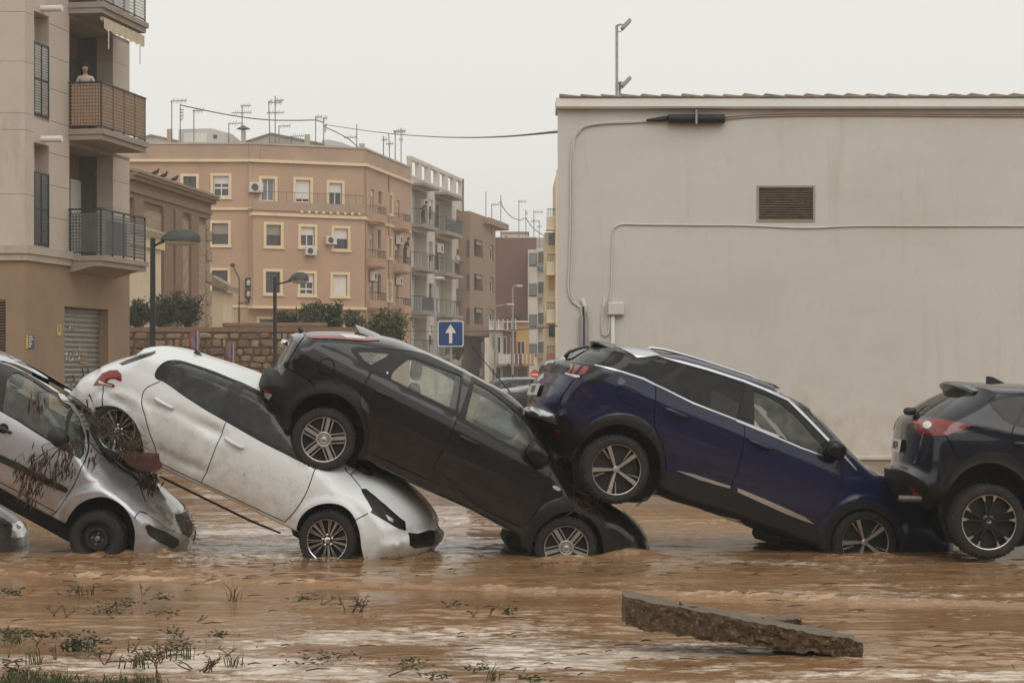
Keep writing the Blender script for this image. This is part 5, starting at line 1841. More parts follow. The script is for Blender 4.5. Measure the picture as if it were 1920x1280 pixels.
    MB().prism([(a.x, 127, zp - 1), (c.x, 127, zp - 1), (c.x, 127, z2), (P(397, 0, 127).x, 127, z1), (a.x, 127, z1 - 0.05)], (0, 4, 0)).build('stair_house', B['zinc'], b)
    MB().prism([(P(345, 0, 127).x, 126.97, zp - 1), (P(388, 0, 127).x, 126.97, zp - 1), (P(388, 0, 127).x, 126.97, P(0, 249, 127).z), (P(345, 0, 127).x, 126.97, P(0, 249, 127).z)], (0, 0.02, 0)).build('stair_door', B['shutterw'], b)
    MB().prism([(P(400, 0, 127).x, 126.97, P(0, 260, 127).z), (P(407, 0, 127).x, 126.97, P(0, 260, 127).z), (P(407, 0, 127).x, 126.97, P(0, 253, 127).z), (P(400, 0, 127).x, 126.97, P(0, 253, 127).z)], (0, 0.02, 0)).build('vent', B['acdark'], b)
    def gable(p0, p1, pm, y0, ym, Y, m, nm, d=5):
        q = MB().prism([(P(p0, 0, Y).x, Y, zp - 1), (P(p1, 0, Y).x, Y, zp - 1), (P(p1, y0, Y).x, Y, P(0, y0, Y).z), (P(pm, 0, Y).x, Y, P(0, ym, Y).z), (P(p0, 0, Y).x, Y, P(0, y0, Y).z)], (0, d, 0))
        q.build(nm, m, b)
        MB().prism([(P(p0 - 3, y0, Y).x, Y - 0.1, P(0, y0, Y).z), (P(pm, 0, Y).x, Y - 0.1, P(0, ym, Y).z), (P(p1 + 3, 0, Y).x, Y - 0.1, P(0, y0 + 1, Y).z), (P(p1 + 3, 0, Y).x, Y - 0.1, P(0, y0 - 2, Y).z), (P(pm, 0, Y).x, Y - 0.1, P(0, ym - 3, Y).z), (P(p0 - 3, 0, Y).x, Y - 0.1, P(0, y0 - 3, Y).z)], (0, d, 0)).build('roof_edge', B['tile'], b)
    gable(452, 604, 508, 271, 252, 130, B['concrete'], 'attic_gable')
    gable(250, 335, 283, 266, 255, 132, B['concrete'], 'attic_gable')
    pts = [(P(602, 0, 131).x, 131, zp - 1)]
    vt = [(602, 272), (604, 263), (618, 262), (640, 267), (660, 275), (676, 285), (683, 292)]
    pts = [(P(x, 0, 131).x, 131, P(0, y, 131).z) for x, y in vt]
    MB().prism([(pts[0][0], 131, zp - 1)] + pts + [(pts[-1][0], 131, zp - 1)], (0, 4, 0)).build('vaulted_roof', B['zinc'], b)
    for (p0, p1, y0, y1, Y, m) in ((313, 321, 242, 270, 126, 'pinkpar'), (452, 459, 244, 270, 126, 'concrete'), (571, 580, 252, 272, 128, 'concrete'), (673, 683, 269, 292, 128, 'concrete')):
        a = P(p0, y0, Y); c = P(p1, y1, Y)
        MB().box(a.x, c.x, Y, Y + 0.5, zp - 1, a.z).build('chimney', B[m], b)
    a = P(455.5, 244, 126)
    MB().lathe([(0.0, 0.35), (0.45, 0.10), (0.42, 0.08), (0.10, 0.20), (0.10, 0.0)], o=(a.x, 126.25, a.z), n=12).build('chimney_cowl', B['ant'], b)
    # air conditioners
    acunit(FB, b, 478, 352, 0.85, 0.62, 0, 'air conditioner beside the glazed terrace door of the salmon block')
    acunit(F2, b, 580, 471, 0.72, 0.52, 0, 'air conditioner hung under the half-shaded window of the middle floor')
    acunit(F2, b, 618, 451, 0.66, 0.52, 0, 'air conditioner between two white-blinded windows of the salmon block')
    acunit(SF, b, 743, 450, 0.8, 0.6, 0, 'air conditioner on the street side above the man on the balcony')
    acunit(SF, b, 694.5, 518, 0.8, 0.62, 0, 'air conditioner on the street side by the corner drain pipe')
    acunit(SF, b, 743, 527, 0.8, 0.55, 0, 'air conditioner on the street side under the man on the balcony')
    # wall spot and dark twin lantern of a traffic light on the left part
    tl = thing('traffic_light', F1.p(F1.u(466), 0.3, 6), 'dark twin traffic light on the salmon wall seen from behind', 'traffic light')
    for y in (530, 551):
        u_, z_ = F1.hit(465.5, y, 0.3)
        part(F1, 'signal_box', B['metal'], tl, (u_ - 0.2, u_ + 0.2, 0.15, 0.42, z_ - 0.30, z_ + 0.30), bevel=0.05)
        u2, z2_ = F1.hit(466, y, 0.45)
        MB().ell(F1.p(u2, 0.44, z2_), (0.13, 0.03, 0.18), 10, 6).build('lens', B['lampglass'], tl, smooth=True)
    u_, z_ = F1.hit(463, 566, 0.2)
    MB().tube([F1.p(u_ + 0.1, 0.25, z_ + 0.3), F1.p(u_ + 0.1, 0.25, z_ - 0.02), F1.p(u_ - 0.5, 0.05, z_ - 0.05), F1.p(u_ - 0.5, 0.05, 0)], 0.05, 6).build('arm', B['metal'], tl)
    wl = thing('wall_lamp', F1.p(F1.u(437), 0.3, 7), 'small spotlight on a bracket on the salmon wall', 'lamp')
    u_, z_ = F1.hit(436, 497, 0.4)
    MB().ell(F1.p(u_, 0.4, z_), (0.16, 0.14, 0.12), 10, 7).build('lamp_head', B['lampshade'], wl, smooth=True)
    u2, z2_ = F1.hit(444, 512, 0)
    MB().tube([F1.p(u_, 0.4, z_), F1.p(u2, 0.05, z2_), F1.p(u2 + 0.15, 0.03, z2_ - 0.3), F1.p(u2 + 0.15, 0.03, 2)], 0.03, 6).build('cable', B['metal'], wl)


salmon_block()


# ------------------------------------------------------------ grey white block with the open roof gallery
def white_block():
    fr = SF
    u0, u1 = fr.u(770.5), fr.u(868)
    b = thing('apartment_block', fr.p((u0 + u1) / 2, 0, 0), 'grey white apartment block with an open gallery of square openings on its roof', 'building')
    zt0 = fr.hit(770, 292)[1]
    zg = fr.hit(790, 336)[1]; ztop = fr.hit(790, 301)[1]
    L1 = [(772, 800), (816, 847)]          # loggia columns
    holes = []
    wins = []
    ys1 = [(372, 434), (452, 510), (528, 600)]
    for k, (pa, pb) in enumerate(L1):
        for f_ in range(4):
            zz0 = 2.3 + 3.0 * f_ + 0.55
            holes.append((fr.u(pa), fr.u(pb), zz0, zz0 + 2.55))
    wn = [(804.5, 812, 3), (855.5, 862, 3)]
    for (pa, pb, n) in wn:
        for f_ in range(4):
            zz0 = 2.3 + 3.0 * f_ + 1.25
            h_ = (fr.u(pa), fr.u(pb), zz0, zz0 + 1.4)
            wins.append(h_)
    mb = wall(fr, u0, u1, -0.4, zg, holes + wins, 0, 0.3)
    mb.add([fr.p(u0, 0, 10), fr.p(u0, -9, 10), fr.p(u0, -9, zg), fr.p(u0, 0, zg)], [(0, 1, 2, 3)])
    mb.build('wall', B['wwhite'], b)
    for k, h_ in enumerate(wins): window(fr, b, *h_, blind=(0.5, 0.0, 0.7, 0.3)[k % 4], bm='shutterg' if k % 3 else 'shutterw', sash='darkframe', sur=False)
    # roof gallery: pillars and beam, open to the sky
    op = [(771 + 1.5, 776), (784, 794.5), (803, 812), (820, 829.5), (837, 847)]
    gal = MB()
    zz1 = ztop - 0.26
    edges = [u0]
    for px0, px1 in ((764.5, 776), (784, 794), (803, 812), (819.5, 829), (836.5, 846.5), (853, 863)):
        pass
    n = 6
    wd = (u1 - u0) / n
    for k in range(n + 1):
        fr.box(gal, max(u0, u0 + k * wd - 0.42), min(u1, u0 + k * wd + 0.42), -0.3, 0.0, zg + 0.003, zz1)
    fr.box(gal, u0, u1, -0.32, 0.02, zz1 + 0.003, ztop)
    fr.box(gal, u0, u1, -0.32, 0.04, zg - 0.15, zg)
    gal.build('roof_gallery', B['wwhite'], b)
    part(fr, 'roof', B['concrete'], b, (u0, u1, -9, -0.33, zg - 0.4, zg - 0.2))
    rr = random.Random(5)
    for k, (pa, pb) in enumerate(L1):
        for f_ in range(4):
            zz0 = 2.3 + 3.0 * f_ + 0.55
            a, c = fr.u(pa), fr.u(pb)
            part(fr, 'loggia_back', B['wwhite'], b, (a, c, -0.9, -0.86, zz0, zz0 + 2.55))
            part(fr, 'loggia_side', B['wwhite'], b, (c, c + 0.02, -0.86, -0.3, zz0, zz0 + 2.55))
            part(fr, 'loggia_ceiling', B['slab'], b, (a - 0.02, c + 0.02, -0.9, -0.3, zz0 + 2.553, zz0 + 2.62))
            part(fr, 'loggia_window', B['pane'], b, (a + 0.1, a + (c - a) * 0.38, -0.857, -0.82, zz0 + 0.9, zz0 + 2.1))
            d = part(fr, 'balcony_door', B['darkframe'] if rr.random() < 0.6 else B['shutterw'], b, (a + (c - a) * 0.45, a + (c - a) * 0.85, -0.857, -0.80, zz0 + 0.1, zz0 + 2.2))
            bal = part(fr, 'balcony', B['slab'], b, (a - 0.15, c + 0.1, -0.86, 0.85, zz0 - 0.26, zz0 - 0.02))
            rail(fr, bal, a - 0.08, c + 0.05, 0.78, zz0, zz0 + 1.0, 14, ends=0.0, r=0.013)
            if (k + f_) % 3 == 1:
                part(fr, 'solid_sheet', B['metal2'], bal, (a, c, 0.74, 0.765, zz0 + 0.05, zz0 + 0.9))
            if f_ == 3: part(fr, 'canopy', B['slab'], b, (a - 0.2, c + 0.15, -0.3, 0.9, zz0 + 2.6, zz0 + 2.76))
    for px, py, lb in ((789, 383, 'air conditioner on the topmost near balcony of the grey white block'), (820, 466, 'air conditioner between the balconies of the grey white block')):
        acunit(fr, b, px, py, 0.9, 0.65, 0.0, lb, 'air conditioners on the grey white block')
    MB().tube([fr.p(u1 - 0.2, 0.07, 0), fr.p(u1 - 0.2, 0.07, ztop)], 0.06, 6).build('drain_pipe', B['ant'], b)


white_block()


# ------------------------------------------------------------ blocks further down the street
def brown_block():
    fr = SF
    u0, u1 = fr.u(870), fr.u(926)
    b = thing('apartment_block', fr.p((u0 + u1) / 2, 0, 0), 'brown brick apartment block with dark loggia openings and a flat roof overhang', 'building')
    zt = fr.hit(884, 405)[1]; zb = fr.hit(900, 632)[1]
    v = 0.9
    holes = []
    for (ya, yb) in ((450, 482), (514, 545), (577, 608)):
        holes.append((fr.u(889, v), fr.u(905.5, v), fr.hit(897, yb, v)[1], fr.hit(897, ya, v)[1]))
    w2 = []
    for (ya, yb) in ((459, 488), (519, 548), (580, 608)):
        w2.append((fr.u(917.5, v), fr.u(926, v), fr.hit(921, yb, v)[1], fr.hit(921, ya, v)[1]))
    ue = fr.u(929, v)
    ua = fr.u(887, v)
    mb = wall(fr, ua - 1.2, ue, zb, zt, holes + w2, v, 0.6)
    mb.add([fr.p(ua - 1.2, v, zb), fr.p(ua - 1.2, -1, zb), fr.p(ua - 1.2, -1, zt), fr.p(ua - 1.2, v, zt)], [(0, 1, 2, 3)])
    mb.add([fr.p(ua - 1.2, v, zb), fr.p(ue, v, zb), fr.p(ue, -1, zb), fr.p(ua - 1.2, -1, zb)], [(0, 1, 2, 3)])
    wall(fr, u0 - 1.0, ue, -0.4, zt - 0.1, [], 0.0, 0.2, mb)
    mb.build('wall', B['wbrown'], b)
    for h_ in holes:
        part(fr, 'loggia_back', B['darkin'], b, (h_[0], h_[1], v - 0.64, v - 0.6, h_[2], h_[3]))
        part(fr, 'blind', B['shutterg'], b, (h_[0] + (h_[1] - h_[0]) * 0.4, h_[1], v - 0.15, v - 0.1, h_[3] - 0.35, h_[3] - 0.05))
        rail(fr, b, h_[0], h_[1], v - 0.05, h_[2], h_[2] + 0.5, 8)
    for k, h_ in enumerate(w2): window(fr, b, *h_, blind=0.3, bm='shutterg', sash='whiteframe', sur=False, v=v)
    part(fr, 'roof_slab', B['wbrown'], b, (ua + 4, ue + 3.2, -3, v + 0.5, zt - 0.6, zt - 0.1))
    # dark sheets standing for shaded loggia openings on the cheek that faces down the street
    CF = Fr(fr.p(ua - 1.2, -1, 0).xy, (fr.n.x, fr.n.y))
    for (ya, yb) in ((450, 482), (514, 545), (577, 608)):
        a = CF.hit(874, yb, 0.01); c = CF.hit(900, ya, 0.01)
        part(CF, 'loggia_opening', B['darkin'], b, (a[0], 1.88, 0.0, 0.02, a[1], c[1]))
    # ground floor openings
    for pa, pb, ya, yb in ((899, 906, 690, 706), (902, 909, 642, 660)):
        a = fr.hit(pa, yb, 0.02); c = fr.hit(pb, ya, 0.02)
        part(fr, 'window', B['pane'], b, (a[0], c[0], 0.0, 0.03, a[1], c[1]))
    MB().tube([fr.p(ue + 0.1, v, -0.3), fr.p(ue + 0.1, v, zb)], 0.09, 6).build('drain_pipe', B['darkframe'], b)


brown_block()


def xbox(b, nm, m, Y, px0, px1, py0, py1, d=0.2, dy=0.0):
    a = P(px0, py1, Y); c = P(px1, py0, Y)
    o = MB().box(a.x, c.x, Y + dy, Y + dy + d, a.z, c.z).build(nm, m, b)
    return o


def street_end():
    # red party wall with the white bay block
    Y = 172.0
    b = thing('apartment_block', P(965, 690, Y), 'dull red party wall rising behind the small coloured houses', 'building')
    a = P(926, 0, Y); c = P(1006, 446, Y)
    MB().box(a.x, c.x, Y, Y + 12, -0.4, c.z).build('wall', B['wred'], b)
    xbox(b, 'coping', B['band'], Y, 926, 1007, 444.5, 446.5, 0.3, -0.05)
    xbox(b, 'roof_room', B['whiteframe'], Y, 940, 990, 431, 444, 5, 4)
    xbox(b, 'roof_slab', B['pinkpar'], Y, 938, 993, 428.5, 431, 5.4, 3.8)
    xbox(b, 'window', B['acdark'], Y, 946, 952, 437, 443, 0.1, 3.92)
    Y2 = 176.0
    b2 = thing('apartment_block', P(1005, 690, Y2), 'white apartment block with stacked glazed bays right of the red wall', 'building')
    for px0, px1, yt, m, dy in ((990, 1008, 468, 'wwhite', -6), (1006, 1018, 465, 'wwhite', -4.8), (1016, 1034, 470, 'wwhite', -3.5)):
        a = P(px0, 0, Y2 + dy); c = P(px1, yt, Y2 + dy)
        MB().box(a.x, c.x, Y2 + dy, Y2 + 6, -0.4, c.z).build('wall', B[m], b2)
    for y in (482, 537, 593, 646):
        f_ = xbox(b2, 'window', B['darkframe'], Y2, 991.5, 1005, y, y + 23, 0.1, -6.08)
        xbox(f_, 'pane', B['paneb'], Y2, 992.3, 1004, y + 1, y + 21, 0.05, -6.14)
        bl = xbox(b2, 'balcony', B['slab'], Y2, 1006.5, 1020, y + 18, y + 26, 0.9, -5.8)
        xbox(b2, 'loggia', B['darkin'], Y2, 1008, 1018, y - 4, y + 16, 0.06, -4.87)
    xbox(b2, 'window', B['pane'], Y2, 1021, 1028, 520, 540, 0.08, -3.6)
    xbox(b2, 'window', B['pane'], Y2, 1021, 1028, 575, 595, 0.08, -3.6)
    aw = thing('awning', P(1012, 505, Y2 - 7), 'small blue awning on the white block of bays', 'awning')
    q = [P(1006, 497, Y2 - 6.0), P(1020, 508, Y2 - 7), P(1023, 512, Y2 - 7.2), P(1008, 506, Y2 - 5.9)]
    MB().prism(q, (0, 0.03, -0.05)).build('cloth', mat('blue awning cloth', srgb(92, 132, 176), 0.8), aw)
    # cream block close behind the pale wall
    Y3 = 118.0
    b3 = thing('apartment_block', P(1040, 690, Y3), 'cream apartment block peeping out beside the pale wall', 'building')
    a = P(1041.5, 0, Y3); c = P(1100, 330, Y3)
    MB().box(a.x, c.x, Y3, Y3 + 8, -0.4, c.z).build('wall', B['creamwall'], b3)
    xbox(b3, 'chimney', B['creamwall'], Y3, 1043, 1047, 318, 333, 0.5, 0.2)
    for y in (405, 490, 580, 662):
        bl = xbox(b3, 'balcony', B['creamwall'] if y != 662 else mat('red brown balcony', srgb(160, 100, 80), 0.8), Y3, 1025.5, 1041, y, y + 22, 1.2, 0.4)
        xbox(bl, 'balcony_soffit', B['cream'], Y3, 1024.5, 1041, y + 22.3, y + 25, 1.4, 0.3)
        mb = MB()
        for k in range(6):
            p = P(1026 + k * 3, y, Y3 + 0.42)
            mb.tube([p, p + Vector((0, 0, 0.42))], 0.015, 4)
        mb.tube([P(1025.5, y - 13, Y3 + 0.42), P(1042, y - 13, Y3 + 0.42)], 0.02, 4)
        mb.build('railing', B['metal'], bl)
        xbox(b3, 'window', B['yellow'] if y in (490,) else B['pane'], Y3, 1030, 1041, y + 28, y + 50, 0.06, 1.7)
    xbox(b3, 'back_wall', B['creamwall'], Y3, 1022, 1042, 432, 720, 4, 1.8)
    # the row of small houses
    Yh = 152.0
    def house(nm, label, px0, px1, yt, m, wins, yb=0):
        h_ = thing('town_house', P((px0 + px1) / 2, 690, Yh), label, 'house')
        a = P(px0, 0, Yh); c = P(px1, yt, Yh)
        MB().box(a.x, c.x, Yh, Yh + 9, -0.4, c.z).build('wall', m, h_)
        xbox(h_, 'cornice', B['whiteframe'], Yh, px0, px1, yt - 2.5, yt + 0.5, 0.4, -0.35)
        for (x0, x1, y0, y1) in wins:
            f_ = xbox(h_, 'window', B['whiteframe'], Yh, x0 - 0.8, x1 + 0.8, y0 - 1, y1, 0.08, -0.085)
            xbox(f_, 'pane', B['pane'], Yh, x0, x1, y0, y1 - 0.5, 0.04, -0.13)
        return h_
    h1 = house('a', 'narrow white house with a balustraded roof at the end of the street', 917, 943, 618, B['wwhite'], [(925, 930, 630, 652), (934, 938, 632, 660)])
    h2 = house('b', 'maroon house with tall white-framed windows beside the ochre one', 943.3, 968, 620, B['maroon'], [(945, 949, 632, 664), (958, 962.5, 634, 664)])
    h3 = house('c', 'ochre yellow house between the maroon house and the white bays', 968.3, 992, 604, B['yellow'], [(971, 976, 640, 664), (978, 983, 640, 664)])
    for h_, px0, px1, m in ((h1, 936, 955, 'whiteframe'), (h2, 957, 979, 'maroon'), (h3, 980, 1001, 'yellow')):
        bl = xbox(h_, 'balcony', B[m], Yh, px0, px1, 664, 682, 0.9, -1.2)
        xbox(bl, 'balcony_slab', B['slab'], Yh, px0 - 6, px1 + 1, 682.4, 686, 1.5, -1.4)
        n = 3
        for k in range(n + 1):
            x = px0 + (px1 - px0) * k / n
            xbox(bl, 'pillar', B['whiteframe'], Yh, x - 0.8, x + 0.8, 663, 682, 0.1, -1.31)
    for (px0, px1, h_) in ((918, 943, h1), (944, 967, h2)):
        for k in range(4):
            x = px0 + (px1 - px0) * k / 3
            xbox(h_, 'roof_post', B['whiteframe'], Yh, x - 1, x + 1, 598, 617.5, 0.4, -0.2)
        xbox(h_, 'roof_rail', B['whiteframe'], Yh, px0, px1, 602, 604, 0.3, -0.16)
        xbox(h_, 'roof_panel', B['maroon'] if h_ is h2 else B['wwhite'], Yh, px0 + 1, px1 - 1, 605, 617, 0.2, -0.1)
    # dark openings of the ground floors
    for (h_, x0, x1) in ((h1, 924, 938), (h2, 946, 964), (h3, 971, 988)):
        xbox(h_, 'door', B['darkin'], Yh, x0, x1, 690, 735, 0.06, -0.065)
    # far backdrop houses that close the view
    Yb = 240
    for (x0, x1, yt, m, lb) in ((840, 930, 520, 'wwhite', 'pale far block closing the street behind the brown block'), (925, 1120, 600, 'creamwall', 'cream far block closing the street behind the small houses')):
        h_ = thing('far_block', P((x0 + x1) / 2, 690, Yb), lb, 'building')
        a = P(x0, 0, Yb); c = P(x1, yt, Yb)
        MB().box(a.x, c.x, Yb, Yb + 10, -0.4, c.z).build('wall', B[m], h_)
    # terraces roof line on the right of the red wall
    t_ = thing('far_block', P(1010, 690, 200), 'grey far block with a bare parapet above the white bays', 'building')
    a = P(985, 0, 200); c = P(1060, 446, 200)
    MB().box(a.x, c.x, 200, 210, -0.4, c.z).build('wall', B['concrete'], t_)


street_end()


# ------------------------------------------------------------ aerials and wires
def antenna(px, py0, py1, Y, arms, label, lean=0):
    """arms: (row, half length left, right, elements)"""
    a = P(px, py0, Y); b = P(px + lean, py1, Y)
    t = thing('antenna', a, label, 'aerial', 'roof aerials')
    MB().tube([a - Vector((0, 0, 1.5)), b], 0.032, 5).build('mast', B['ant'], t)
    for (py, l, r, n) in arms:
        mb = MB()
        p0 = P(px - l + lean * 0.8, py, Y); p1 = P(px + r + lean * 0.8, py - (0.03 * (l + r)), Y)
        mb.tube([p0, p1], 0.024, 4)
        for k in range(n):
            q = p0.lerp(p1, (k + 0.5) / n)
            h_ = 0.13 + 0.10 * ((k * 7) % 3) / 2
            mb.tube([q + Vector((0, -0.35, -h_)), q + Vector((0, 0.35, h_))], 0.012, 4)
        mb.build('boom', B['ant'], t)


AN = [(322, 268, 189, 126, [(190, 2, 28, 12)], 'aerial with one comb boom above the brick chimney on the salmon roof'),
      (338, 268, 196, 126.5, [(206, 0, 6, 2), (212, 0, 6, 2), (218, 0, 6, 2), (224, 0, 5, 2)], 'wire post with four short insulator arms at the stair house'),
      (363.5, 268, 206, 126.2, [(208, 2, 18, 9)], 'aerial in front of the white stair house'),
      (429, 258, 231, 126.8, [(232, 1, 27, 5)], 'low bent aerial beside the cowled chimney, in front of the stair house end'),
      (454, 244, 198, 126.1, [(199, 3, 17, 7), (212, 20, 18, 9)], 'aerial on the cowled chimney'),
      (507, 270, 190, 129, [(193, 2, 24, 9), (190, 0, 5, 2)], 'left aerial of the tall pair over the gable'),
      (516, 272, 180, 129.2, [(189, 2, 16, 8), (212, 16, 17, 8)], 'right and taller aerial of the pair over the gable'),
      (523, 275, 236, 128.8, [(237, 1, 22, 6)], 'short aerial right of the pair over the gable'),
      (546, 262, 256, 129, [(256, 2, 24, 7)], 'aerial lying low along the gable roof'),
      (592, 275, 218, 128, [(220, 1, 12, 6)], 'aerial left of the curled wire post'),
      (607, 272, 221, 127.6, [(222, 2, 7, 5), (236, 0, 6, 3), (244, 0, 5, 3)], 'wire post with curled cables left of the vaulted roof'),
      (669, 280, 233, 128, [(258, 24, 0, 5)], 'aerial over the right end of the vaulted roof'),
      (719, 300, 255, 131, [(0 + 262, 3, 8, 3)], 'dark aerial over the street side parapet'),
      (732, 302, 250, 132, [(270, 6, 8, 4)], 'leaning aerial behind the street side parapet'),
      (741, 300, 245, 133, [(246, 4, 20, 6)], 'aerial left of the open roof gallery'),
      (752, 292, 240, 136, [(248, 14, 8, 7), (262, 4, 4, 3)], 'aerial at the near corner of the open roof gallery'),
      (911, 408, 360, 165, [(0 + 361, 1, 1, 1)], 'thin whip aerial on the brown block'),
      (922, 408, 383, 160, [(384, 1, 14, 5)], 'low aerial on the brown block roof'),
      (939, 412, 366, 162, [(380, 3, 3, 2)], 'dark wire post at the end of the brown roof'),
      (973, 430, 376, 175, [(378, 2, 14, 6)], 'aerial behind the red party wall'),
      (986, 440, 393, 176, [(400, 2, 4, 2)], 'wire post on the red party wall'),
      (1001, 444, 394, 178, [(398, 1, 18, 7), (415, 6, 10, 5)], 'aerial above the white bays'),
      (1011, 446, 413, 178, [(425, 5, 5, 3)], 'short aerial beside the cream block')]
for i, a in enumerate(AN):
    antenna(*a, lean=(-3 if i in (5, 13) else 0))


def wire(pts, Y0, Y1, r, label):
    n = len(pts)
    q = catmull([np.array(p, float) for p in pts], False, 8)
    w_ = [P(p[0], p[1], Y0 + (Y1 - Y0) * (p[0] - pts[0][0]) / (pts[-1][0] - pts[0][0])) for p in q]
    o = MB().tube(w_, r, 5).build('overhead_cable', B['black'], None)
    tag(o, label, 'cable')


wire([(338, 197), (360, 202), (430, 216), (500, 225), (560, 226), (595, 226), (607, 230)], 126.5, 127.6, 0.035, 'black overhead cable sagging between the two wire posts on the salmon roof')
wire([(609, 234), (650, 240), (700, 247), (770, 254), (860, 258), (950, 256), (1049, 247)], 127.6, 28.0, 0.020, 'long overhead cable from the salmon roof to the pale building')
wire([(608, 238), (630, 248), (655, 262), (675, 280)], 127.6, 128, 0.03, 'short cable drooping down to the right end of the vaulted roof')
wire([(939, 382), (950, 398), (964, 410), (976, 413), (986, 408)], 162, 176, 0.035, 'sagging cable between the brown roof and the red wall')
wire([(986, 408), (996, 424), (1010, 436), (1024, 444)], 176, 178, 0.035, 'cable running down from the post on the red wall')
wire([(690, 619), (780, 621), (900, 621), (1000, 616), (1046, 611)], 120, 60, 0.02, 'thin cable crossing the street low over the blue arrow sign')


# ------------------------------------------------------------ unseen block added behind the viewer for the car paint to reflect
def reflection_row():
    fr = Fr((60, -17.0), (-1, 0))
    b = thing('apartment_block', (0, -17, 0), 'unseen dark brick block added behind the viewer for car paint to reflect', 'building')
    L_ = 120.0
    holes = []
    for f_ in range(3):
        for k in range(40):
            holes.append((1.2 + 3.0 * k, 2.4 + 3.0 * k, 1.0 + 3.1 * f_, 2.6 + 3.1 * f_))
    wall(fr, 0, L_, -0.4, 9.6, holes, 0, 0.2).build('wall', mat('dark brown brick', srgb(104, 84, 70), 0.9, var=0.2, scale=3), b)
    part(fr, 'core', B['darkin'], b, (0, L_, -2.5, -0.21, -0.4, 9.55))
    part(fr, 'cornice', B['band'], b, (0, L_, -2.6, 0.3, 9.6, 9.9))


reflection_row()
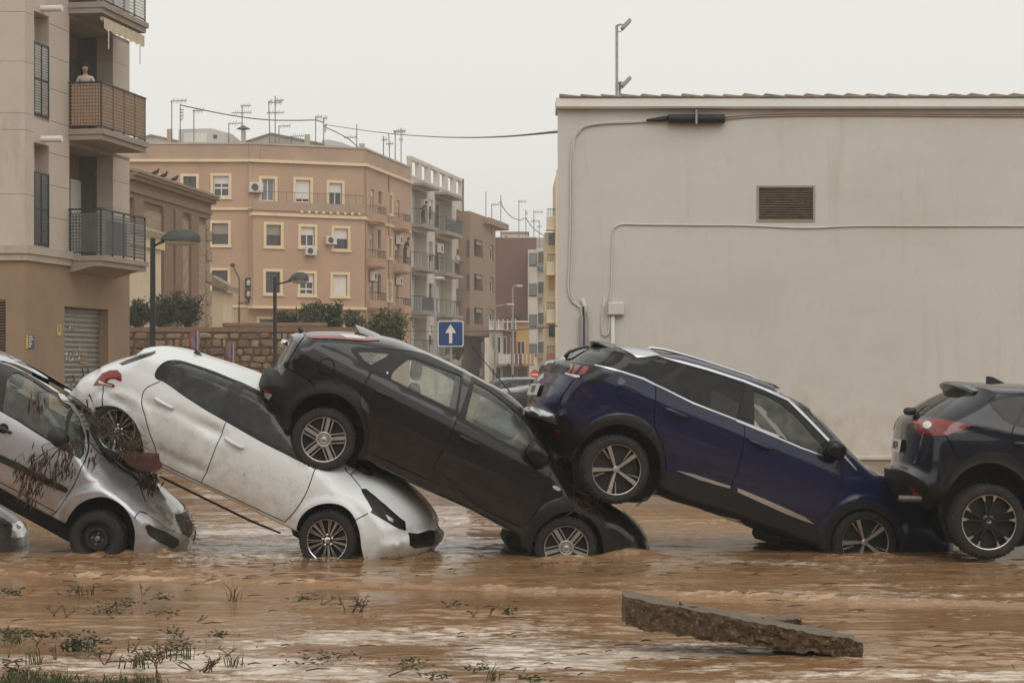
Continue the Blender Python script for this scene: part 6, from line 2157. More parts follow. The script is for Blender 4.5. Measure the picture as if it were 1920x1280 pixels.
# ------------------------------------------------- A: silver hatchback at the left
def car_a(name, label):
    c = Car(name, label, 28, -4, (180.5, 1010), 20.0, 0.83, hubz=0.29)
    c.tum = 0.30
    c.outline([
        ('1', 0.22, 0, False, [(-940, 560), (-1010, 480), (-1020, 330), (-985, 200), (-900, 60), (-800, -20)]),
        ('1', 0.13, 0, False, [(-800, -20), (-650, -48), (-450, -42), (-250, -8), (-100, 28), (0, 67), (100, 118), (200, 170), (300, 228), (390, 280), (455, 325)]),
        ('1', 0.20, 0, False, [(455, 325), (520, 405), (585, 500), (640, 590), (685, 665)]),
        ('1', 0.22, 0, False, [(685, 665), (760, 725), (840, 785), (920, 855), (990, 920), (1035, 975), (1062, 1035)]),
        ('1', 0.32, 0, False, [(1062, 1035), (1085, 1090), (1080, 1150), (1050, 1220), (1000, 1290)]),
        ('1', 0.05, -1, True, [(960, 1300), (740, 1330), (380, 1080), (345, 1058), (290, 1035), (150, 960), (0, 872), (-300, 715), (-480, 615), (-840, 600)]),
    ])
    c.bottom = [c.l(x, y, -c.W) for x, y in cp('1', [(-840, 600), (-480, 615), (0, 872), (290, 1035), (345, 1058), (740, 1330)])]
    c.setbelt('1', (-400, 190), (400, 600))
    hx, hz = c.l(180.5, 1000, -c.W)
    c.flares = [(hx, hz, 0.36, 0.16, 0.03)]
    c.arch('1', [(352, 1062), (395, 990), (450, 930), (520, 896), (600, 888), (680, 922), (738, 985), (768, 1080), (762, 1160), (745, 1250), (720, 1400), (420, 1250)])
    rx = (-670, 455)
    c.arch('1', [(-850, 650), (-845, 520), (-800, 380), (-720, 310), (-620, 300), (-540, 370), (-500, 480), (-490, 640)])
    # doors, then the openings in them
    c.region('door', M['psilver'], '1', [(62, 128), (150, 168), (250, 222), (330, 268), (400, 330), (470, 430), (502, 530), (497, 650), (440, 780), (380, 890), (320, 975), (180, 900), (0, 803), (-62, 770), (-75, 640), (-60, 400), (0, 112)], label='silver front door with a black strip')
    c.region('door', M['psilver'], '1', [(-62, 770), (-75, 640), (-60, 400), (0, 112), (-100, 62), (-250, 20), (-380, 5), (-470, 80), (-500, 250), (-470, 420), (-440, 560), (-300, 650)])
    c.seam('1', [(0, 112), (62, 128), (150, 168), (250, 222), (330, 268), (400, 330), (470, 430), (502, 530), (497, 650), (440, 780), (380, 890), (320, 975)])
    c.seam('1', [(320, 975), (180, 900), (0, 803), (-62, 770), (-300, 650), (-440, 560)], smooth=False)
    c.seam('1', [(-62, 770), (-75, 640), (-60, 400), (0, 112)])
    c.seam('1', [(-440, 560), (-470, 420), (-500, 250), (-470, 80), (-380, 5)])
    c.seam('1', [(320, 975), (300, 1040)])
    c.seam('1', [(500, 560), (575, 640), (690, 722), (790, 800), (835, 918)], hw=0.0022)
    c.region('window_frame', M['seal'], '1', [(-10, 118), (62, 140), (150, 180), (250, 240), (330, 292), (400, 362), (455, 440), (488, 540), (482, 640), (458, 672), (340, 606), (200, 520), (100, 455), (0, 398), (-60, 370), (-50, 300)], off=-0.004)
    c.region('window_frame', M['seal'], '1', [(-60, 372), (-50, 300), (-10, 118), (-100, 75), (-250, 30), (-370, 22), (-440, 90), (-470, 200), (-300, 260)], off=-0.004)
    c.region('window', M['glass'], '1', [(12, 395), (75, 178), (105, 172), (200, 225), (330, 312), (405, 385), (378, 500), (335, 585), (200, 505), (100, 445)], off=-0.012)
    c.region('window', M['glass'], '1', [(425, 398), (455, 455), (478, 545), (474, 635), (455, 662), (352, 602), (390, 515)], off=-0.012)
    c.region('window', M['glassmid'], '1', [(-75, 350), (-65, 290), (-28, 130), (-110, 90), (-250, 45), (-355, 38), (-420, 100), (-445, 195), (-300, 240)], off=-0.012)
    c.region('windscreen', M['glassmud'], '1', [(468, 325), (540, 400), (610, 500), (700, 650), (690, 700), (660, 672), (590, 640), (560, 600), (530, 500), (490, 410), (445, 335)], off=-0.006)
    c.region('rub_strip', M['plastic'], '1', [(-60, 615), (0, 645), (100, 690), (240, 765), (380, 833), (391, 850), (376, 863), (240, 806), (100, 732), (0, 686), (-60, 655)], off=0.012)
    c.region('rub_strip', M['plastic'], '1', [(-75, 607), (-75, 647), (-420, 470), (-425, 430)], off=0.012)
    t = [(540 + 19 * math.cos(a), 791 + 13 * math.sin(a)) for a in np.linspace(0, 2 * PI, 12, endpoint=False)]
    c.region('indicator', M['lampwhite'], '1', t, off=0.006)
    t = [(20 + 30 * math.cos(a), 497 + 30 * math.sin(a)) for a in np.linspace(0, 2 * PI, 14, endpoint=False)]
    c.region('handle_recess', M['cladding'], '1', t, off=-0.012)
    c.region('headlight', M['lampgrey'], '1', [(835, 925), (862, 916), (940, 943), (985, 985), (1015, 1045), (1042, 1105), (985, 1082), (900, 1030), (840, 985)], off=0.004, smooth=False)
    c.region('bumper_strip', M['plastic'], '1', [(830, 1055), (850, 1045), (940, 1085), (1015, 1126), (1018, 1160), (985, 1182), (920, 1150), (850, 1105)], off=0.012)
    c.region('grille', M['plastic'], '1', [(1000, 985), (1036, 985), (1060, 1030), (1090, 1090), (1082, 1120), (1045, 1100), (1018, 1040)], off=0.002)
    c.seam('1', [(768, 1010), (800, 970), (838, 985)])
    c.make(M['psilver'], M['lining'])
    c.handle('1', (-5, 485), (66, 521), M['plastic'])
    c.mirror(*cp('1', [(350, 545)])[0], 0.11, 0.085, M['plastic'], tilt=20)
    p = c.l(*cp('1', [(130, 440)])[0], -0.4)
    c.cabin(p[0], p[1] - 0.10, M['seat'])
    c.wheel((180.5, 1010), 0.285, 0.175, 'steel', spin=10, inset=0.03)
    c.wheel(cp('1', [(-670, 500)])[0], 0.285, 0.175, 'steel', spin=40, inset=0.03)
    MB().box(-1.25, 0.45, -0.52, 0.52, 0.06, 0.42).build('underbody', M['under'], c.root, world=False, bevel=0.05)
    return c


# ------------------------------------------------- B: white hatchback
def car_b():
    c = Car('hatchback', 'white five-door hatchback pitched nose-down under the charcoal car', 26, -15, (613, 1012.6), 19.75, 0.86, hubz=0.31)
    c.tum = 0.36
    c.outline([
        ('2', 0.34, 0, False, [(60, 640), (15, 590), (0, 545), (25, 490), (70, 440), (115, 400), (150, 352), (190, 320), (245, 292), (310, 268)]),
        ('2', 0.24, 0, False, [(310, 268), (380, 235), (470, 203), (560, 178), (605, 165), (618, 146), (640, 129)]),
        ('2', 0.14, 0, False, [(640, 129), (700, 121), (790, 140), (950, 192), (1100, 238), (1300, 308), (1450, 375), (1580, 430), (1700, 500), (1840, 620)]),
        ('p', 0.20, 0, False, [(590, 770), (625, 812), (655, 850), (690, 872)]),
        ('9', 0.26, 0, False, [(640, 205), (770, 280), (880, 325), (980, 385), (1080, 465), (1160, 550), (1240, 650), (1300, 740), (1345, 830), (1365, 900), (1360, 960)]),
        ('9', 0.30, 0, False, [(1360, 960), (1420, 995), (1442, 1050), (1435, 1120), (1400, 1190), (1300, 1300), (1200, 1400)]),
        ('9', 0.05, -1, True, [(1150, 1420), (550, 1500), (300, 1450)]),
        ('3', 0.05, -1, True, [(590, 1300), (572, 1088), (520, 1068), (0, 822)]),
        ('2', 0.05, -1, True, [(620, 1132), (560, 1090), (380, 1080), (150, 760)]),
    ])
    c.bottom = [c.l(x, y, -c.W) for x, y in cp('2', [(150, 760), (600, 1115)]) + cp('3', [(0, 822), (572, 1088), (1000, 1300)])]
    c.setbelt('2', (620, 400), (1560, 955))
    hx, hz = c.l(613, 1008, -c.W); rx, rz = c.l(218, 808, -c.W)
    c.flares = [(hx, hz, 0.33, 0.10, 0.022), (rx, rz, 0.33, 0.12, 0.022)]
    c.creases = [(c.fl('2', [(560, 585), (760, 640), (900, 720), (1090, 800)]), -0.014, 0.05, 0), (c.fl('2', [(640, 960), (820, 1050), (1010, 1130)]), -0.018, 0.05, 0)]
    d1 = c.f(*cp('2', [(1050, 800)])[0]); d2 = c.f(*cp('2', [(300, 560)])[0])
    c.dents = [(d1[0], d1[1], 0.16, 0.06, -0.035), (d2[0], d2[1], 0.20, 0.05, -0.025)]
    c.arch('2', [(100, 616), (150, 604), (220, 598), (290, 610), (360, 648), (430, 725), (472, 820), (490, 930), (482, 1010), (440, 1150), (150, 1000)])
    c.arch('3', [(574, 1100), (585, 1050), (610, 985), (665, 927), (735, 894), (810, 886), (880, 902), (940, 952), (982, 1040), (998, 1150), (990, 1300), (600, 1300)])
    # doors
    c.region('door', M['pwhite'], '2', [(622, 404), (530, 460), (500, 510), (495, 590), (520, 680), (545, 780), (590, 900), (620, 1020), (650, 1060), (800, 1135), (970, 1215), (1030, 1080), (1100, 900), (1165, 735), (1280, 400), (1100, 320), (900, 262), (740, 232), (660, 270), (605, 340)], label='white rear door, dented and scratched')
    c.region('door', M['pwhite'], 'p', [(377.3, 904.8), (391.4, 873), (407.8, 831), (423, 792), (452, 714), (500, 736), (545, 764), (585, 806), (600, 862), (589, 883), (573, 926), (552, 959), (534, 978)])
    c.seam('2', [(640, 405), (530, 460), (500, 510), (495, 590), (520, 680), (545, 780), (590, 900), (620, 1020), (650, 1060)])
    c.seam('2', [(650, 1060), (800, 1135), (970, 1215)], smooth=False)
    c.seam('2', [(970, 1215), (1030, 1080), (1100, 900), (1165, 735)])
    c.seam('p', [(377.3, 904.8), (534, 978)], smooth=False)
    c.seam('p', [(534, 978), (552, 959), (573, 926), (589, 883), (597, 866)])
    c.seam('2', [(185, 440), (180, 520), (182, 610)], hw=0.006)
    c.seam('9', [(490, 860), (640, 780)])
    c.seam('9', [(365, 235), (450, 340), (555, 470)], hw=0.0025)
    c.region('window_frame', M['seal'], '2', [(610, 385), (597, 350), (615, 305), (655, 262), (700, 238), (745, 232), (800, 236), (900, 264), (1080, 325), (1240, 390), (1340, 432), (1460, 490), (1560, 545), (1700, 640), (1800, 760), (1880, 900), (1910, 1040), (1860, 1070), (1770, 1050), (1640, 985), (1480, 905), (1240, 770), (1110, 695), (1000, 632), (850, 535), (670, 410)], off=-0.003, smooth=True)
    c.region('window', M['glassdark'], '2', [(606, 360), (620, 310), (660, 268), (705, 245), (730, 242), (712, 280), (655, 398), (618, 378)], off=-0.009)
    c.region('window', M['glassmid'], '2', [(682, 402), (752, 256), (800, 248), (900, 275), (1080, 338), (1235, 402), (1180, 540), (1120, 688), (1000, 622), (850, 525)], off=-0.009)
    c.region('window', M['glassmid'], 'p', [(457, 724), (500, 743), (545, 773), (578, 811), (594, 858), (585, 864), (558, 856), (505, 828), (446, 793)], off=-0.009)
    c.region('windscreen', M['glassmid'], 'p', [(560, 742), (600, 765), (640, 815), (700, 865), (690, 885), (650, 862), (610, 812), (575, 775)], off=-0.004)
    c.region('rear_window', M['glassdark'], '2', [(312, 262), (380, 230), (470, 196), (560, 172), (606, 158), (606, 178), (570, 200), (480, 228), (390, 262), (340, 278)], off=-0.002)
    c.region('tail_light', M['red'], '2', [(108, 438), (140, 392), (180, 342), (240, 318), (300, 315), (331, 345), (334, 403), (310, 399), (280, 383), (245, 384), (222, 398), (214, 411), (270, 428), (279, 441), (265, 453), (238, 446), (180, 433)], off=0.006, side='both')
    c.region('tail_light_edge', M['lampwhite'], '2', [(146, 404), (158, 398), (200, 417), (262, 435), (256, 445), (210, 433), (160, 420)], off=0.008)
    c.region('headlight', M['smoke'], '9', [(555, 485), (620, 490), (720, 570), (850, 680), (960, 780), (1085, 880), (1095, 985), (1010, 965), (880, 890), (760, 820), (670, 768), (690, 735), (640, 640), (575, 540)], off=0.004)
    c.region('headlight_reflector', M['lampgrey'], '9', [(845, 795), (940, 850), (940, 895), (880, 862)], off=0.008)
    c.region('grille', M['gloss'], '9', [(1120, 1010), (1240, 1025), (1360, 985), (1450, 980), (1460, 1080), (1430, 1170), (1200, 1200), (1140, 1160), (1135, 1060)], off=0.004)
    c.make(M['pwhite'], M['lining'])
    c.handle('2', (600, 537), (752, 622), M['pwhite'], r=0.019)
    c.handle('2', (1160, 852), (1312, 940), M['pwhite'], r=0.019)
    # roof antenna foot, crushed mirror lying on the bonnet edge
    q = c.l(*cp('2', [(965, 193)])[0], 0)
    MB().prism([(q[0] - 0.08, -0.02, q[1] - 0.01), (q[0] - 0.06, -0.02, q[1] + 0.03), (q[0] + 0.06, -0.02, q[1] - 0.02)], (0, 0.04, 0)).build('antenna_base', M['plastic'], c.root, world=False)
    c.mirror(*cp('3', [(1000, 655)])[0], 0.17, 0.055, M['gloss'], ry=0.08, tilt=4)
    p = c.l(*cp('2', [(1330, 700)])[0], -0.4)
    c.cabin(p[0], p[1] - 0.10, M['seat'], 0.7, -0.12)
    c.wheel((218, 806), 0.308, 0.212, 'hatch', spin=20, inset=0.02)
    c.wheel((613, 1012.6), 0.308, 0.212, 'hatch', spin=75, inset=0.02)
    MB().box(-0.5, 0.5, -0.52, 0.52, 0.1, 0.45).build('underbody', M['under'], c.root, world=False, bevel=0.05)
    return c


# ------------------------------------------------- C: charcoal people carrier
def car_c():
    c = Car('people_carrier', 'charcoal people carrier reared up on the white hatchback, red tail lamp uppermost', 24.1, 4, (1062, 1027), 20.0, 0.88, hubz=0.316)
    c.tum = 0.33
    c.outline([
        ('4', 0.30, 0, False, [(130, 820), (95, 740), (60, 670), (30, 600), (22, 550), (40, 480), (62, 430), (75, 408), (140, 405)]),
        ('4', 0.22, 0, False, [(140, 405), (158, 370), (195, 290), (235, 215), (272, 152), (330, 138), (365, 134)]),
        ('4', 0.16, 0, False, [(365, 134), (450, 124), (600, 122), (760, 130), (860, 146), (960, 158), (1100, 192), (1250, 255), (1400, 318), (1550, 390), (1734, 478)]),
        ('5', 0.18, 0, False, [(80, 55), (180, 112), (280, 168), (370, 215), (440, 262), (495, 310), (530, 352)]),
        ('5', 0.24, 0, False, [(530, 352), (600, 440), (665, 525), (725, 610), (785, 695), (835, 775)]),
        ('5', 0.24, 0, False, [(835, 775), (900, 830), (980, 870), (1070, 915), (1140, 965), (1200, 1022), (1245, 1085)]),
        ('5', 0.32, 0, False, [(1245, 1085), (1264, 1140), (1258, 1190), (1230, 1270)]),
        ('5', 0.05, -1, True, [(1200, 1300), (940, 1310), (600, 1290), (505, 1190), (480, 1118), (200, 968), (0, 878)]),
        ('4', 0.05, -1, True, [(950, 1208), (860, 1150), (600, 1120), (290, 960), (180, 900)]),
    ])
    c.bottom = [c.l(x, y, -c.W) for x, y in cp('4', [(180, 900), (290, 960), (860, 1150)]) + cp('5', [(0, 878), (480, 1118), (600, 1200), (1100, 1300)])]
    c.setbelt('4', (900, 440), (1560, 790))
    hx, hz = c.l(1062, 1022, -c.W); rx, rz = c.l(612, 812, -c.W)
    c.flares = [(hx, hz, 0.36, 0.13, 0.022), (rx, rz, 0.38, 0.13, 0.028)]
    c.creases = [(c.fl('4', [(960, 830), (1200, 950), (1420, 1060)]), -0.010, 0.03, 0), (c.fl('5', [(60, 690), (250, 790), (560, 910)]), -0.010, 0.03, 0)]
    c.arch('4', [(262, 800), (295, 738), (352, 670), (430, 626), (520, 606), (620, 618), (700, 658), (770, 730), (815, 820), (836, 930), (828, 1020), (795, 1082), (740, 1230), (400, 1180), (270, 1000)])
    c.arch('5', [(565, 1270), (570, 1180), (600, 1085), (660, 1010), (740, 965), (820, 955), (900, 985), (960, 1050), (990, 1130), (1005, 1230), (1000, 1330), (600, 1330)])
    c.region('cladding', M['cladding'], '4', [(0, 560), (40, 455), (70, 400), (150, 402), (200, 470), (240, 402), (430, 510), (540, 498), (640, 508), (740, 556), (805, 640), (845, 760), (866, 900), (860, 1090), (780, 1200), (250, 1000), (150, 900), (60, 720)])
    c.region('cladding', M['cladding'], '5', [(500, 1230), (520, 1090), (580, 985), (660, 910), (760, 870), (840, 868), (930, 910), (1000, 1000), (1040, 1120), (1060, 1400), (480, 1400)])
    c.region('tailgate', M['pdark'], '4', [(135, 420), (160, 350), (235, 200), (275, 140), (370, 130), (372, 172), (345, 205), (300, 280), (250, 370), (238, 402), (200, 440)])
    c.seam('4', [(372, 172), (345, 205), (300, 280), (258, 350), (240, 402), (300, 440), (420, 512), (470, 590)], hw=0.006)
    c.region('door', M['pdark'], '4', [(890, 440), (850, 520), (820, 590), (805, 670), (830, 750), (860, 830), (872, 950), (868, 1050), (900, 1080), (1100, 1170), (1330, 1275), (1420, 1090), (1530, 870), (1560, 780), (1645, 470), (1500, 395), (1350, 320), (1200, 282)])
    c.region('door', M['pdark'], '5', [(18, 718), (60, 640), (120, 400), (205, 130), (330, 205), (470, 315), (600, 465), (690, 650), (685, 710), (640, 850), (590, 960), (530, 1032), (480, 1040), (250, 930)])
    c.seam('4', [(900, 440), (850, 520), (820, 590), (805, 670), (830, 750), (860, 830), (872, 950), (868, 1050), (900, 1080)])
    c.seam('4', [(900, 1080), (1100, 1170), (1330, 1275)], smooth=False)
    c.seam('4', [(1330, 1275), (1420, 1090), (1530, 870), (1562, 780)])
    c.seam('5', [(18, 718), (250, 930), (480, 1040)], smooth=False)
    c.seam('5', [(480, 1040), (530, 1032), (590, 960), (640, 850), (682, 720)])
    t = [(545 + 63 * math.cos(a), 402 + 63 * math.sin(a)) for a in np.linspace(0, 2 * PI, 22, endpoint=False)]
    c.seam('4', t, hw=0.005, closed=True)
    c.region('window_frame', M['seal'], '4', [(735, 262), (790, 250), (900, 252), (1100, 268), (1200, 276), (1320, 306), (1600, 440), (1560, 790), (1300, 650), (1030, 505), (895, 440), (850, 412), (795, 358), (748, 300)], off=-0.004)
    c.region('window_frame', M['seal'], '5', [(118, 412), (205, 142), (330, 212), (470, 322), (600, 472), (685, 645), (678, 690), (560, 640), (380, 556)], off=-0.004)
    c.region('window', M['glass'], '4', [(785, 284), (850, 281), (1045, 292), (1010, 322), (888, 388), (838, 350)], off=-0.012)
    c.region('window', M['glass'], '4', [(1040, 495), (1065, 440), (1110, 395), (1180, 342), (1230, 335), (1400, 400), (1590, 468), (1545, 742), (1300, 625)], off=-0.012)
    c.region('window', M['glass'], '5', [(168, 402), (222, 178), (300, 218), (400, 292), (480, 362), (560, 446), (625, 540), (650, 640), (560, 610), (400, 540)], off=-0.012)
    c.region('windscreen', M['glassmid'], '5', [(545, 345), (610, 430), (680, 520), (740, 605), (805, 695), (840, 770), (800, 790), (740, 700), (680, 600), (600, 470), (525, 372)], off=-0.006)
    c.region('rear_window', M['glassmid'], '4', [(372, 128), (450, 116), (600, 114), (760, 122), (845, 138), (840, 150), (700, 146), (600, 140), (450, 146), (395, 158)], off=-0.004)
    c.region('tail_light', M['red'], '4', [(395, 175), (440, 160), (540, 150), (640, 152), (700, 184), (845, 188), (848, 168), (958, 181), (955, 200), (850, 206), (600, 190), (440, 186)], off=0.007, label='long red tail lamp')
    c.region('tail_light_edge', M['lampwhite'], '4', [(640, 152), (848, 166), (845, 188), (700, 183)], off=0.008, label='clear middle of the tail lamp')
    c.region('reflector', M['red'], '4', [(62, 570), (132, 598), (130, 612), (70, 598)], off=0.008)
    c.region('reversing_lamp', M['lampwhite'], '4', [(70, 600), (130, 614), (104, 660), (72, 635)], off=0.008)
    t = [(715 + 24 * math.cos(a), 815 + 13 * math.sin(a) + 9 * math.cos(a)) for a in np.linspace(0, 2 * PI, 12, endpoint=False)]
    c.region('indicator', M['lampwhite'], '5', t, off=0.006)
    c.region('headlight', M['smoke'], '5', [(1110, 945), (1165, 985), (1225, 1050), (1255, 1130), (1240, 1160), (1200, 1120), (1160, 1040)], off=0.003)
    c.region('badge', M['alloy'], '4', [(1010, 440), (1024, 441), (1023, 458), (1009, 457)], off=0.004)
    c.make(M['pdark'], M['lining'])
    c.handle('4', (920, 582), (1062, 645), M['plastic'])
    c.handle('5', (135, 500), (242, 556), M['plastic'])
    c.mirror(*cp('5', [(596, 612)])[0], 0.14, 0.10, M['gloss'], tilt=24)
    # raised rear spoiler
    sp = [c.l(x, y, 0) for x, y in cp('4', [(768, 75), (800, 85), (880, 118), (950, 148), (1005, 184), (965, 196), (880, 165), (815, 125)])]
    c.spoiler(sp, 0.52, M['pdark'])
    # rear wiper stub, tailgate handle, whip antenna
    a, b = [c.l(x, y, 0.0) for x, y in cp('4', [(335, 100), (360, 148)])]
    MB().tube([(a[0], 0, a[1]), (b[0], 0, b[1])], 0.022, 8).build('wiper', M['plastic'], c.root, smooth=True, world=False)
    a = c.l(*cp('4', [(228, 218)])[0], -0.15)
    MB().ell((a[0], -0.15, a[1]), (0.05, 0.3, 0.035), 14, 8, 0.7).build('tailgate_handle', M['chrome'], c.root, smooth=True, world=False)
    a = c.l(885, 650, -0.3); b = c.l(957, 735, -0.3)
    MB().tube([(b[0], -0.3, b[1]), (a[0], -0.3, a[1])], [0.008, 0.004], 6).build('antenna', M['plastic'], c.root, world=False)
    p = c.l(*cp('4', [(1430, 640)])[0], -0.4)
    c.cabin(p[0] + 0.12, p[1] - 0.15, M['seat'])
    c.wheel((607, 823.7), 0.317, 0.224, 'mpv', spin=8, inset=0.02)
    c.wheel((1062, 1027), 0.317, 0.224, 'mpv', spin=34, inset=0.02)
    MB().box(-0.55, 0.5, -0.52, 0.52, 0.06, 0.42).build('underbody', M['under'], c.root, world=False, bevel=0.05)
    return c


# ------------------------------------------------- D: deep blue crossover
def car_d():
    c = Car('crossover', 'deep blue crossover with chrome window line resting on the bonnet of the charcoal people carrier', 16.2, 11, (1622.4, 1016.7), 20.4, 0.91, hubz=0.345)
    c.tum = 0.34
    c.outline([
        ('6', 0.30, -0.25, False, [(255, 850), (225, 800), (160, 720), (85, 650), (35, 595), (28, 565), (58, 538), (92, 540)]),
        ('6', 0.26, -0.25, False, [(92, 540), (105, 480), (125, 415), (150, 350), (185, 300), (195, 255), (222, 210), (262, 203)]),
        ('6', 0.26, -0.2, False, [(262, 203), (310, 185), (380, 148), (440, 122), (500, 112)]),
        ('6', 0.13, 0, False, [(500, 112), (640, 98), (760, 108), (900, 128), (1000, 141), (1200, 196), (1400, 260), (1600, 327), (1807, 412)]),
        ('7', 0.14, 0, False, [(170, 14), (260, 58), (350, 102), (405, 140)]),
        ('7', 0.22, 0, False, [(405, 140), (500, 225), (600, 335), (690, 435), (760, 505)]),
        ('7', 0.20, 0, False, [(760, 505), (850, 555), (950, 612), (1060, 688), (1150, 755), (1240, 832)]),
        ('7', 0.34, 0, False, [(1240, 832), (1310, 895), (1342, 970), (1348, 1080), (1330, 1170), (1290, 1260)]),
        ('7', 0.05, -1, True, [(1240, 1290), (1000, 1320), (680, 1310), (560, 1100), (450, 1065), (310, 1005), (160, 960), (0, 892)]),
        ('6', 0.05, -1, True, [(1300, 1262), (1200, 1235), (1060, 1180), (960, 1120), (800, 1100), (480, 1000), (340, 920)]),
    ])
    c.bottom = [c.l(x, y, -c.W) for x, y in cp('6', [(340, 920), (480, 1000), (960, 1120), (1300, 1262)]) + cp('7', [(160, 960), (450, 1065), (560, 1100), (1000, 1320)])]
    c.setbelt('6', (860, 345), (1807, 745))
    hx, hz = c.l(1622.4, 1013, -c.W); rx, rz = c.l(1160, 868, -c.W)
    c.flares = [(hx, hz, 0.38, 0.12, 0.02), (rx, rz, 0.40, 0.12, 0.025)]
    c.creases = [(c.fl('6', [(700, 390), (1000, 520), (1300, 640), (1600, 760)]), 0.010, 0.05, 0), (c.fl('6', [(1040, 930), (1300, 1010), (1600, 1100)]), -0.015, 0.06, 0)]
    d1 = c.f(*cp('6', [(420, 480)])[0])
    c.dents = [(d1[0], d1[1], 0.10, 0.09, -0.03)]
    c.arch('6', [(395, 910), (422, 830), (500, 730), (580, 680), (680, 657), (780, 680), (880, 742), (950, 830), (988, 930), (1000, 1010), (985, 1090), (900, 1210), (420, 1150)])
    c.arch('7', [(640, 1080), (658, 980), (700, 900), (780, 842), (870, 826), (960, 860), (1040, 925), (1082, 1005), (1105, 1110), (1090, 1300), (680, 1300)])
    c.region('cladding', M['cladding'], '6', [(20, 545), (60, 535), (230, 590), (300, 602), (330, 660), (408, 725), (500, 640), (600, 596), (720, 588), (820, 612), (920, 690), (985, 800), (1010, 900), (1012, 985), (1460, 1120), (1807, 1240), (1807, 1340), (1300, 1300), (960, 1160), (400, 1100), (150, 760)], side='both')
    c.region('cladding', M['cladding'], '7', [(0, 700), (340, 850), (520, 940), (585, 1010), (610, 930), (680, 845), (760, 793), (840, 772), (920, 782), (1010, 833), (1070, 910), (1110, 990), (1150, 1060), (1290, 1080), (1360, 1080), (1340, 1320), (600, 1350), (540, 1110), (0, 910)], side='both')
    c.region('door', M['pblue'], '6', [(935, 380), (935, 690), (985, 800), (1010, 900), (1012, 982), (1465, 1118), (1540, 900), (1565, 660), (1575, 370), (1400, 300), (1160, 236)])
    c.region('door', M['pblue'], '7', [(22, 688), (55, 470), (62, 240), (66, 0), (130, 25), (340, 120), (480, 250), (600, 385), (690, 470), (705, 560), (690, 690), (640, 820), (560, 900), (520, 930), (340, 848)])
    c.region('sill_trim', M['satin'], '6', [(1078, 984), (1200, 1008), (1465, 1094), (1465, 1112), (1250, 1052)], off=0.008)
    c.region('sill_trim', M['satin'], '7', [(10, 690), (170, 755), (340, 828), (455, 882), (525, 932), (440, 905), (330, 862), (160, 785), (8, 716)], off=0.008)
    c.seam('6', [(940, 378), (935, 690), (985, 800), (1010, 900), (1012, 982)])
    c.seam('6', [(1465, 1118), (1540, 900), (1568, 660), (1578, 372)])
    c.seam('7', [(700, 500), (706, 560), (692, 690), (640, 820), (590, 880)])
    c.seam('6', [(300, 605), (245, 590), (270, 480), (320, 400), (360, 345)], hw=0.005)
    c.seam('6', [(675, 405), (690, 388), (810, 428), (835, 450), (838, 520), (820, 545), (700, 495), (678, 470)], closed=True, hw=0.004)
    c.region('window_frame', M['gloss'], '6', [(520, 236), (560, 180), (640, 108), (690, 130), (803, 190), (860, 186), (965, 180), (1140, 225), (1300, 270), (1560, 352), (1807, 450), (1807, 742), (1600, 655), (1200, 505), (1000, 405), (935, 376), (860, 338), (700, 286)], off=-0.002)
    c.region('window_frame', M['gloss'], '7', [(0, 236), (0, 0), (70, 0), (130, 8), (345, 108), (485, 242), (600, 366), (690, 455), (720, 500), (700, 505), (600, 478), (430, 418), (200, 318)], off=-0.002)
    c.region('window', M['glassdark'], '6', [(560, 235), (650, 145), (800, 205), (960, 195), (1130, 240), (935, 365), (860, 328), (700, 275)], off=-0.006)
    c.region('window', M['glassdark'], '6', [(1065, 438), (1068, 325), (1165, 250), (1400, 318), (1572, 382), (1512, 622), (1350, 560), (1200, 493)], off=-0.008)
    c.region('window', M['glass'], '7', [(122, 284), (118, 42), (200, 72), (320, 142), (420, 232), (500, 322), (586, 424), (582, 466), (430, 406), (250, 332)], off=-0.010)
    c.region('windscreen', M['glassmid'], '7', [(420, 125), (520, 215), (620, 325), (710, 425), (775, 495), (740, 505), (660, 432), (570, 332), (480, 232), (395, 148)], off=-0.004)
    c.region('rear_window', M['glassmid'], '6', [(300, 200), (370, 140), (440, 112), (500, 104), (600, 115), (640, 128), (560, 215), (505, 238)], off=-0.003)
    c.region('window_trim', M['satin'], '6', [(640, 100), (720, 108), (800, 118), (806, 120), (885, 130), (968, 172), (900, 182), (806, 190), (720, 140)], off=0.006)
    c.region('window_trim', M['satin'], '6', [(935, 174), (1140, 218), (1300, 262), (1560, 346), (1810, 448), (1810, 462), (1560, 362), (1300, 278), (1140, 234), (1000, 196)], off=0.006)
    c.region('window_trim', M['satin'], '7', [(120, 0), (200, 30), (348, 98), (490, 232), (610, 356), (700, 446), (806, 570), (798, 572), (692, 458), (602, 370), (482, 246), (342, 112), (200, 46), (112, 6)], off=0.006)
    c.region('window_trim', M['satin'], '6', [(508, 238), (700, 282), (860, 334), (940, 376), (1000, 403), (1200, 503), (1807, 738), (1807, 748), (1200, 515), (1000, 415), (935, 386), (855, 346), (700, 294), (510, 248)], off=0.006)
    c.region('window_trim', M['satin'], '7', [(0, 235), (200, 318), (430, 416), (583, 474), (580, 482), (430, 428), (200, 330), (0, 247)], off=0.006)
    c.region('tail_light', M['smoke'], '6', [(195, 250), (215, 205), (290, 206), (470, 242), (560, 275), (622, 316), (512, 376), (380, 332), (190, 292)], off=0.004)
    for q in ([(310, 292), (332, 236), (357, 238), (335, 296)], [(345, 298), (372, 241), (412, 246), (370, 302)], [(392, 310), (432, 251), (472, 258), (440, 306), (400, 316)]):
        c.region('lamp_claw', M['red'], '6', q, off=0.007)
    c.region('reversing_lamp', M['lampwhite'], '6', [(305, 294), (400, 318), (405, 330), (370, 328), (300, 305)], off=0.008)
    c.region('plate_recess', M['gloss'], '6', [(150, 366), (228, 374), (228, 388), (150, 380)], off=0.001, side='near')
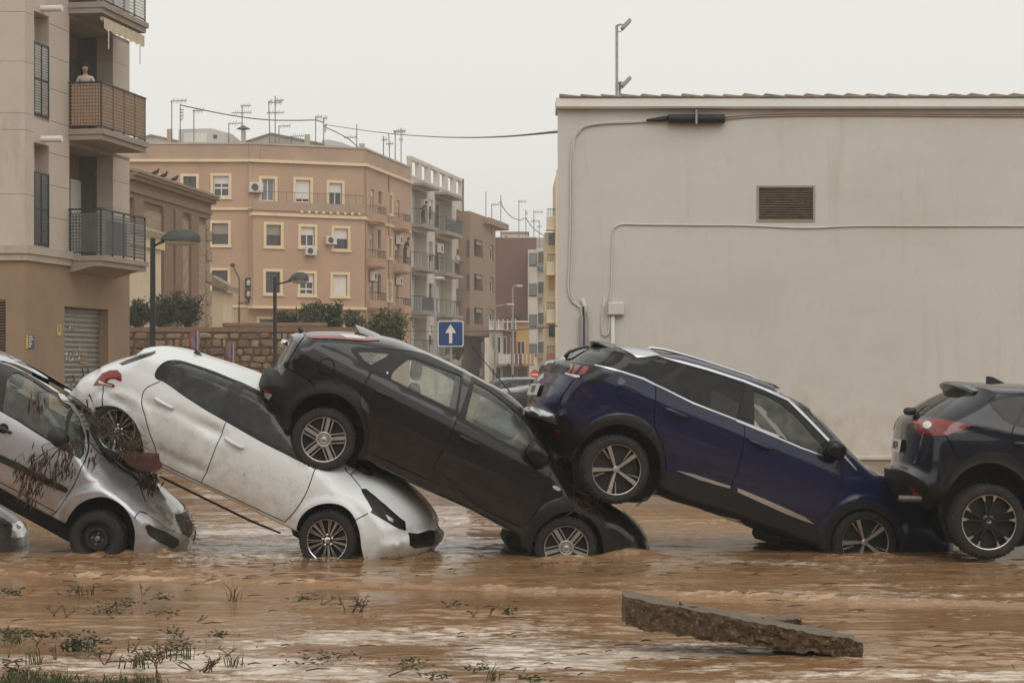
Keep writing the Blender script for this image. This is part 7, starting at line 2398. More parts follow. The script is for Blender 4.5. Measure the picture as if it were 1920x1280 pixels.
    c.region('reflector', M['red'], '6', [(225, 684), (258, 690), (264, 765), (232, 750)], off=0.006)
    c.region('bumper', M['satin'], '6', [(30, 562), (60, 538), (225, 592), (252, 662), (200, 645), (110, 610), (40, 590)], off=0.010, label='silver skid trim of the rear bumper')
    c.make(M['pblue'], M['lining'])
    c.handle('6', (1000, 546), (1165, 616), M['pblue'], r=0.02)
    c.handle('7', (85, 372), (235, 440), M['pblue'], r=0.02)
    c.mirror(*cp('7', [(640, 436)])[0], 0.11, 0.095, M['gloss'], tilt=16)
    # number plate on the tailgate
    pc = [c.f(*q) for q in cp('6', [(118, 466), (158, 384), (222, 388), (186, 470)])]
    pz1 = (pc[1][1] + pc[2][1]) / 2; pz0 = (pc[0][1] + pc[3][1]) / 2
    px1 = pc[1][0] - 0.03; px0 = pc[0][0] - 0.03
    plate_on(c, px0, pz0, px1, pz1, 0.44, '1935')
    # roof rails
    mb = MB()
    path = [c.l(x, y, -0.56) for x, y in cp('6', [(870, 130), (905, 120), (1000, 132), (1200, 187), (1400, 252), (1600, 317), (1790, 395)]) + cp('7', [(150, 5), (260, 50), (335, 82), (352, 96)])]
    mb.tube([(p[0], -0.56, p[1]) for p in path], 0.014, 8)
    c.both('roof_rail', mb, M['satin'])
    # spoiler and wiper
    sp = [c.l(x, y, 0) for x, y in cp('6', [(486, 72), (530, 68), (640, 92), (760, 108), (640, 118), (540, 102), (495, 88)])]
    c.spoiler(sp, 0.56, M['pblue'], 0.09, 0.5)
    a = [c.l(x, y, -0.2) for x, y in cp('6', [(298, 186), (330, 150), (400, 124), (470, 112)])]
    MB().tube([(p[0], -0.2, p[1]) for p in a], [0.022, 0.018, 0.014, 0.012], 8).build('wiper', M['plastic'], c.root, smooth=True, world=False)
    p = c.l(*cp('7', [(60, 300)])[0], -0.4)
    c.cabin(p[0] - 0.05, p[1] - 0.12, M['seat'])
    c.wheel((1156, 880), 0.345, 0.250, 'suv', spin=92, inset=0.02)
    c.wheel((1622.4, 1016.7), 0.345, 0.250, 'suv', spin=20, inset=0.02)
    MB().box(-0.75, 0.6, -0.52, 0.52, 0.08, 0.42).build('underbody', M['under'], c.root, world=False, bevel=0.05)
    return c


def plate_on(c, x0, z0, x1, z1, wd, txt):
    """plate whose lower edge is (x0, z0) and upper edge (x1, z1) in the car's length plane"""
    y0 = -wd / 2
    d = Vector((x1 - x0, 0, z1 - z0))
    n = Vector((-d.z, 0, d.x)).normalized() * 0.012
    a = [Vector((x0, y0, z0)), Vector((x0, -y0, z0)), Vector((x1, -y0, z1)), Vector((x1, y0, z1))]
    o = MB().hexa([p for p in a] + [p + n for p in a]).build('number_plate', M['plate'], c.root, world=False)
    t = text_mesh(txt, d.length * 0.85, M['plastic'], 'plate_lettering', o)
    ex = Vector((0, -1, 0)); ey = d.normalized(); ez = ex.cross(ey)
    mt = Matrix((ex, ey, ez)).transposed()
    t.rotation_euler = mt.to_euler()
    ctr = (a[0] + a[2]) / 2 + n * 1.3
    t.location = ctr


# ------------------------------------------------- E: navy crossover cut by the right edge
def car_e():
    c = Car('crossover', 'navy black crossover with its lifted tail resting on the nose of the blue one', 1.0, 2, (1854.4, 978.4), 19.35, 0.92, hubz=0.365)
    c.tum = 0.34
    c.outline([
        ('8', 0.30, 0, False, [(330, 885), (230, 845), (150, 812), (120, 770), (95, 710), (92, 655), (100, 615), (140, 604)]),
        ('8', 0.28, 0, False, [(140, 604), (145, 540), (150, 470), (155, 400), (168, 345), (205, 305)]),
        ('8', 0.26, 0, False, [(205, 305), (290, 245), (370, 200), (445, 165), (500, 128)]),
        ('8', 0.13, 0, False, [(500, 128), (600, 116), (660, 118), (800, 122), (950, 130), (1150, 140), (1400, 165), (1560, 190)]),
        ('8', 0.24, 0, False, [(1560, 190), (1750, 280), (1900, 375), (2010, 450)]),
        ('8', 0.26, 0, False, [(2010, 450), (2250, 485), (2450, 540), (2580, 610), (2660, 700)]),
        ('8', 0.34, 0, False, [(2660, 700), (2700, 800), (2700, 900), (2640, 1000)]),
        ('8', 0.05, -1, True, [(2600, 1010), (2100, 1050), (2000, 1040), (1000, 1020), (850, 1080), (500, 1000), (440, 900)]),
    ])
    c.bottom = [c.l(x, y, -c.W) for x, y in cp('8', [(430, 900), (1000, 1000), (2000, 1040), (2500, 1030)])]
    c.setbelt('8', (780, 395), (1900, 440))
    rx, rz = c.l(1854.4, 968, -c.W)
    c.flares = [(rx, rz, 0.42, 0.13, 0.028)]
    c.creases = [(c.fl('8', [(580, 375), (760, 400), (896, 430)]), 0.012, 0.05, 0)]
    c.arch('8', [(432, 920), (440, 830), (475, 730), (530, 660), (620, 608), (700, 598), (790, 622), (870, 675), (930, 760), (965, 860), (975, 960), (960, 1090), (480, 1090)])
    c.arch('8', [(2050, 1100), (2060, 900), (2130, 740), (2280, 640), (2420, 640), (2540, 740), (2600, 900), (2600, 1100)])
    c.region('cladding', M['cladding'], '8', [(85, 640), (180, 652), (250, 690), (330, 748), (415, 782), (450, 690), (510, 610), (600, 548), (700, 528), (800, 545), (896, 600), (970, 690), (1010, 800), (1020, 900), (1020, 1100), (440, 1100), (420, 920), (200, 880), (80, 760)])
    c.seam('8', [(425, 432), (470, 515), (520, 590)], hw=0.006)
    c.region('door', M['pnavy'], '8', [(840, 372), (815, 450), (830, 560), (900, 650), (985, 800), (1010, 940), (1300, 950), (1330, 420), (1320, 195), (1100, 180), (960, 190), (880, 290)])
    c.seam('8', [(960, 190), (880, 290), (840, 372), (815, 450), (830, 560)])
    c.region('window_frame', M['gloss'], '8', [(680, 232), (700, 215), (760, 195), (900, 180), (1100, 172), (1350, 190), (1560, 240), (1760, 330), (1860, 410), (1700, 418), (1200, 400), (900, 388), (838, 378), (775, 345), (710, 280)], off=-0.003)
    c.region('window', M['glassdark'], '8', [(700, 232), (760, 208), (900, 194), (925, 200), (838, 366), (780, 335)], off=-0.009)
    c.region('window', M['glassdark'], '8', [(955, 196), (1100, 186), (1290, 195), (1300, 385), (900, 376), (862, 366)], off=-0.009)
    c.region('window', M['glassmid'], '8', [(1340, 200), (1550, 250), (1740, 340), (1800, 400), (1345, 388)], off=-0.009)
    c.region('rear_window', M['glassmid'], '8', [(200, 300), (290, 236), (370, 190), (440, 158), (535, 160), (520, 205), (430, 262), (360, 328), (280, 318)], off=-0.003)
    c.region('windscreen', M['glassmid'], '8', [(1580, 190), (1760, 270), (2000, 440), (1900, 420), (1720, 315), (1560, 225)], off=-0.004)
    c.region('tail_light', M['red'], '8', [(233, 347), (265, 339), (300, 337), (380, 336), (470, 350), (545, 366), (580, 376), (520, 404), (430, 434), (340, 438), (270, 425), (245, 395)], off=0.006, label='red wraparound tail lamp')
    c.region('lamp_core', M['lampwhite'], '8', [(318 + 27 * math.cos(a), 373 + 22 * math.sin(a)) for a in np.linspace(0, 2 * PI, 12, endpoint=False)], off=0.009)
    c.region('lamp_core', M['reddark'], '8', [(360, 375), (440, 360), (560, 377), (500, 400), (420, 428), (330, 428), (290, 415)], off=0.008)
    c.region('reflector', M['red'], '8', [(205, 730), (240, 745), (275, 805), (240, 795)], off=0.006)
    c.make(M['pnavy'], M['lining'])
    c.handle('8', (838, 484), (960, 488), M['pnavy'], r=0.02)
    sp = [c.l(x, y, 0) for x, y in cp('8', [(408, 122), (425, 110), (520, 112), (655, 118), (560, 150), (515, 170), (450, 160)])]
    c.spoiler(sp, 0.58, M['pnavy'], 0.09, 0.35)
    fn = [c.l(x, y, 0) for x, y in cp('8', [(670, 124), (672, 80), (702, 84), (784, 124)])]
    MB().prism([(p[0], -0.03, p[1]) for p in fn], (0, 0.06, 0)).build('antenna', M['plastic'], c.root, world=False, bevel=0.004)
    a = c.l(*cp('8', [(212, 290)])[0], -0.2)
    MB().ell((a[0], -0.2, a[1]), (0.07, 0.06, 0.04), 10, 6, 0.8).build('wiper', M['plastic'], c.root, smooth=True, world=False)
    p0 = c.l(*cp('8', [(148, 535)])[0], -0.1); p1 = c.l(*cp('8', [(160, 460)])[0], -0.1)
    plate_on(c, p0[0] - 0.015, p0[1], p1[0] - 0.015, p1[1], 0.34, '9024')
    a = c.l(*cp('8', [(140, 813)])[0], -c.W * 0.72); b = c.l(*cp('8', [(218, 813)])[0], -c.W * 0.72)
    MB().lathe([(0.028, a[0]), (0.032, a[0]), (0.032, b[0] + 0.1), (0.024, b[0] + 0.1), (0.024, a[0] + 0.02)], o=(0, -c.W * 0.72, a[1]), ax='x', n=20).build('exhaust_tip', mat('worn exhaust pipe', (0.13, 0.11, 0.09), 0.5, 0.6, var=0.3), c.root, smooth=False, world=False)
    p = c.l(*cp('8', [(1420, 480)])[0], -0.4)
    c.cabin(p[0], p[1] - 0.1, M['seat'])
    c.wheel((1854.4, 978.4), 0.366, 0.266, 'big', spin=0, inset=0.02)
    c.wheel((2375, 985), 0.366, 0.266, 'big', spin=30, inset=0.02)
    return c


car_a_ = car_a('hatchback', 'silver hatchback with a reddish branch across its door, nose dipping into the water')
car_b_ = car_b()
car_c_ = car_c()
car_d_ = car_d()
car_e_ = car_e()
# =============================================================== STREET FURNITURE
def street_lamp(px, ytop, yarm, xh0, xh1, Y, label):
    a = P(px, ytop, Y)
    t = thing('street_lamp', (a.x, Y, 0), label, 'street lamp', 'street lamps by the stone wall')
    MB().lathe([(0.085, -0.4), (0.085, 1.2), (0.066, 1.25), (0.060, a.z), (0, a.z + 0.02)], o=(a.x, Y, 0), n=14).build('post', B['pole'], t, smooth=False)
    z = P(0, yarm, Y).z
    x0 = P(xh0, 0, Y).x; x1 = P(xh1, 0, Y).x
    MB().tube([(a.x, Y, z - 0.06), (a.x + (x0 - a.x) * 0.6, Y, z), (x0 + 0.1, Y, z + 0.08)], [0.03, 0.026, 0.04], 8).build('arm', B['pole'], t, smooth=True)
    L_ = x1 - x0
    rot = Matrix.Rotation(R(4), 3, 'Y')
    hd = MB()
    nu, nv = 20, 7
    vs_, fs = [], []
    for i in range(nv + 1):
        b = PI / 2 * i / nv
        for k in range(nu):
            q = 2 * PI * k / nu
            p = Vector((math.cos(b) * math.cos(q) * L_ * 0.5 + (0.10 * L_ * math.sin(b)), math.cos(b) * math.sin(q) * 0.24, math.sin(b) * 0.28))
            vs_.append(rot @ p + Vector((x0 + L_ * 0.5, Y, z + 0.07)))
    for i in range(nv):
        for k in range(nu):
            fs.append((i * nu + k, i * nu + (k + 1) % nu, (i + 1) * nu + (k + 1) % nu, (i + 1) * nu + k))
    hd.add(vs_, fs)
    hd.build('hood', B['lampshade'], t, smooth=True)
    vs2 = [Vector((p.x, p.y, 2 * (z + 0.07) - p.z)) for p in vs_]
    bw = []
    for p in vs_:
        d = p - Vector((x0 + L_ * 0.5, Y, z + 0.07))
        bw.append(Vector((x0 + L_ * 0.52 + d.x * 0.86, Y + d.y * 0.86, z + 0.065 - abs(d.z) * 0.38)))
    MB().add(bw, fs).build('bowl', B['lampglass'], t, smooth=True)


street_lamp(286.5, 447, 458, 300, 376, 45.0, 'dark street lamp with a domed head in front of the church, the nearer one')
street_lamp(515.5, 519, 530, 541, 579, 64.0, 'dark street lamp in front of the salmon block, the smaller farther one')


def floodmast():
    Y = 60.0
    a = P(1156.5, 48, Y)
    t = thing('floodlight_mast', (a.x, Y, 0), 'grey mast with two tilted floodlights rising behind the pale building', 'floodlight')
    MB().tube([(a.x, Y, -0.3), (a.x, Y, a.z)], 0.045, 10).build('mast', B['polegrey'], t)
    x2 = P(1160.5, 0, Y).x
    MB().tube([(x2 + 0.03, Y + 0.1, -0.3), (x2 + 0.03, Y + 0.1, P(0, 155, Y).z)], 0.035, 8).build('mast', B['polegrey'], t)
    for (yc, s) in ((51, 1.0), (159, 0.9)):
        b0 = P(1168, yc + 6, Y); b1 = P(1184, yc - 11, Y)
        d = (b1 - b0)
        n = Vector((-d.z, 0, d.x)).normalized() * 0.10
        MB().hexa([b0 + Vector((0, -0.2, 0)), b1 + Vector((0, -0.2, 0)), b1 + Vector((0, 0.2, 0)), b0 + Vector((0, 0.2, 0)),
                   b0 + n + Vector((0, -0.2, 0)), b1 + n + Vector((0, -0.2, 0)), b1 + n + Vector((0, 0.2, 0)), b0 + n + Vector((0, 0.2, 0))]).build('floodlight', B['polegrey'], t, bevel=0.01)
        c = P(1157, yc - 1, Y)
        MB().tube([c, P(1163, yc - 5, Y), P(1170, yc - 3, Y), P(1171, yc + 3, Y)], 0.03, 6).build('bracket', B['polegrey'], t)
        ring = [P(1161 + 7 * math.cos(q), yc + 2 + 7 * math.sin(q), Y) for q in np.linspace(0.6, 5.2, 14)]
        MB().tube(ring, 0.012, 5).build('loop_cable', B['ant'], t)


floodmast()


def signs():
    # one-way arrow
    Y = 48.0
    c = P(845, 625.5, Y)
    t = thing('road_sign', (c.x, Y, 0), 'square blue one-way sign with a white arrow pointing up', 'road sign')
    h = 0.30
    def rr(w_, r_, n=5):
        pts = []
        for (sx, sz, a0) in ((1, 1, 0), (-1, 1, 90), (-1, -1, 180), (1, -1, 270)):
            for k in range(n + 1):
                a = R(a0 + 90 * k / n)
                pts.append((sx * (w_ - r_) + r_ * math.cos(a), sz * (w_ - r_) + r_ * math.sin(a)))
        return pts
    wm = mat('white sign sheeting', srgb(222, 220, 214), 0.5, var=0.03)
    bm_ = mat('blue sign sheeting', srgb(36, 68, 122), 0.45, var=0.05)
    MB().prism([(c.x + x, Y, c.z + z) for x, z in rr(h + 0.012, 0.05)], (0, 0.02, 0)).build('border', wm, t)
    MB().prism([(c.x + x, Y - 0.004, c.z + z) for x, z in rr(h - 0.012, 0.04)], (0, 0.003, 0)).build('field', bm_, t)
    s = h / 23.5
    arrow = [(-3, -18), (3, -18), (3, 1.5), (10.5, 1.5), (0, 18), (-10.5, 1.5), (-3, 1.5)]
    MB().prism([(c.x + x * s, Y - 0.008, c.z + z * s) for x, z in arrow], (0, 0.003, 0)).build('arrow', wm, t)
    MB().tube([(c.x, Y + 0.06, -0.4), (c.x, Y + 0.06, c.z + 0.2)], 0.03, 10).build('post', B['polegrey'], t)
    # no-parking discs seen nearly edge-on
    rm = mat('red sign ring', srgb(142, 74, 62), 0.6); nb = mat('blue no-parking field', srgb(112, 112, 138), 0.45)
    for (px, py, Y, lab) in ((366, 638, 52.0, 'nearer no-parking disc seen almost edge-on above the white hatchback'), (433.5, 658, 60.0, 'farther no-parking disc seen almost edge-on before the stone wall')):
        c = P(px, py, Y)
        t = thing('road_sign', (c.x, Y, 0), lab, 'road sign', 'no-parking signs by the stone wall')
        rot = Matrix.Rotation(R(72), 3, 'Z')
        def disc(r_, off, th):
            return [Vector((c.x, Y, c.z)) + rot @ Vector((r_ * math.cos(a), off, r_ * math.sin(a))) for a in np.linspace(0, 2 * PI, 28, endpoint=False)], rot @ Vector((0, th, 0))
        q, v = disc(0.30, 0, 0.03); MB().prism(q, v).build('ring', rm, t)
        q, v = disc(0.22, -0.004, 0.003); MB().prism(q, v).build('field', nb, t)
        bar = [Vector((c.x, Y, c.z)) + rot @ Vector((x, -0.008, z)) for x, z in ((-0.17, 0.12), (-0.12, 0.17), (0.17, -0.12), (0.12, -0.17))]
        MB().prism(bar, rot @ Vector((0, 0.003, 0))).build('bar', rm, t)
        MB().tube([(c.x + 0.05, Y + 0.03, -0.4), (c.x + 0.05, Y + 0.03, c.z + 0.25)], 0.028, 8).build('post', B['polegrey'], t)
    # no entry
    Y = 110.0
    c = P(1002.5, 702, Y)
    t = thing('road_sign', (c.x, Y, 0), 'red no-entry disc with a white bar down the street', 'road sign')
    rm2 = mat('red no-entry field', srgb(190, 50, 46), 0.45)
    MB().prism([(c.x + 0.23 * math.cos(a), Y, c.z + 0.28 * math.sin(a)) for a in np.linspace(0, 2 * PI, 28, endpoint=False)], (0, 0.02, 0)).build('disc', rm2, t)
    MB().prism([(c.x + x, Y - 0.004, c.z + z) for x, z in ((-0.17, -0.035), (0.17, -0.035), (0.17, 0.04), (-0.17, 0.04))], (0, 0.003, 0)).build('bar', wm, t)
    MB().tube([(c.x, Y + 0.05, -0.4), (c.x, Y + 0.05, c.z + 0.3)], 0.03, 8).build('post', B['polegrey'], t)
    # lamp columns down the street
    for (px, yt, hx, Y, lab, yb) in ((815, 520, 5, 95, 'pale lamp column with a small round head in front of the grey white block', 690), (961, 535, 10, 140, 'thin lamp column with a short arm before the red party wall', 690), (928, 574, 26, 130, 'street lamp with a long curved arm before the red party wall', 690)):
        a = P(px, yt, Y)
        t = thing('street_lamp', (a.x, Y, 0), lab, 'street lamp', 'lamp columns down the street')
        MB().tube([(a.x + 0.1 if px == 815 else a.x, Y, -0.4), (a.x, Y, a.z - 0.2)], [0.09, 0.06], 8).build('post', B['polegrey'], t)
        e = P(px + hx, yt - (4 if hx > 20 else 0), Y)
        MB().tube([(a.x, Y, a.z - 0.3), (a.x + 0.05, Y, a.z - 0.02), (e.x - 0.1, Y, e.z)], 0.035, 6).build('arm', B['polegrey'], t)
        MB().ell((e.x + 0.1, Y, e.z - 0.05), (0.28, 0.13, 0.10), 10, 6).build('lamp_head', B['lampglass'], t, smooth=True)


signs()


# =============================================================== VEGETATION
def leafmat(name, a, b):
    m = bpy.data.materials.new(name)
    m.use_nodes = True
    N = m.node_tree.nodes; L = m.node_tree.links
    p = N['Principled BSDF']
    g = N.new('ShaderNodeNewGeometry')
    mx_ = N.new('ShaderNodeMix'); mx_.data_type = 'RGBA'
    mx_.inputs[6].default_value = (*a, 1); mx_.inputs[7].default_value = (*b, 1)
    L.new(g.outputs['Random Per Island'], mx_.inputs[0])
    L.new(mx_.outputs[2], p.inputs['Base Color'])
    p.inputs['Roughness'].default_value = 0.6
    p.inputs['Specular IOR Level'].default_value = 0.25
    return m


LEAF = leafmat('oleander leaves', (0.030, 0.040, 0.022), (0.10, 0.11, 0.055))
LEAF2 = leafmat('olive green leaves', (0.06, 0.07, 0.034), (0.16, 0.16, 0.085))
GRASS = leafmat('wet grass blades', (0.030, 0.042, 0.016), (0.12, 0.115, 0.050))
WEED = leafmat('dark wet weeds', (0.016, 0.026, 0.012), (0.055, 0.070, 0.028))
DRY = leafmat('brown stalks', (0.045, 0.028, 0.016), (0.14, 0.085, 0.045))
REDL = leafmat('red brown dead leaves', (0.030, 0.015, 0.010), (0.100, 0.048, 0.030))
BARK = mat('brown bark', (0.055, 0.040, 0.028), 0.9, var=0.3, scale=20)


def leaf(mb, p, d, L_, w_, r_):
    d = d.normalized()
    s = d.cross(Vector((r_.uniform(-1, 1), r_.uniform(-1, 1), r_.uniform(-1, 1))))
    if s.length < 1e-4: s = d.orthogonal()
    s = s.normalized() * w_ / 2
    m = p + d * L_ * 0.45
    mb.add([p, m + s, p + d * L_, m - s], [(0, 1, 2, 3)])


def bush(label, c, rad, n, L_, m, seed, cat='bush', name='bush', trunk=0.0, group=None, shoots=5):
    r_ = random.Random(seed)
    t = thing(name, (c[0], c[1], 0), label, cat, group)
    mb = MB(); st = MB()
    c = Vector(c)
    nc = max(8, n // 45)
    for k in range(nc):
        while True:
            q = Vector((r_.uniform(-1, 1), r_.uniform(-1, 1), r_.uniform(-1, 1)))
            if 0.25 < q.length < 1: break
        q = q * (0.72 + 0.28 * r_.random())
        cc = Vector((c.x + q.x * rad[0], c.y + q.y * rad[1], c.z + q.z * rad[2]))
        if r_.random() < 0.4: st.tube([Vector((c.x + q.x * rad[0] * 0.3, c.y + q.y * rad[1] * 0.3, max(0, c.z - rad[2]))), cc], [0.025, 0.008], 4, False)
        sg = min(rad) * r_.uniform(0.16, 0.34)
        for j in range(n // nc):
            p = cc + Vector((r_.gauss(0, sg), r_.gauss(0, sg), r_.gauss(0, sg * 0.9)))
            d = Vector((r_.gauss(0, 1), r_.gauss(0, 1), r_.gauss(0.25, 0.8)))
            leaf(mb, p, d, L_ * r_.uniform(0.6, 1.3), L_ * 0.32, r_)
    for k in range(shoots):         # loose shoots that stand out of the crown
        x = c.x + r_.uniform(-0.8, 0.8) * rad[0]
        p0 = Vector((x, c.y + r_.uniform(-.5, .5) * rad[1], c.z + rad[2] * 0.5))
        h_ = rad[2] * r_.uniform(0.5, 0.95)
        p1 = p0 + Vector((r_.uniform(-.2, .2), 0, h_))
        st.tube([p0, p1], [0.015, 0.006], 4, False)
        for j in range(int(26 * h_ / 0.6)):
            p = p0.lerp(p1, r_.random())
            leaf(mb, p, Vector((r_.gauss(0, 1), r_.gauss(0, 1), r_.uniform(0.1, 1.2))), L_ * 1.1, L_ * 0.3, r_)
    if trunk:
        st.tube([(c.x, c.y, -0.3), (c.x + 0.05, c.y, c.z * 0.5), (c.x, c.y, c.z)], [trunk, trunk * 0.8, trunk * 0.4], 8)
    st.build('trunk' if trunk else 'stems', BARK, t, fixn=False)
    mb.build('crown' if trunk else 'leaves', m, t, fixn=False)
    return t


def px_bush(label, px, py, Y, wpx, hpx, n, m, seed, **k):
    c = P(px, py, Y)
    return bush(label, c, (wpx / F * Y / 2, max(0.4, wpx / F * Y / 3.2), hpx / F * Y / 2), n, 0.17, m, seed, **k)


G1 = 'bushes showing above the stone wall'
px_bush('dark bush above the stone wall beside the beige block', 258, 592, 69.5, 46, 46, 1700, LEAF, 1, group=G1)
px_bush('tall dark bush just right of the nearer street lamp', 303, 588, 69.6, 56, 56, 2400, LEAF, 2, group=G1)
px_bush('bush with upright shoots at the foot of the church', 352, 586, 69.5, 52, 56, 1900, LEAF, 3, group=G1, shoots=9)
px_bush('low bush by the farther street lamp under the salmon block', 537, 602, 70.5, 46, 30, 1300, LEAF, 4, group=G1)
px_bush('bush with a pointed top under the middle windows of the salmon block', 588, 596, 70.2, 60, 44, 2300, LEAF2, 5, group=G1, shoots=8)
px_bush('upright bush over the end of the stone wall, next to the pointed one', 622, 596, 70.4, 40, 46, 1700, LEAF, 6, group=G1, shoots=7)
px_bush('sparse pale shrub between the bushes and the round tree', 661, 606, 70.0, 46, 34, 900, LEAF2, 7, group=G1, shoots=6)
px_bush('round olive green tree beside the charcoal car roof', 727, 618, 66.0, 84, 62, 3600, LEAF2, 8, cat='tree', name='tree', trunk=0.09, shoots=3)
px_bush('dark foliage over the roofs of the small houses', 968, 598, 158, 40, 20, 900, LEAF, 9, shoots=0)
px_bush('dark potted foliage by the grey white block ground floor', 858, 658, 110, 22, 34, 700, LEAF, 10, shoots=1)


def wpt(px, py):
    d = F * H / (py - HOR)
    return Vector(((px - 960) / F * d, d, 0.0))


def blades(mb, p, n, h_, spread, r_, wd=0.010, bend=0.5):
    for k in range(n):
        a = r_.uniform(0, 2 * PI)
        b = p + Vector((r_.gauss(0, spread), r_.gauss(0, spread * 0.7), -0.02))
        hh = h_ * r_.uniform(0.5, 1.2)
        lean = Vector((math.cos(a), math.sin(a), 0)) * hh * r_.uniform(0.1, bend)
        s = Vector((-math.sin(a), math.cos(a), 0)) * wd / 2
        if r_.random() < 0.5: s = Vector((wd / 2, 0, 0))
        m = b + lean * 0.35 + Vector((0, 0, hh * 0.6)); e = b + lean + Vector((0, 0, hh))
        mb.add([b - s, b + s, m + s * 0.8, m - s * 0.8, e], [(0, 1, 2, 3), (3, 2, 4)])


def weeds():
    spec = [(8, 1113, 'leafy', .10), (33, 1115, 'leafy', .10), (150, 1111, 'big', .20), (266, 1109, 'twig', .12), (303, 1124, 'leafy', .08), (437, 1123, 'blades', .13),
            (232, 1136, 'leafy', .15), (195, 1143, 'leafy', .14), (205, 1151, 'leafy', .16), (312, 1152, 'leafy', .17), (98, 1146, 'twig', .13), (121, 1150, 'twig', .13), (376, 1156, 'twig', .04),
            (6, 1186, 'leafy', .08), (18, 1201, 'big', .13), (46, 1191, 'leafy', .12), (68, 1200, 'twig', .10), (88, 1197, 'leafy', .09), (142, 1215, 'clump', .13), (172, 1207, 'blades', .09),
            (188, 1207, 'leafy', .07), (100, 1228, 'twig', .12), (10, 1244, 'leafy', .13), (66, 1240, 'blades', .12), (178, 1229, 'leafy', .10), (196, 1236, 'twig', .14), (246, 1215, 'twig', .10), (282, 1234, 'brown', .14),
            (310, 1212, 'twig', .10), (331, 1229, 'big', .17), (338, 1209, 'leafy', .10), (361, 1247, 'twig', .08), (388, 1250, 'brown', .10), (425, 1222, 'twig', .06), (436, 1244, 'blades', .09), (297, 1258, 'twig', .16),
            (567, 1125, 'leafy', .11), (598, 1127, 'twig', .09), (672, 1140, 'brown', .16), (848, 1137, 'leafy', .09), (888, 1147, 'twig', .08), (918, 1147, 'twig', .10), (950, 1150, 'leafy', .07),
            (325, 1190, 'leafy', .08), (410, 1194, 'leafy', .07), (575, 1242, 'leafy', .18), (622, 1235, 'leafy', .15), (765, 1248, 'leafy', .17), (732, 1258, 'twig', .06), (900, 1258, 'leafy', .12), (920, 1270, 'blades', .10), (822, 1272, 'leafy', .08),
            (255, 1245, 'big', .13), (37, 1262, 'leafy', .10), (1215, 1180, 'leafy', .06), (995, 1278, 'leafy', .09)]
    G = 'weed clumps sticking out of the flood water'
    nm = {'leafy': 'low dark weed mat', 'big': 'bushy weed clump with upright tips', 'twig': 'thin brown bare twig',
          'blades': 'few long green blades', 'clump': 'dense dark green clump in the current', 'brown': 'brown dead weed tangle'}
    refs = {}
    for i, (px, py, k, s) in enumerate(spec):
        r_ = random.Random(100 + i)
        p = wpt(px, py)
        kk = {'leafy': 'weed_clump', 'big': 'weed_clump', 'twig': 'twig', 'blades': 'grass_tuft', 'clump': 'weed_clump', 'brown': 'weed_clump'}[k]
        mb = MB()
        if k in ('leafy', 'big', 'clump'):
            n = {'leafy': 38, 'big': 80, 'clump': 140}[k]
            hz = {'leafy': 0.020, 'big': 0.04, 'clump': 0.05}[k]
            for j in range(n):
                q = p + Vector((r_.gauss(0, s * 0.5), r_.gauss(0, s * 0.6), abs(r_.gauss(0, hz))))
                leaf(mb, q, Vector((r_.gauss(0, 1), r_.gauss(0, 1), r_.uniform(0.0, 0.6))), 0.042, 0.013, r_)
            if k == 'big': blades(mb, p, 16, 0.10, s * 0.4, r_)
            if k == 'clump': blades(mb, p, 20, 0.10, s * 0.3, r_)
            m = WEED if k != 'big' else GRASS
        elif k == 'blades':
            blades(mb, p, 14, s * 1.1, 0.03, r_, 0.008, 0.9); m = GRASS
        else:
            m = DRY
            for j in range(2 if k == 'twig' else 6):
                q = p + Vector((r_.gauss(0, 0.012 if k == 'twig' else s * 0.35), r_.gauss(0, 0.03), -0.03))
                e = q + Vector((r_.uniform(-0.11, 0.13), r_.uniform(-.05, .05), s * r_.uniform(0.35, 0.85) + 0.02))
                mid = q.lerp(e, 0.6) + Vector((r_.uniform(-.015, .015), 0, 0))
                mb.tube([q, mid, e], [0.005, 0.004, 0.002], 4, False)
                for l_ in range(3 if k == 'twig' else 9):
                    leaf(mb, q.lerp(e, r_.uniform(0.4, 1)), Vector((r_.gauss(0, 1), r_.gauss(0, 1), r_.uniform(-.2, 1))), 0.04, 0.010, r_)
        o = thing(kk, p, None, None)
        cpart = mb.build({'twig': 'stalks', 'brown': 'stalks', 'blades': 'blades'}.get(k, 'leaves'), m, o, fixn=False)
        cpart['kind'] = 'stuff'
        row = 0 if py < 1131 else 1 if py < 1165 else 2 if py < 1222 else 3
        refs.setdefault((k, row), []).append((px, o))
    ords = 'first second third fourth fifth sixth seventh eighth ninth tenth eleventh twelfth'.split()
    rows = ('row just under the foam line', 'next row off the foam line', 'row amid the verge', 'row by the grass bank')
    for (k, row), lst in refs.items():
        lst.sort(key=lambda q: q[0])
        for i, (px, o) in enumerate(lst):
            lab = nm[k] + ', ' + (ords[i] + ' from the silver car, ' if len(lst) > 1 else '') + rows[row]
            tag(o, lab, 'twig' if k == 'twig' else 'weeds', G)
    # the grass bank in the near left corner
    r_ = random.Random(77)
    mb = MB()
    for j in range(1700):
        px = r_.uniform(-60, 300); py = 1262 + 40 * r_.random() ** 0.7 + (px * px) / 9000 * 1.2 - 6 * math.sin(px / 38)
        q = wpt(px, py)
        blades(mb, q, 2, 0.03 + 0.05 * r_.random(), 0.03, r_, 0.006, 1.3)
    o = mb.build('grass', GRASS, None, fixn=False)
    tag(o, 'short green grass bank rising from the water in the near left corner', 'grass', kind='stuff')


weeds()


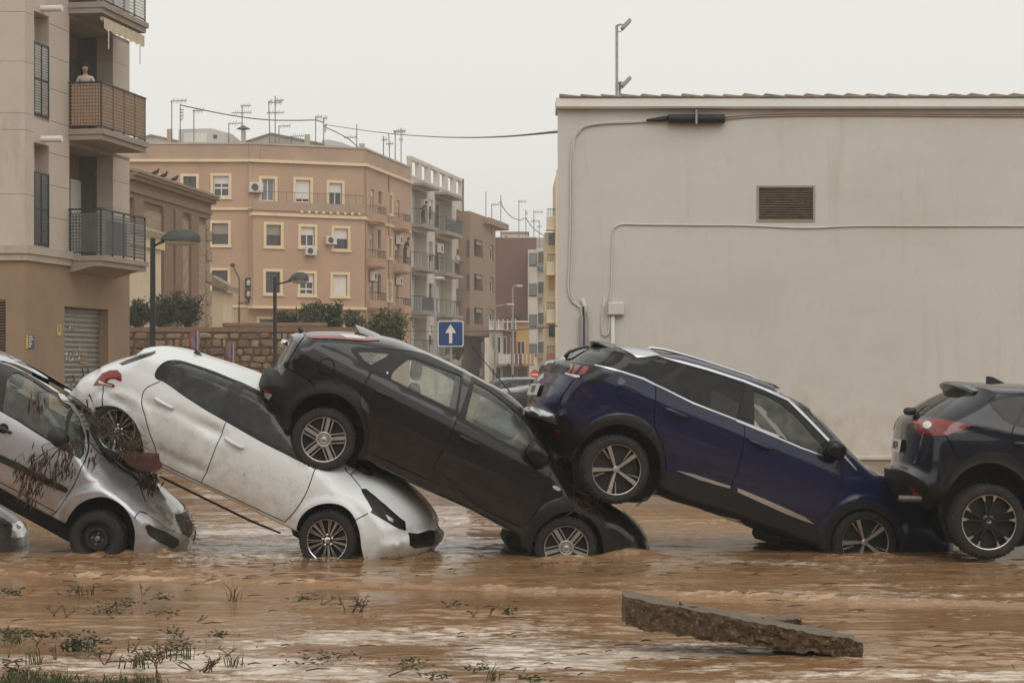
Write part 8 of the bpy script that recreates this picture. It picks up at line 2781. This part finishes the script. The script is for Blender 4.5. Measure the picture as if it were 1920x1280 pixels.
# =============================================================== DEBRIS
def floating_bits():
    r_ = random.Random(55)
    mb = MB()
    for k in range(210):
        px = r_.uniform(0, 1920); py = r_.choice((r_.uniform(1046, 1100), r_.uniform(1100, 1270), r_.uniform(1046, 1080)))
        q = wpt(px, py) + Vector((0, 0, 0.012))
        a = r_.gauss(0, 0.5)
        l_ = r_.uniform(0.03, 0.17)
        d = Vector((math.cos(a), math.sin(a), r_.uniform(-.05, .12))) * l_
        mb.tube([q, q + d * 0.5 + Vector((0, 0, 0.006)), q + d], [0.004, 0.005, 0.002], 4, False)
    for k in range(40):
        px = r_.uniform(120, 1900)
        q = wpt(px, r_.uniform(1044, 1062)) + Vector((0, 0, 0.01))
        for j in range(9):
            leaf(mb, q + Vector((r_.gauss(0, .07), r_.gauss(0, .04), r_.uniform(0, .02))), Vector((r_.gauss(0, 1), r_.gauss(0, .5), r_.uniform(0, .5))), r_.uniform(0.03, 0.09), 0.009, r_)
    o = mb.build('floating_straw', DRY, None, fixn=False)
    tag(o, 'straw, reed bits and small sticks drifting on the brown water', 'debris', kind='stuff')


floating_bits()
CONC = mat('rough wet concrete', srgb(84, 68, 48), 0.95, var=0.45, scale=22, bump=1.0, bscale=38, dirt=[(srgb(70, 55, 42), 7, 0.5, 0.72, (1, 1, 1)), (srgb(158, 138, 106), 34, 0.55, 0.68, (1, 1, 1))])
CONCT = mat('flat slab top', srgb(104, 94, 80), 0.9, var=0.22, scale=8, bump=0.2, bscale=60)


def slab(label, A, Bv, dep, thA, thB, m, name='concrete_slab', seed=3, nx=130, nr=10, wob=0.022):
    """rough bar from A to Bv (upper front edge), depth dep, thickness tapering thA -> thB"""
    r_ = np.random.RandomState(seed)
    bm_ = bmesh.new()
    ring = []
    ny, nz = 6, 6
    prof = []
    for k in range(nz): prof.append((0, -k / nz))
    for k in range(ny): prof.append((k / ny, -1))
    for k in range(nz): prof.append((1, -1 + k / nz))
    for k in range(ny): prof.append((1 - k / ny, 0))
    rows = []
    for i in range(nx + 1):
        t = i / nx
        o = A.lerp(Bv, t)
        th = thA + (thB - thA) * t
        row = []
        for (a, b) in prof:
            w1 = wob * float(fbm(np.array([t * 34.0 + a * 3]), np.array([b * 7.0 + a * 5 + seed]), 4)[0])
            w2 = wob * float(fbm(np.array([t * 19.0 + 40]), np.array([b * 3.0 + a * 4 + seed]), 4)[0])
            top = (b == 0)
            f = 0.5 if top else 1.0
            row.append(bm_.verts.new(o + Vector((w2 * 0.4, a * dep + w1 * f * 1.6, b * th + w2 * f * 1.4))))
        rows.append(row)
    n = len(prof)
    for i in range(nx):
        for k in range(n):
            bm_.faces.new((rows[i][k], rows[i][(k + 1) % n], rows[i + 1][(k + 1) % n], rows[i + 1][k]))
    bm_.faces.new(rows[0]); bm_.faces.new(rows[-1][::-1])
    bmesh.ops.recalc_face_normals(bm_, faces=bm_.faces)
    me = bpy.data.meshes.new(name)
    bm_.to_mesh(me); bm_.free()
    me.materials.append(m); me.materials.append(CONCT)
    for f in me.polygons:
        if f.normal.z > 0.85: f.material_index = 1
        f.use_smooth = True
    me.set_sharp_from_angle(angle=R(38))
    o = bpy.data.objects.new(name, me)
    COL.objects.link(o)
    tag(o, label, 'slab')
    return o


slab('long broken concrete slab lying tilted in the shallow water', P(1172, 1119, 13.45), P(1618, 1204, 13.22), 0.40, 0.195, 0.125, CONC)
slab('short broken kerb piece in the water behind the long slab', P(1436, 1162, 14.3), P(1502, 1160, 14.3), 0.22, 0.10, 0.10, CONC, 'kerb_piece', 9, 24)
a = P(1275, 1130, 13.55)
o = MB().tube([a, a + Vector((0.02, 0, -0.03)), a + Vector((0.12, 0.02, -0.028))], [0.010, 0.014, 0.003], 5).tube([a + Vector((-0.004, 0, 0.006)), a + Vector((0.03, 0, -0.022))], 0.006, 5).build('twig', DRY, None)
tag(o, 'dark forked twig lying on the long slab', 'twig')
o = MB().tube([P(300, 893, 20.6), P(400, 942, 20.5), P(470, 976, 20.45), P(526, 999, 20.4)], [0.012, 0.013, 0.013, 0.010], 6).build('pole', mat('brown stick', (0.06, 0.04, 0.025), 0.8, var=0.3, scale=10), None, smooth=True)
tag(o, 'long thin brown pole slanting under the sill of the white hatchback', 'pole')


def branch():
    r_ = random.Random(21)
    Y = 19.72
    t = thing('branch', P(100, 850, Y), 'branch with hanging red brown dead leaves across the silver hatchback door', 'branch')
    st, lv = MB(), MB()
    stems = [[(690, 642), (600, 606), (540, 588), (480, 576), (420, 584), (350, 600), (300, 610), (250, 640), (190, 662), (150, 692), (110, 735)],
             [(350, 600), (300, 650), (260, 690), (235, 740), (200, 800)], [(250, 640), (225, 660), (180, 700), (160, 760), (150, 810)], [(420, 584), (400, 640), (395, 690)], [(350, 612), (330, 660), (325, 700)],
             [(480, 576), (430, 560), (400, 575)], [(250, 640), (240, 600), (300, 580)], [(500, 380), (440, 330), (380, 302), (290, 288), (200, 290)], [(470, 372), (400, 345), (300, 330)]]
    for s_ in stems:
        q = [P(x, y, Y + r_.uniform(-0.03, 0.03)) for x, y in cp('1', s_)]
        q = [Vector(v) for v in catmull(q, False, 0.03)]
        st.tube(q, [0.008, 0.004, 0.0025], 5, False)
    cl = [(115, 750), (130, 730), (160, 830), (180, 870), (150, 790), (215, 820), (235, 740), (190, 700), (200, 650), (320, 740), (330, 700), (390, 720), (395, 680), (400, 610), (355, 600), (250, 690), (220, 770), (305, 760), (270, 640), (180, 720), (440, 560), (530, 655), (225, 325), (205, 320)]
    for (x, y) in cl:
        c = P(*cp('1', [(x, y)])[0], Y)
        for k in range(15):
            p = c + Vector((r_.gauss(0, 0.035), r_.gauss(0, 0.03), r_.gauss(0, 0.045)))
            leaf(lv, p, Vector((r_.gauss(-0.25, 0.25), r_.gauss(0, 0.25), -1)), r_.uniform(0.08, 0.16), 0.017, r_)
    st.build('stems', BARK, t, fixn=False)
    o = lv.build('leaves', REDL, t, fixn=False)
    o['kind'] = 'stuff'
    # heap of sticks caught on the windscreen
    h_ = thing('brushwood', P(225, 860, 20), 'tangle of sticks and straw jammed between the silver windscreen and the white hatchback wheel', 'brushwood')
    mb, fine = MB(), MB()
    for k in range(70):
        u = r_.random()
        x = 510 + 300 * u + r_.gauss(0, 18); y = 385 + 340 * u + r_.gauss(0, 30)
        ang = math.atan2(340, 300) + r_.gauss(0, 0.45)
        l_ = r_.uniform(40, 150)
        Y = 19.95 + r_.uniform(-0.12, 0.25)
        a = P(*cp('1', [(x - math.cos(ang) * l_ / 2, y - math.sin(ang) * l_ / 2)])[0], Y); b = P(*cp('1', [(x + math.cos(ang) * l_ / 2, y + math.sin(ang) * l_ / 2)])[0], Y + r_.uniform(-.1, .1))
        mid = a.lerp(b, 0.5) + Vector((r_.gauss(0, .02), r_.gauss(0, .02), r_.gauss(0, .02)))
        mb.tube([a, mid, b], [0.009, 0.007, 0.003], 5, False)
    for k in range(420):
        c = r_.choice(((755, 570, 26), (770, 600, 30), (740, 640, 30), (700, 640, 35), (600, 500, 40), (850, 790, 22), (690, 560, 40), (870, 770, 20)))
        x, y = c[0] + r_.gauss(0, c[2]), c[1] + r_.gauss(0, c[2])
        a = P(*cp('1', [(x, y)])[0], 19.93 + r_.uniform(-0.08, 0.2))
        leaf(fine, a, Vector((r_.gauss(0, 1), r_.gauss(0, 1), r_.gauss(0, 1))), r_.uniform(0.05, 0.14), 0.008, r_)
    for k in range(90):      # straw on the nose of the silver car
        u = r_.random()
        x, y = 1050 + 40 * u + r_.gauss(0, 10), 990 + 140 * u + r_.gauss(0, 12)
        a = P(*cp('1', [(x, y)])[0], 20.2 + r_.uniform(-0.3, 0.3))
        leaf(fine, a, Vector((r_.gauss(0.6, 0.6), r_.gauss(0, 0.6), r_.gauss(-0.3, 0.8))), r_.uniform(0.05, 0.16), 0.007, r_)
    mb.build('sticks', BARK, h_, fixn=False)
    o = fine.build('straw', DRY, h_, fixn=False)
    o['kind'] = 'stuff'
    # rusty red panel
    q = [P(*cp('1', [p])[0], 19.9) for p in ((690, 640), (760, 655), (800, 652), (872, 655), (876, 690), (895, 740), (840, 748), (790, 735), (720, 700))]
    o = MB().prism(q, (0.05, 0.10, 0.03)).build('metal_sheet', mat('rusty red sheet', srgb(70, 37, 29), 0.7, var=0.3, scale=12), None, bevel=0.006)
    tag(o, 'bent rusty red sheet wedged between the silver bonnet and the white hatchback sill', 'metal sheet')
    # clump hanging below it
    mb = MB()
    for k in range(160):
        a = P(*cp('1', [(850 + r_.gauss(0, 28), 775 + r_.gauss(0, 24))])[0], 19.95 + r_.uniform(-0.1, 0.15))
        leaf(mb, a, Vector((r_.gauss(0, .6), r_.gauss(0, .6), -1)), r_.uniform(0.05, 0.12), 0.02, r_)
    o = mb.build('debris_clump', mat('black mud debris', (0.02, 0.014, 0.01), 0.9), None, fixn=False)
    tag(o, 'black muddy debris clump hanging under the rusty red sheet', 'debris')
    # twigs and grass at the blue car
    mb = MB()
    for s_ in ([(1192, 948), (1210, 936), (1224, 926), (1232, 918)], [(1205, 938), (1212, 930), (1214, 940)], [(1222, 926), (1230, 930)]):
        mb.tube([P(x, y, 19.9) for x, y in s_], [0.008, 0.005, 0.004], 5)
    o = mb.build('twig', BARK, None)
    tag(o, 'bare dark twig sticking out below the rear wheel of the blue crossover', 'twig')
    mb = MB()
    for k in range(46):
        x, y = r_.uniform(1070, 1125), r_.uniform(908, 965)
        a = P(x, y, 19.85 + r_.uniform(-.1, .1))
        leaf(mb, a, Vector((r_.gauss(0.5, .5), 0, r_.gauss(-.5, .5))), r_.uniform(0.08, 0.26), 0.006, r_)
    o = mb.build('straw', DRY, None, fixn=False)
    tag(o, 'loose straw strands on the bonnet of the charcoal people carrier', 'straw', kind='stuff')


branch()


# =============================================================== MORE CARS (behind and under)
def plain_car(name, label, x, Y, yaw, paint, scale=1.0, z=-0.25, pitch=0):
    c = Car(name, label, pitch, yaw, (960 + x / Y * F, HOR), Y, 0.86, hubz=0.30)
    c.T = np.array((x, Y, z)); c.root.location = Vector(c.T)
    pts = [(-3.28, 0.28, .3), (-3.36, 0.6, .3), (-3.30, 0.95, .28), (-3.05, 1.36, .2), (-2.8, 1.5, .14), (-2.0, 1.56, .13), (-1.2, 1.53, .13), (-0.72, 1.42, .2), (-0.3, 1.18, .24), (0.08, 0.97, .22), (0.5, 0.88, .24), (0.76, 0.74, .3), (0.86, 0.52, .34), (0.82, 0.24, .2)]
    q = catmull([np.array(p) for p in pts], False, 0.04) + resample([np.array(p) for p in ((0.7, 0.2, .05), (-3.1, 0.2, .05))], False, 0.05)
    q = resample(q, True, 0.05)
    c.Op = np.array([p[:2] for p in q]); c.Or = np.array([p[2] for p in q])
    c.A = c.Op; c.B = np.roll(c.Op, -1, 0)
    c.x0, c.x1 = c.Op[:, 0].min(), c.Op[:, 0].max(); c.z0, c.z1 = c.Op[:, 1].min(), c.Op[:, 1].max()
    c.bottom = [(-3.1, 0.2), (0.7, 0.2)]
    c.belt = ((-3, 0.98), (0.0, 0.93))
    c.flares = [(0, 0.3, 0.34, 0.1, 0.02), (-2.5, 0.3, 0.34, 0.1, 0.02)]
    for cx in (0, -2.5):
        c.arches.append((np.array([(cx + 0.36 * math.cos(a), 0.3 + 0.36 * math.sin(a)) for a in np.linspace(PI * 1.1, -0.1 * PI, 18)]), 0.34))
    dlo = [(-2.85, 1.02), (-2.6, 1.38), (-2.0, 1.45), (-1.2, 1.42), (-0.75, 1.31), (-0.25, 1.0), (-0.4, 0.97), (-1.6, 0.99)]
    c.region('window_frame', M['seal'], None, None, raw=dlo, off=-0.003)
    c.region('window', M['glassmid'], None, None, raw=[(-2.72, 1.03), (-2.52, 1.34), (-2.0, 1.41), (-1.58, 1.41), (-1.58, 1.02)], off=-0.01)
    c.region('window', M['glassmid'], None, None, raw=[(-1.48, 1.02), (-1.48, 1.40), (-1.2, 1.385), (-0.80, 1.28), (-0.38, 1.01)], off=-0.01)
    c.region('windscreen', M['glassmid'], None, None, raw=[(-0.70, 1.45), (-0.28, 1.22), (0.08, 1.0), (-0.02, 0.96), (-0.34, 1.14), (-0.72, 1.38)], off=-0.003)
    c.region('rear_window', M['glassdark'], None, None, raw=[(-3.3, 1.0), (-3.12, 1.34), (-2.86, 1.5), (-2.84, 1.44), (-3.0, 1.3), (-3.18, 1.02)], off=-0.003)
    c.region('tail_light', M['red'], None, None, raw=[(-3.36, 0.85), (-3.3, 1.0), (-3.05, 0.98), (-3.1, 0.84)], off=0.004)
    c.region('headlight', M['lampgrey'], None, None, raw=[(0.86, 0.62), (0.74, 0.76), (0.45, 0.80), (0.62, 0.66)], off=0.004)
    c.seams.append((np.array(resample([(-1.53, 1.0), (-1.53, 0.25)], False, 0.05)), 0.005))
    c.seams.append((np.array(resample([(-0.35, 0.97), (-0.38, 0.6), (-0.5, 0.25)], False, 0.05)), 0.005))
    c.make(paint, M['lining'], step=0.06)
    c.cabin(-1.15, 0.98, M['seat'])
    for cx in (0, -2.5):
        b = make_wheel(0.30, 0.19, 'steel', 0.2)
        b.parent = c.root; b.location = (cx, -(c.W - 0.03), 0.30)
        o = copy_tree(b, c.root); o.location = (cx, c.W - 0.03, 0.30); o.rotation_euler = (0, 0, PI)
    q = MB().lathe([(0.05, 0), (0.03, 0.05), (0.022, 0.11), (0, 0.12)], o=(-2.2, 0, 1.54), n=10)
    q.build('antenna_base', M['plastic'], c.root, world=False)
    return c


p = P(985, 728, 26.0)
plain_car('car', 'dark car with a pale reflecting roof behind the charcoal and blue cars', p.x + 0.42, 31.0, 82, M['pdark'], z=p.z - 1.56)
p = P(930, 712, 60)
plain_car('car', 'grey car far down the flooded street by the houses', p.x + 2.2, 60, 62, M['pgrey'], z=-0.15)
p = P(985, 705, 74)
plain_car('car', 'black car far down the flooded street under the no-entry sign', p.x + 1.6, 74, 20, M['pnavy'], z=0.0)
# grey car under the silver one at the left edge: only its nose shows
p = P(45, 1000, 21.0)
plain_car('car', 'grey car whose nose shows under the sill of the silver hatchback', p.x - 0.94, 21.0, -2, M['pgrey'], z=-0.36, pitch=10)

# pale blue airbag hanging limp inside the charcoal car
q = Vector(car_c_.l(*cp('5', [(400, 440)])[0], -0.1) + (0,))
mbb = MB().ell((q.x, -0.15, q.y), (0.16, 0.30, 0.14), 14, 10, 0.8).ell((q.x - 0.12, 0.1, q.y - 0.08), (0.18, 0.25, 0.10), 12, 8)
mbb.build('airbag', mat('pale blue airbag cloth', srgb(120, 150, 172), 0.8, var=0.1), car_c_.root, smooth=True, world=False)


# =============================================================== PEOPLE
def person(label, loc, hgt, yaw, top, legs, hair, lean=20, pose='rail', hairlen=0.1, seed=1):
    t = thing('person', loc, label, 'person')
    t.rotation_euler = (0, 0, R(yaw))          # faces local -Y
    k = hgt / 1.70
    V, E, RD = [], [], []

    def v(p, r, par=None):
        V.append(Vector(p) * k); RD.append((r * k if not isinstance(r, tuple) else (r[0] * k, r[1] * k)))
        if par is not None: E.append((par, len(V) - 1))
        return len(V) - 1
    ln = R(lean)
    def up(z, x=0, y=0):          # torso coordinates tilt forward about the hips
        return (x, y * math.cos(ln) - (z - 0.92) * math.sin(ln), 0.92 + (z - 0.92) * math.cos(ln))
    pel = v((0, 0, 0.92), (0.16, 0.11))
    wa = v(up(1.08), (0.135, 0.095), pel)
    ch = v(up(1.26), (0.16, 0.11), wa)
    nk0 = v(up(1.42), (0.09, 0.07), ch)
    nk = v(up(1.49), 0.05, nk0)
    hd0 = v(up(1.545, 0, -0.01), (0.080, 0.090), nk)
    hd1 = v(up(1.62, 0, -0.015), (0.098, 0.112), hd0)
    hd2 = v(up(1.685, 0, -0.005), (0.075, 0.085), hd1)
    hands = []
    for s in (-1, 1):
        h_ = v((s * 0.09, 0, 0.86), 0.09, pel)
        kn = v((s * 0.10, -0.02, 0.48), 0.06, h_)
        an = v((s * 0.10, 0.02, 0.09), 0.042, kn)
        ft = v((s * 0.11, -0.14, 0.04), 0.038, an)
        sh = v(up(1.38, s * 0.165), 0.062, ch)
        if pose == 'rail':
            el = v(up(1.10, s * 0.24, -0.04), 0.042, sh)
            wr = v(up(1.06, s * 0.08, -0.27), 0.030, el)
            hands.append((wr, Vector((-s * 0.7, -0.7, 0.0))))
        else:
            el = v(up(1.10, s * 0.22, 0.03), 0.042, sh)
            wr = v(up(0.92, s * 0.20, -0.16), 0.030, el)
            hands.append((wr, Vector((0, -0.8, -0.4))))
    for wr, d in hands:
        w0 = V[wr] / k
        d = d.normalized()
        s = d.cross(Vector((0, 0, 1))).normalized()
        pa = v(w0 + d * 0.05, (0.035, 0.016), wr)
        for f_ in range(4):
            o = s * (0.027 - 0.018 * f_)
            L_ = (0.07, 0.08, 0.075, 0.06)[f_]
            a1 = v(w0 + d * 0.09 + o, 0.009, pa)
            a2 = v(w0 + d * (0.09 + L_ * 0.55) + o + Vector((0, 0, -0.008)), 0.008, a1)
            v(w0 + d * (0.09 + L_) + o + Vector((0, 0, -0.022)), 0.007, a2)
        th = v(w0 + d * 0.045 + s * 0.04, 0.010, pa)
        v(w0 + d * 0.075 + s * 0.058, 0.008, th)
    me = bpy.data.meshes.new('body')
    me.from_pydata([tuple(p) for p in V], E, [])
    ob = bpy.data.objects.new('body_tmp', me)
    COL.objects.link(ob)
    sk = ob.modifiers.new('skin', 'SKIN')
    sk.use_smooth_shade = True
    for i, r in enumerate(RD):
        d = me.skin_vertices[0].data[i]
        d.radius = r if isinstance(r, tuple) else (r, r)
        d.use_root = (i == 0)
    sb = ob.modifiers.new('sub', 'SUBSURF'); sb.levels = 1
    dg = bpy.context.evaluated_depsgraph_get()
    m2 = bpy.data.meshes.new_from_object(ob.evaluated_get(dg))
    bpy.data.objects.remove(ob)
    m2.materials.clear()
    sm = mat('skin tone', srgb(184, 142, 118), 0.6, var=0.05)
    for q in (sm, top, legs): m2.materials.append(q)
    hw = [V[w] for w, _ in hands]
    nkp = V[nk]
    for f in m2.polygons:
        c = f.center
        i = 1
        if (c - nkp).dot(Vector(up(2.0)) - Vector(up(1.0))) > -0.005: i = 0
        elif c.z < 0.88 * k and not any((c - h_).length < 0.22 * k for h_ in hw): i = 2
        elif any((c - h_).length < 0.15 * k for h_ in hw): i = 0
        if c.z < 0.09 * k: i = 2
        f.material_index = i
        f.use_smooth = True
    b = bpy.data.objects.new('body', m2)
    COL.objects.link(b); b.parent = t
    hm = mat('hair', hair, 0.8, var=0.2, scale=40, spec=0.1)
    c0 = Vector(up(1.662, 0, 0.018)) * k
    hb = MB().ell(c0, (0.108 * k, 0.098 * k, 0.106 * k), 14, 10).ell(c0 + Vector((0, -0.055, 0.055)) * k, (0.075 * k, 0.05 * k, 0.03 * k), 10, 6)
    if hairlen:
        for s in (-1, 1):
            hb.tube([c0 + Vector((s * 0.07, 0.0, 0.02)) * k, c0 + Vector((s * 0.085, 0.01, -0.08)) * k, c0 + Vector((s * 0.08, 0.0, -0.08 - hairlen)) * k], [0.048 * k, 0.046 * k, 0.022 * k], 8)
    hb.build('hair', hm, t, smooth=True, world=False)
    fc = MB()
    n0 = Vector(up(1.605, 0, -0.116)) * k
    fc.ell(n0, (0.013 * k, 0.02 * k, 0.022 * k), 8, 6)
    fc.build('nose', sm, t, smooth=True, world=False)
    ey = MB()
    for s in (-1, 1): ey.ell(Vector(up(1.632, s * 0.036, -0.102)) * k, (0.013 * k, 0.012 * k, 0.007 * k), 8, 5)
    ey.build('eyes', mat('dark eyes', (0.02, 0.015, 0.012), 0.3), t, smooth=True, world=False).data
    MB().ell(Vector(up(1.565, 0, -0.100)) * k, (0.024 * k, 0.012 * k, 0.006 * k), 8, 5).build('mouth', mat('lips', srgb(150, 90, 80), 0.5), t, smooth=True, world=False)
    er = MB()
    for s in (-1, 1): er.ell(Vector(up(1.615, s * 0.090, 0.0)) * k, (0.010 * k, 0.02 * k, 0.028 * k), 8, 6)
    er.build('ears', sm, t, smooth=True, world=False)
    return t


jn = mat('dark trousers', (0.03, 0.03, 0.035), 0.9)
u_ = LF.u(130) + 0.34
person('woman with dark shoulder-length hair in a pale top leaning on the brown balcony railing', LF.p(u_, 0.30, 7.84), 1.66, 8, mat('pale beige top', srgb(192, 174, 162), 0.9, var=0.05), jn, (0.018, 0.012, 0.010), lean=18, hairlen=0.12)
u_, z_ = SF.hit(760.5, 492, 0.4)
person('person in dark clothes leaning on the salmon block street balcony', SF.p(u_, 0.35, z_ - 0.05), 1.72, 60, mat('dark jacket', (0.02, 0.022, 0.026), 0.9), jn, (0.015, 0.012, 0.010), lean=24, hairlen=0)
u_, z_ = SF.hit(793, 438, 0.3)
person('person in a dull maroon top on the topmost balcony of the grey white block', SF.p(u_, 0.3, 2.3 + 9 + 0.55), 1.7, 50, mat('dull maroon top', srgb(96, 72, 70), 0.9), jn, (0.02, 0.014, 0.01), lean=28, hairlen=0)
u_, z_ = SF.hit(851, 515, 0.3)
person('person in white and dark clothes on the far balcony column of the grey white block', SF.p(fbx if (fbx := SF.u(846)) else 0, 0.45, 2.3 + 6 + 0.55), 1.72, 40, mat('white shirt', srgb(200, 196, 190), 0.9), jn, (0.015, 0.012, 0.010), lean=8, hairlen=0)
# =============================================================== DAMP AIR
hz = MB().box(-158, 158, -22, 512, -1.5, 26).build('haze', None, None)
hm = bpy.data.materials.new('damp haze')
hm.use_nodes = True
N = hm.node_tree.nodes
N.remove(N['Principled BSDF'])
pv = N.new('ShaderNodeVolumePrincipled')
pv.inputs['Color'].default_value = (0.95, 0.93, 0.90, 1)
pv.inputs['Density'].default_value = 0.0013
pv.inputs['Anisotropy'].default_value = 0.2
hm.node_tree.links.new(pv.outputs[0], N['Material Output'].inputs['Volume'])
hz.data.materials.append(hm)
tag(hz, kind='stuff')
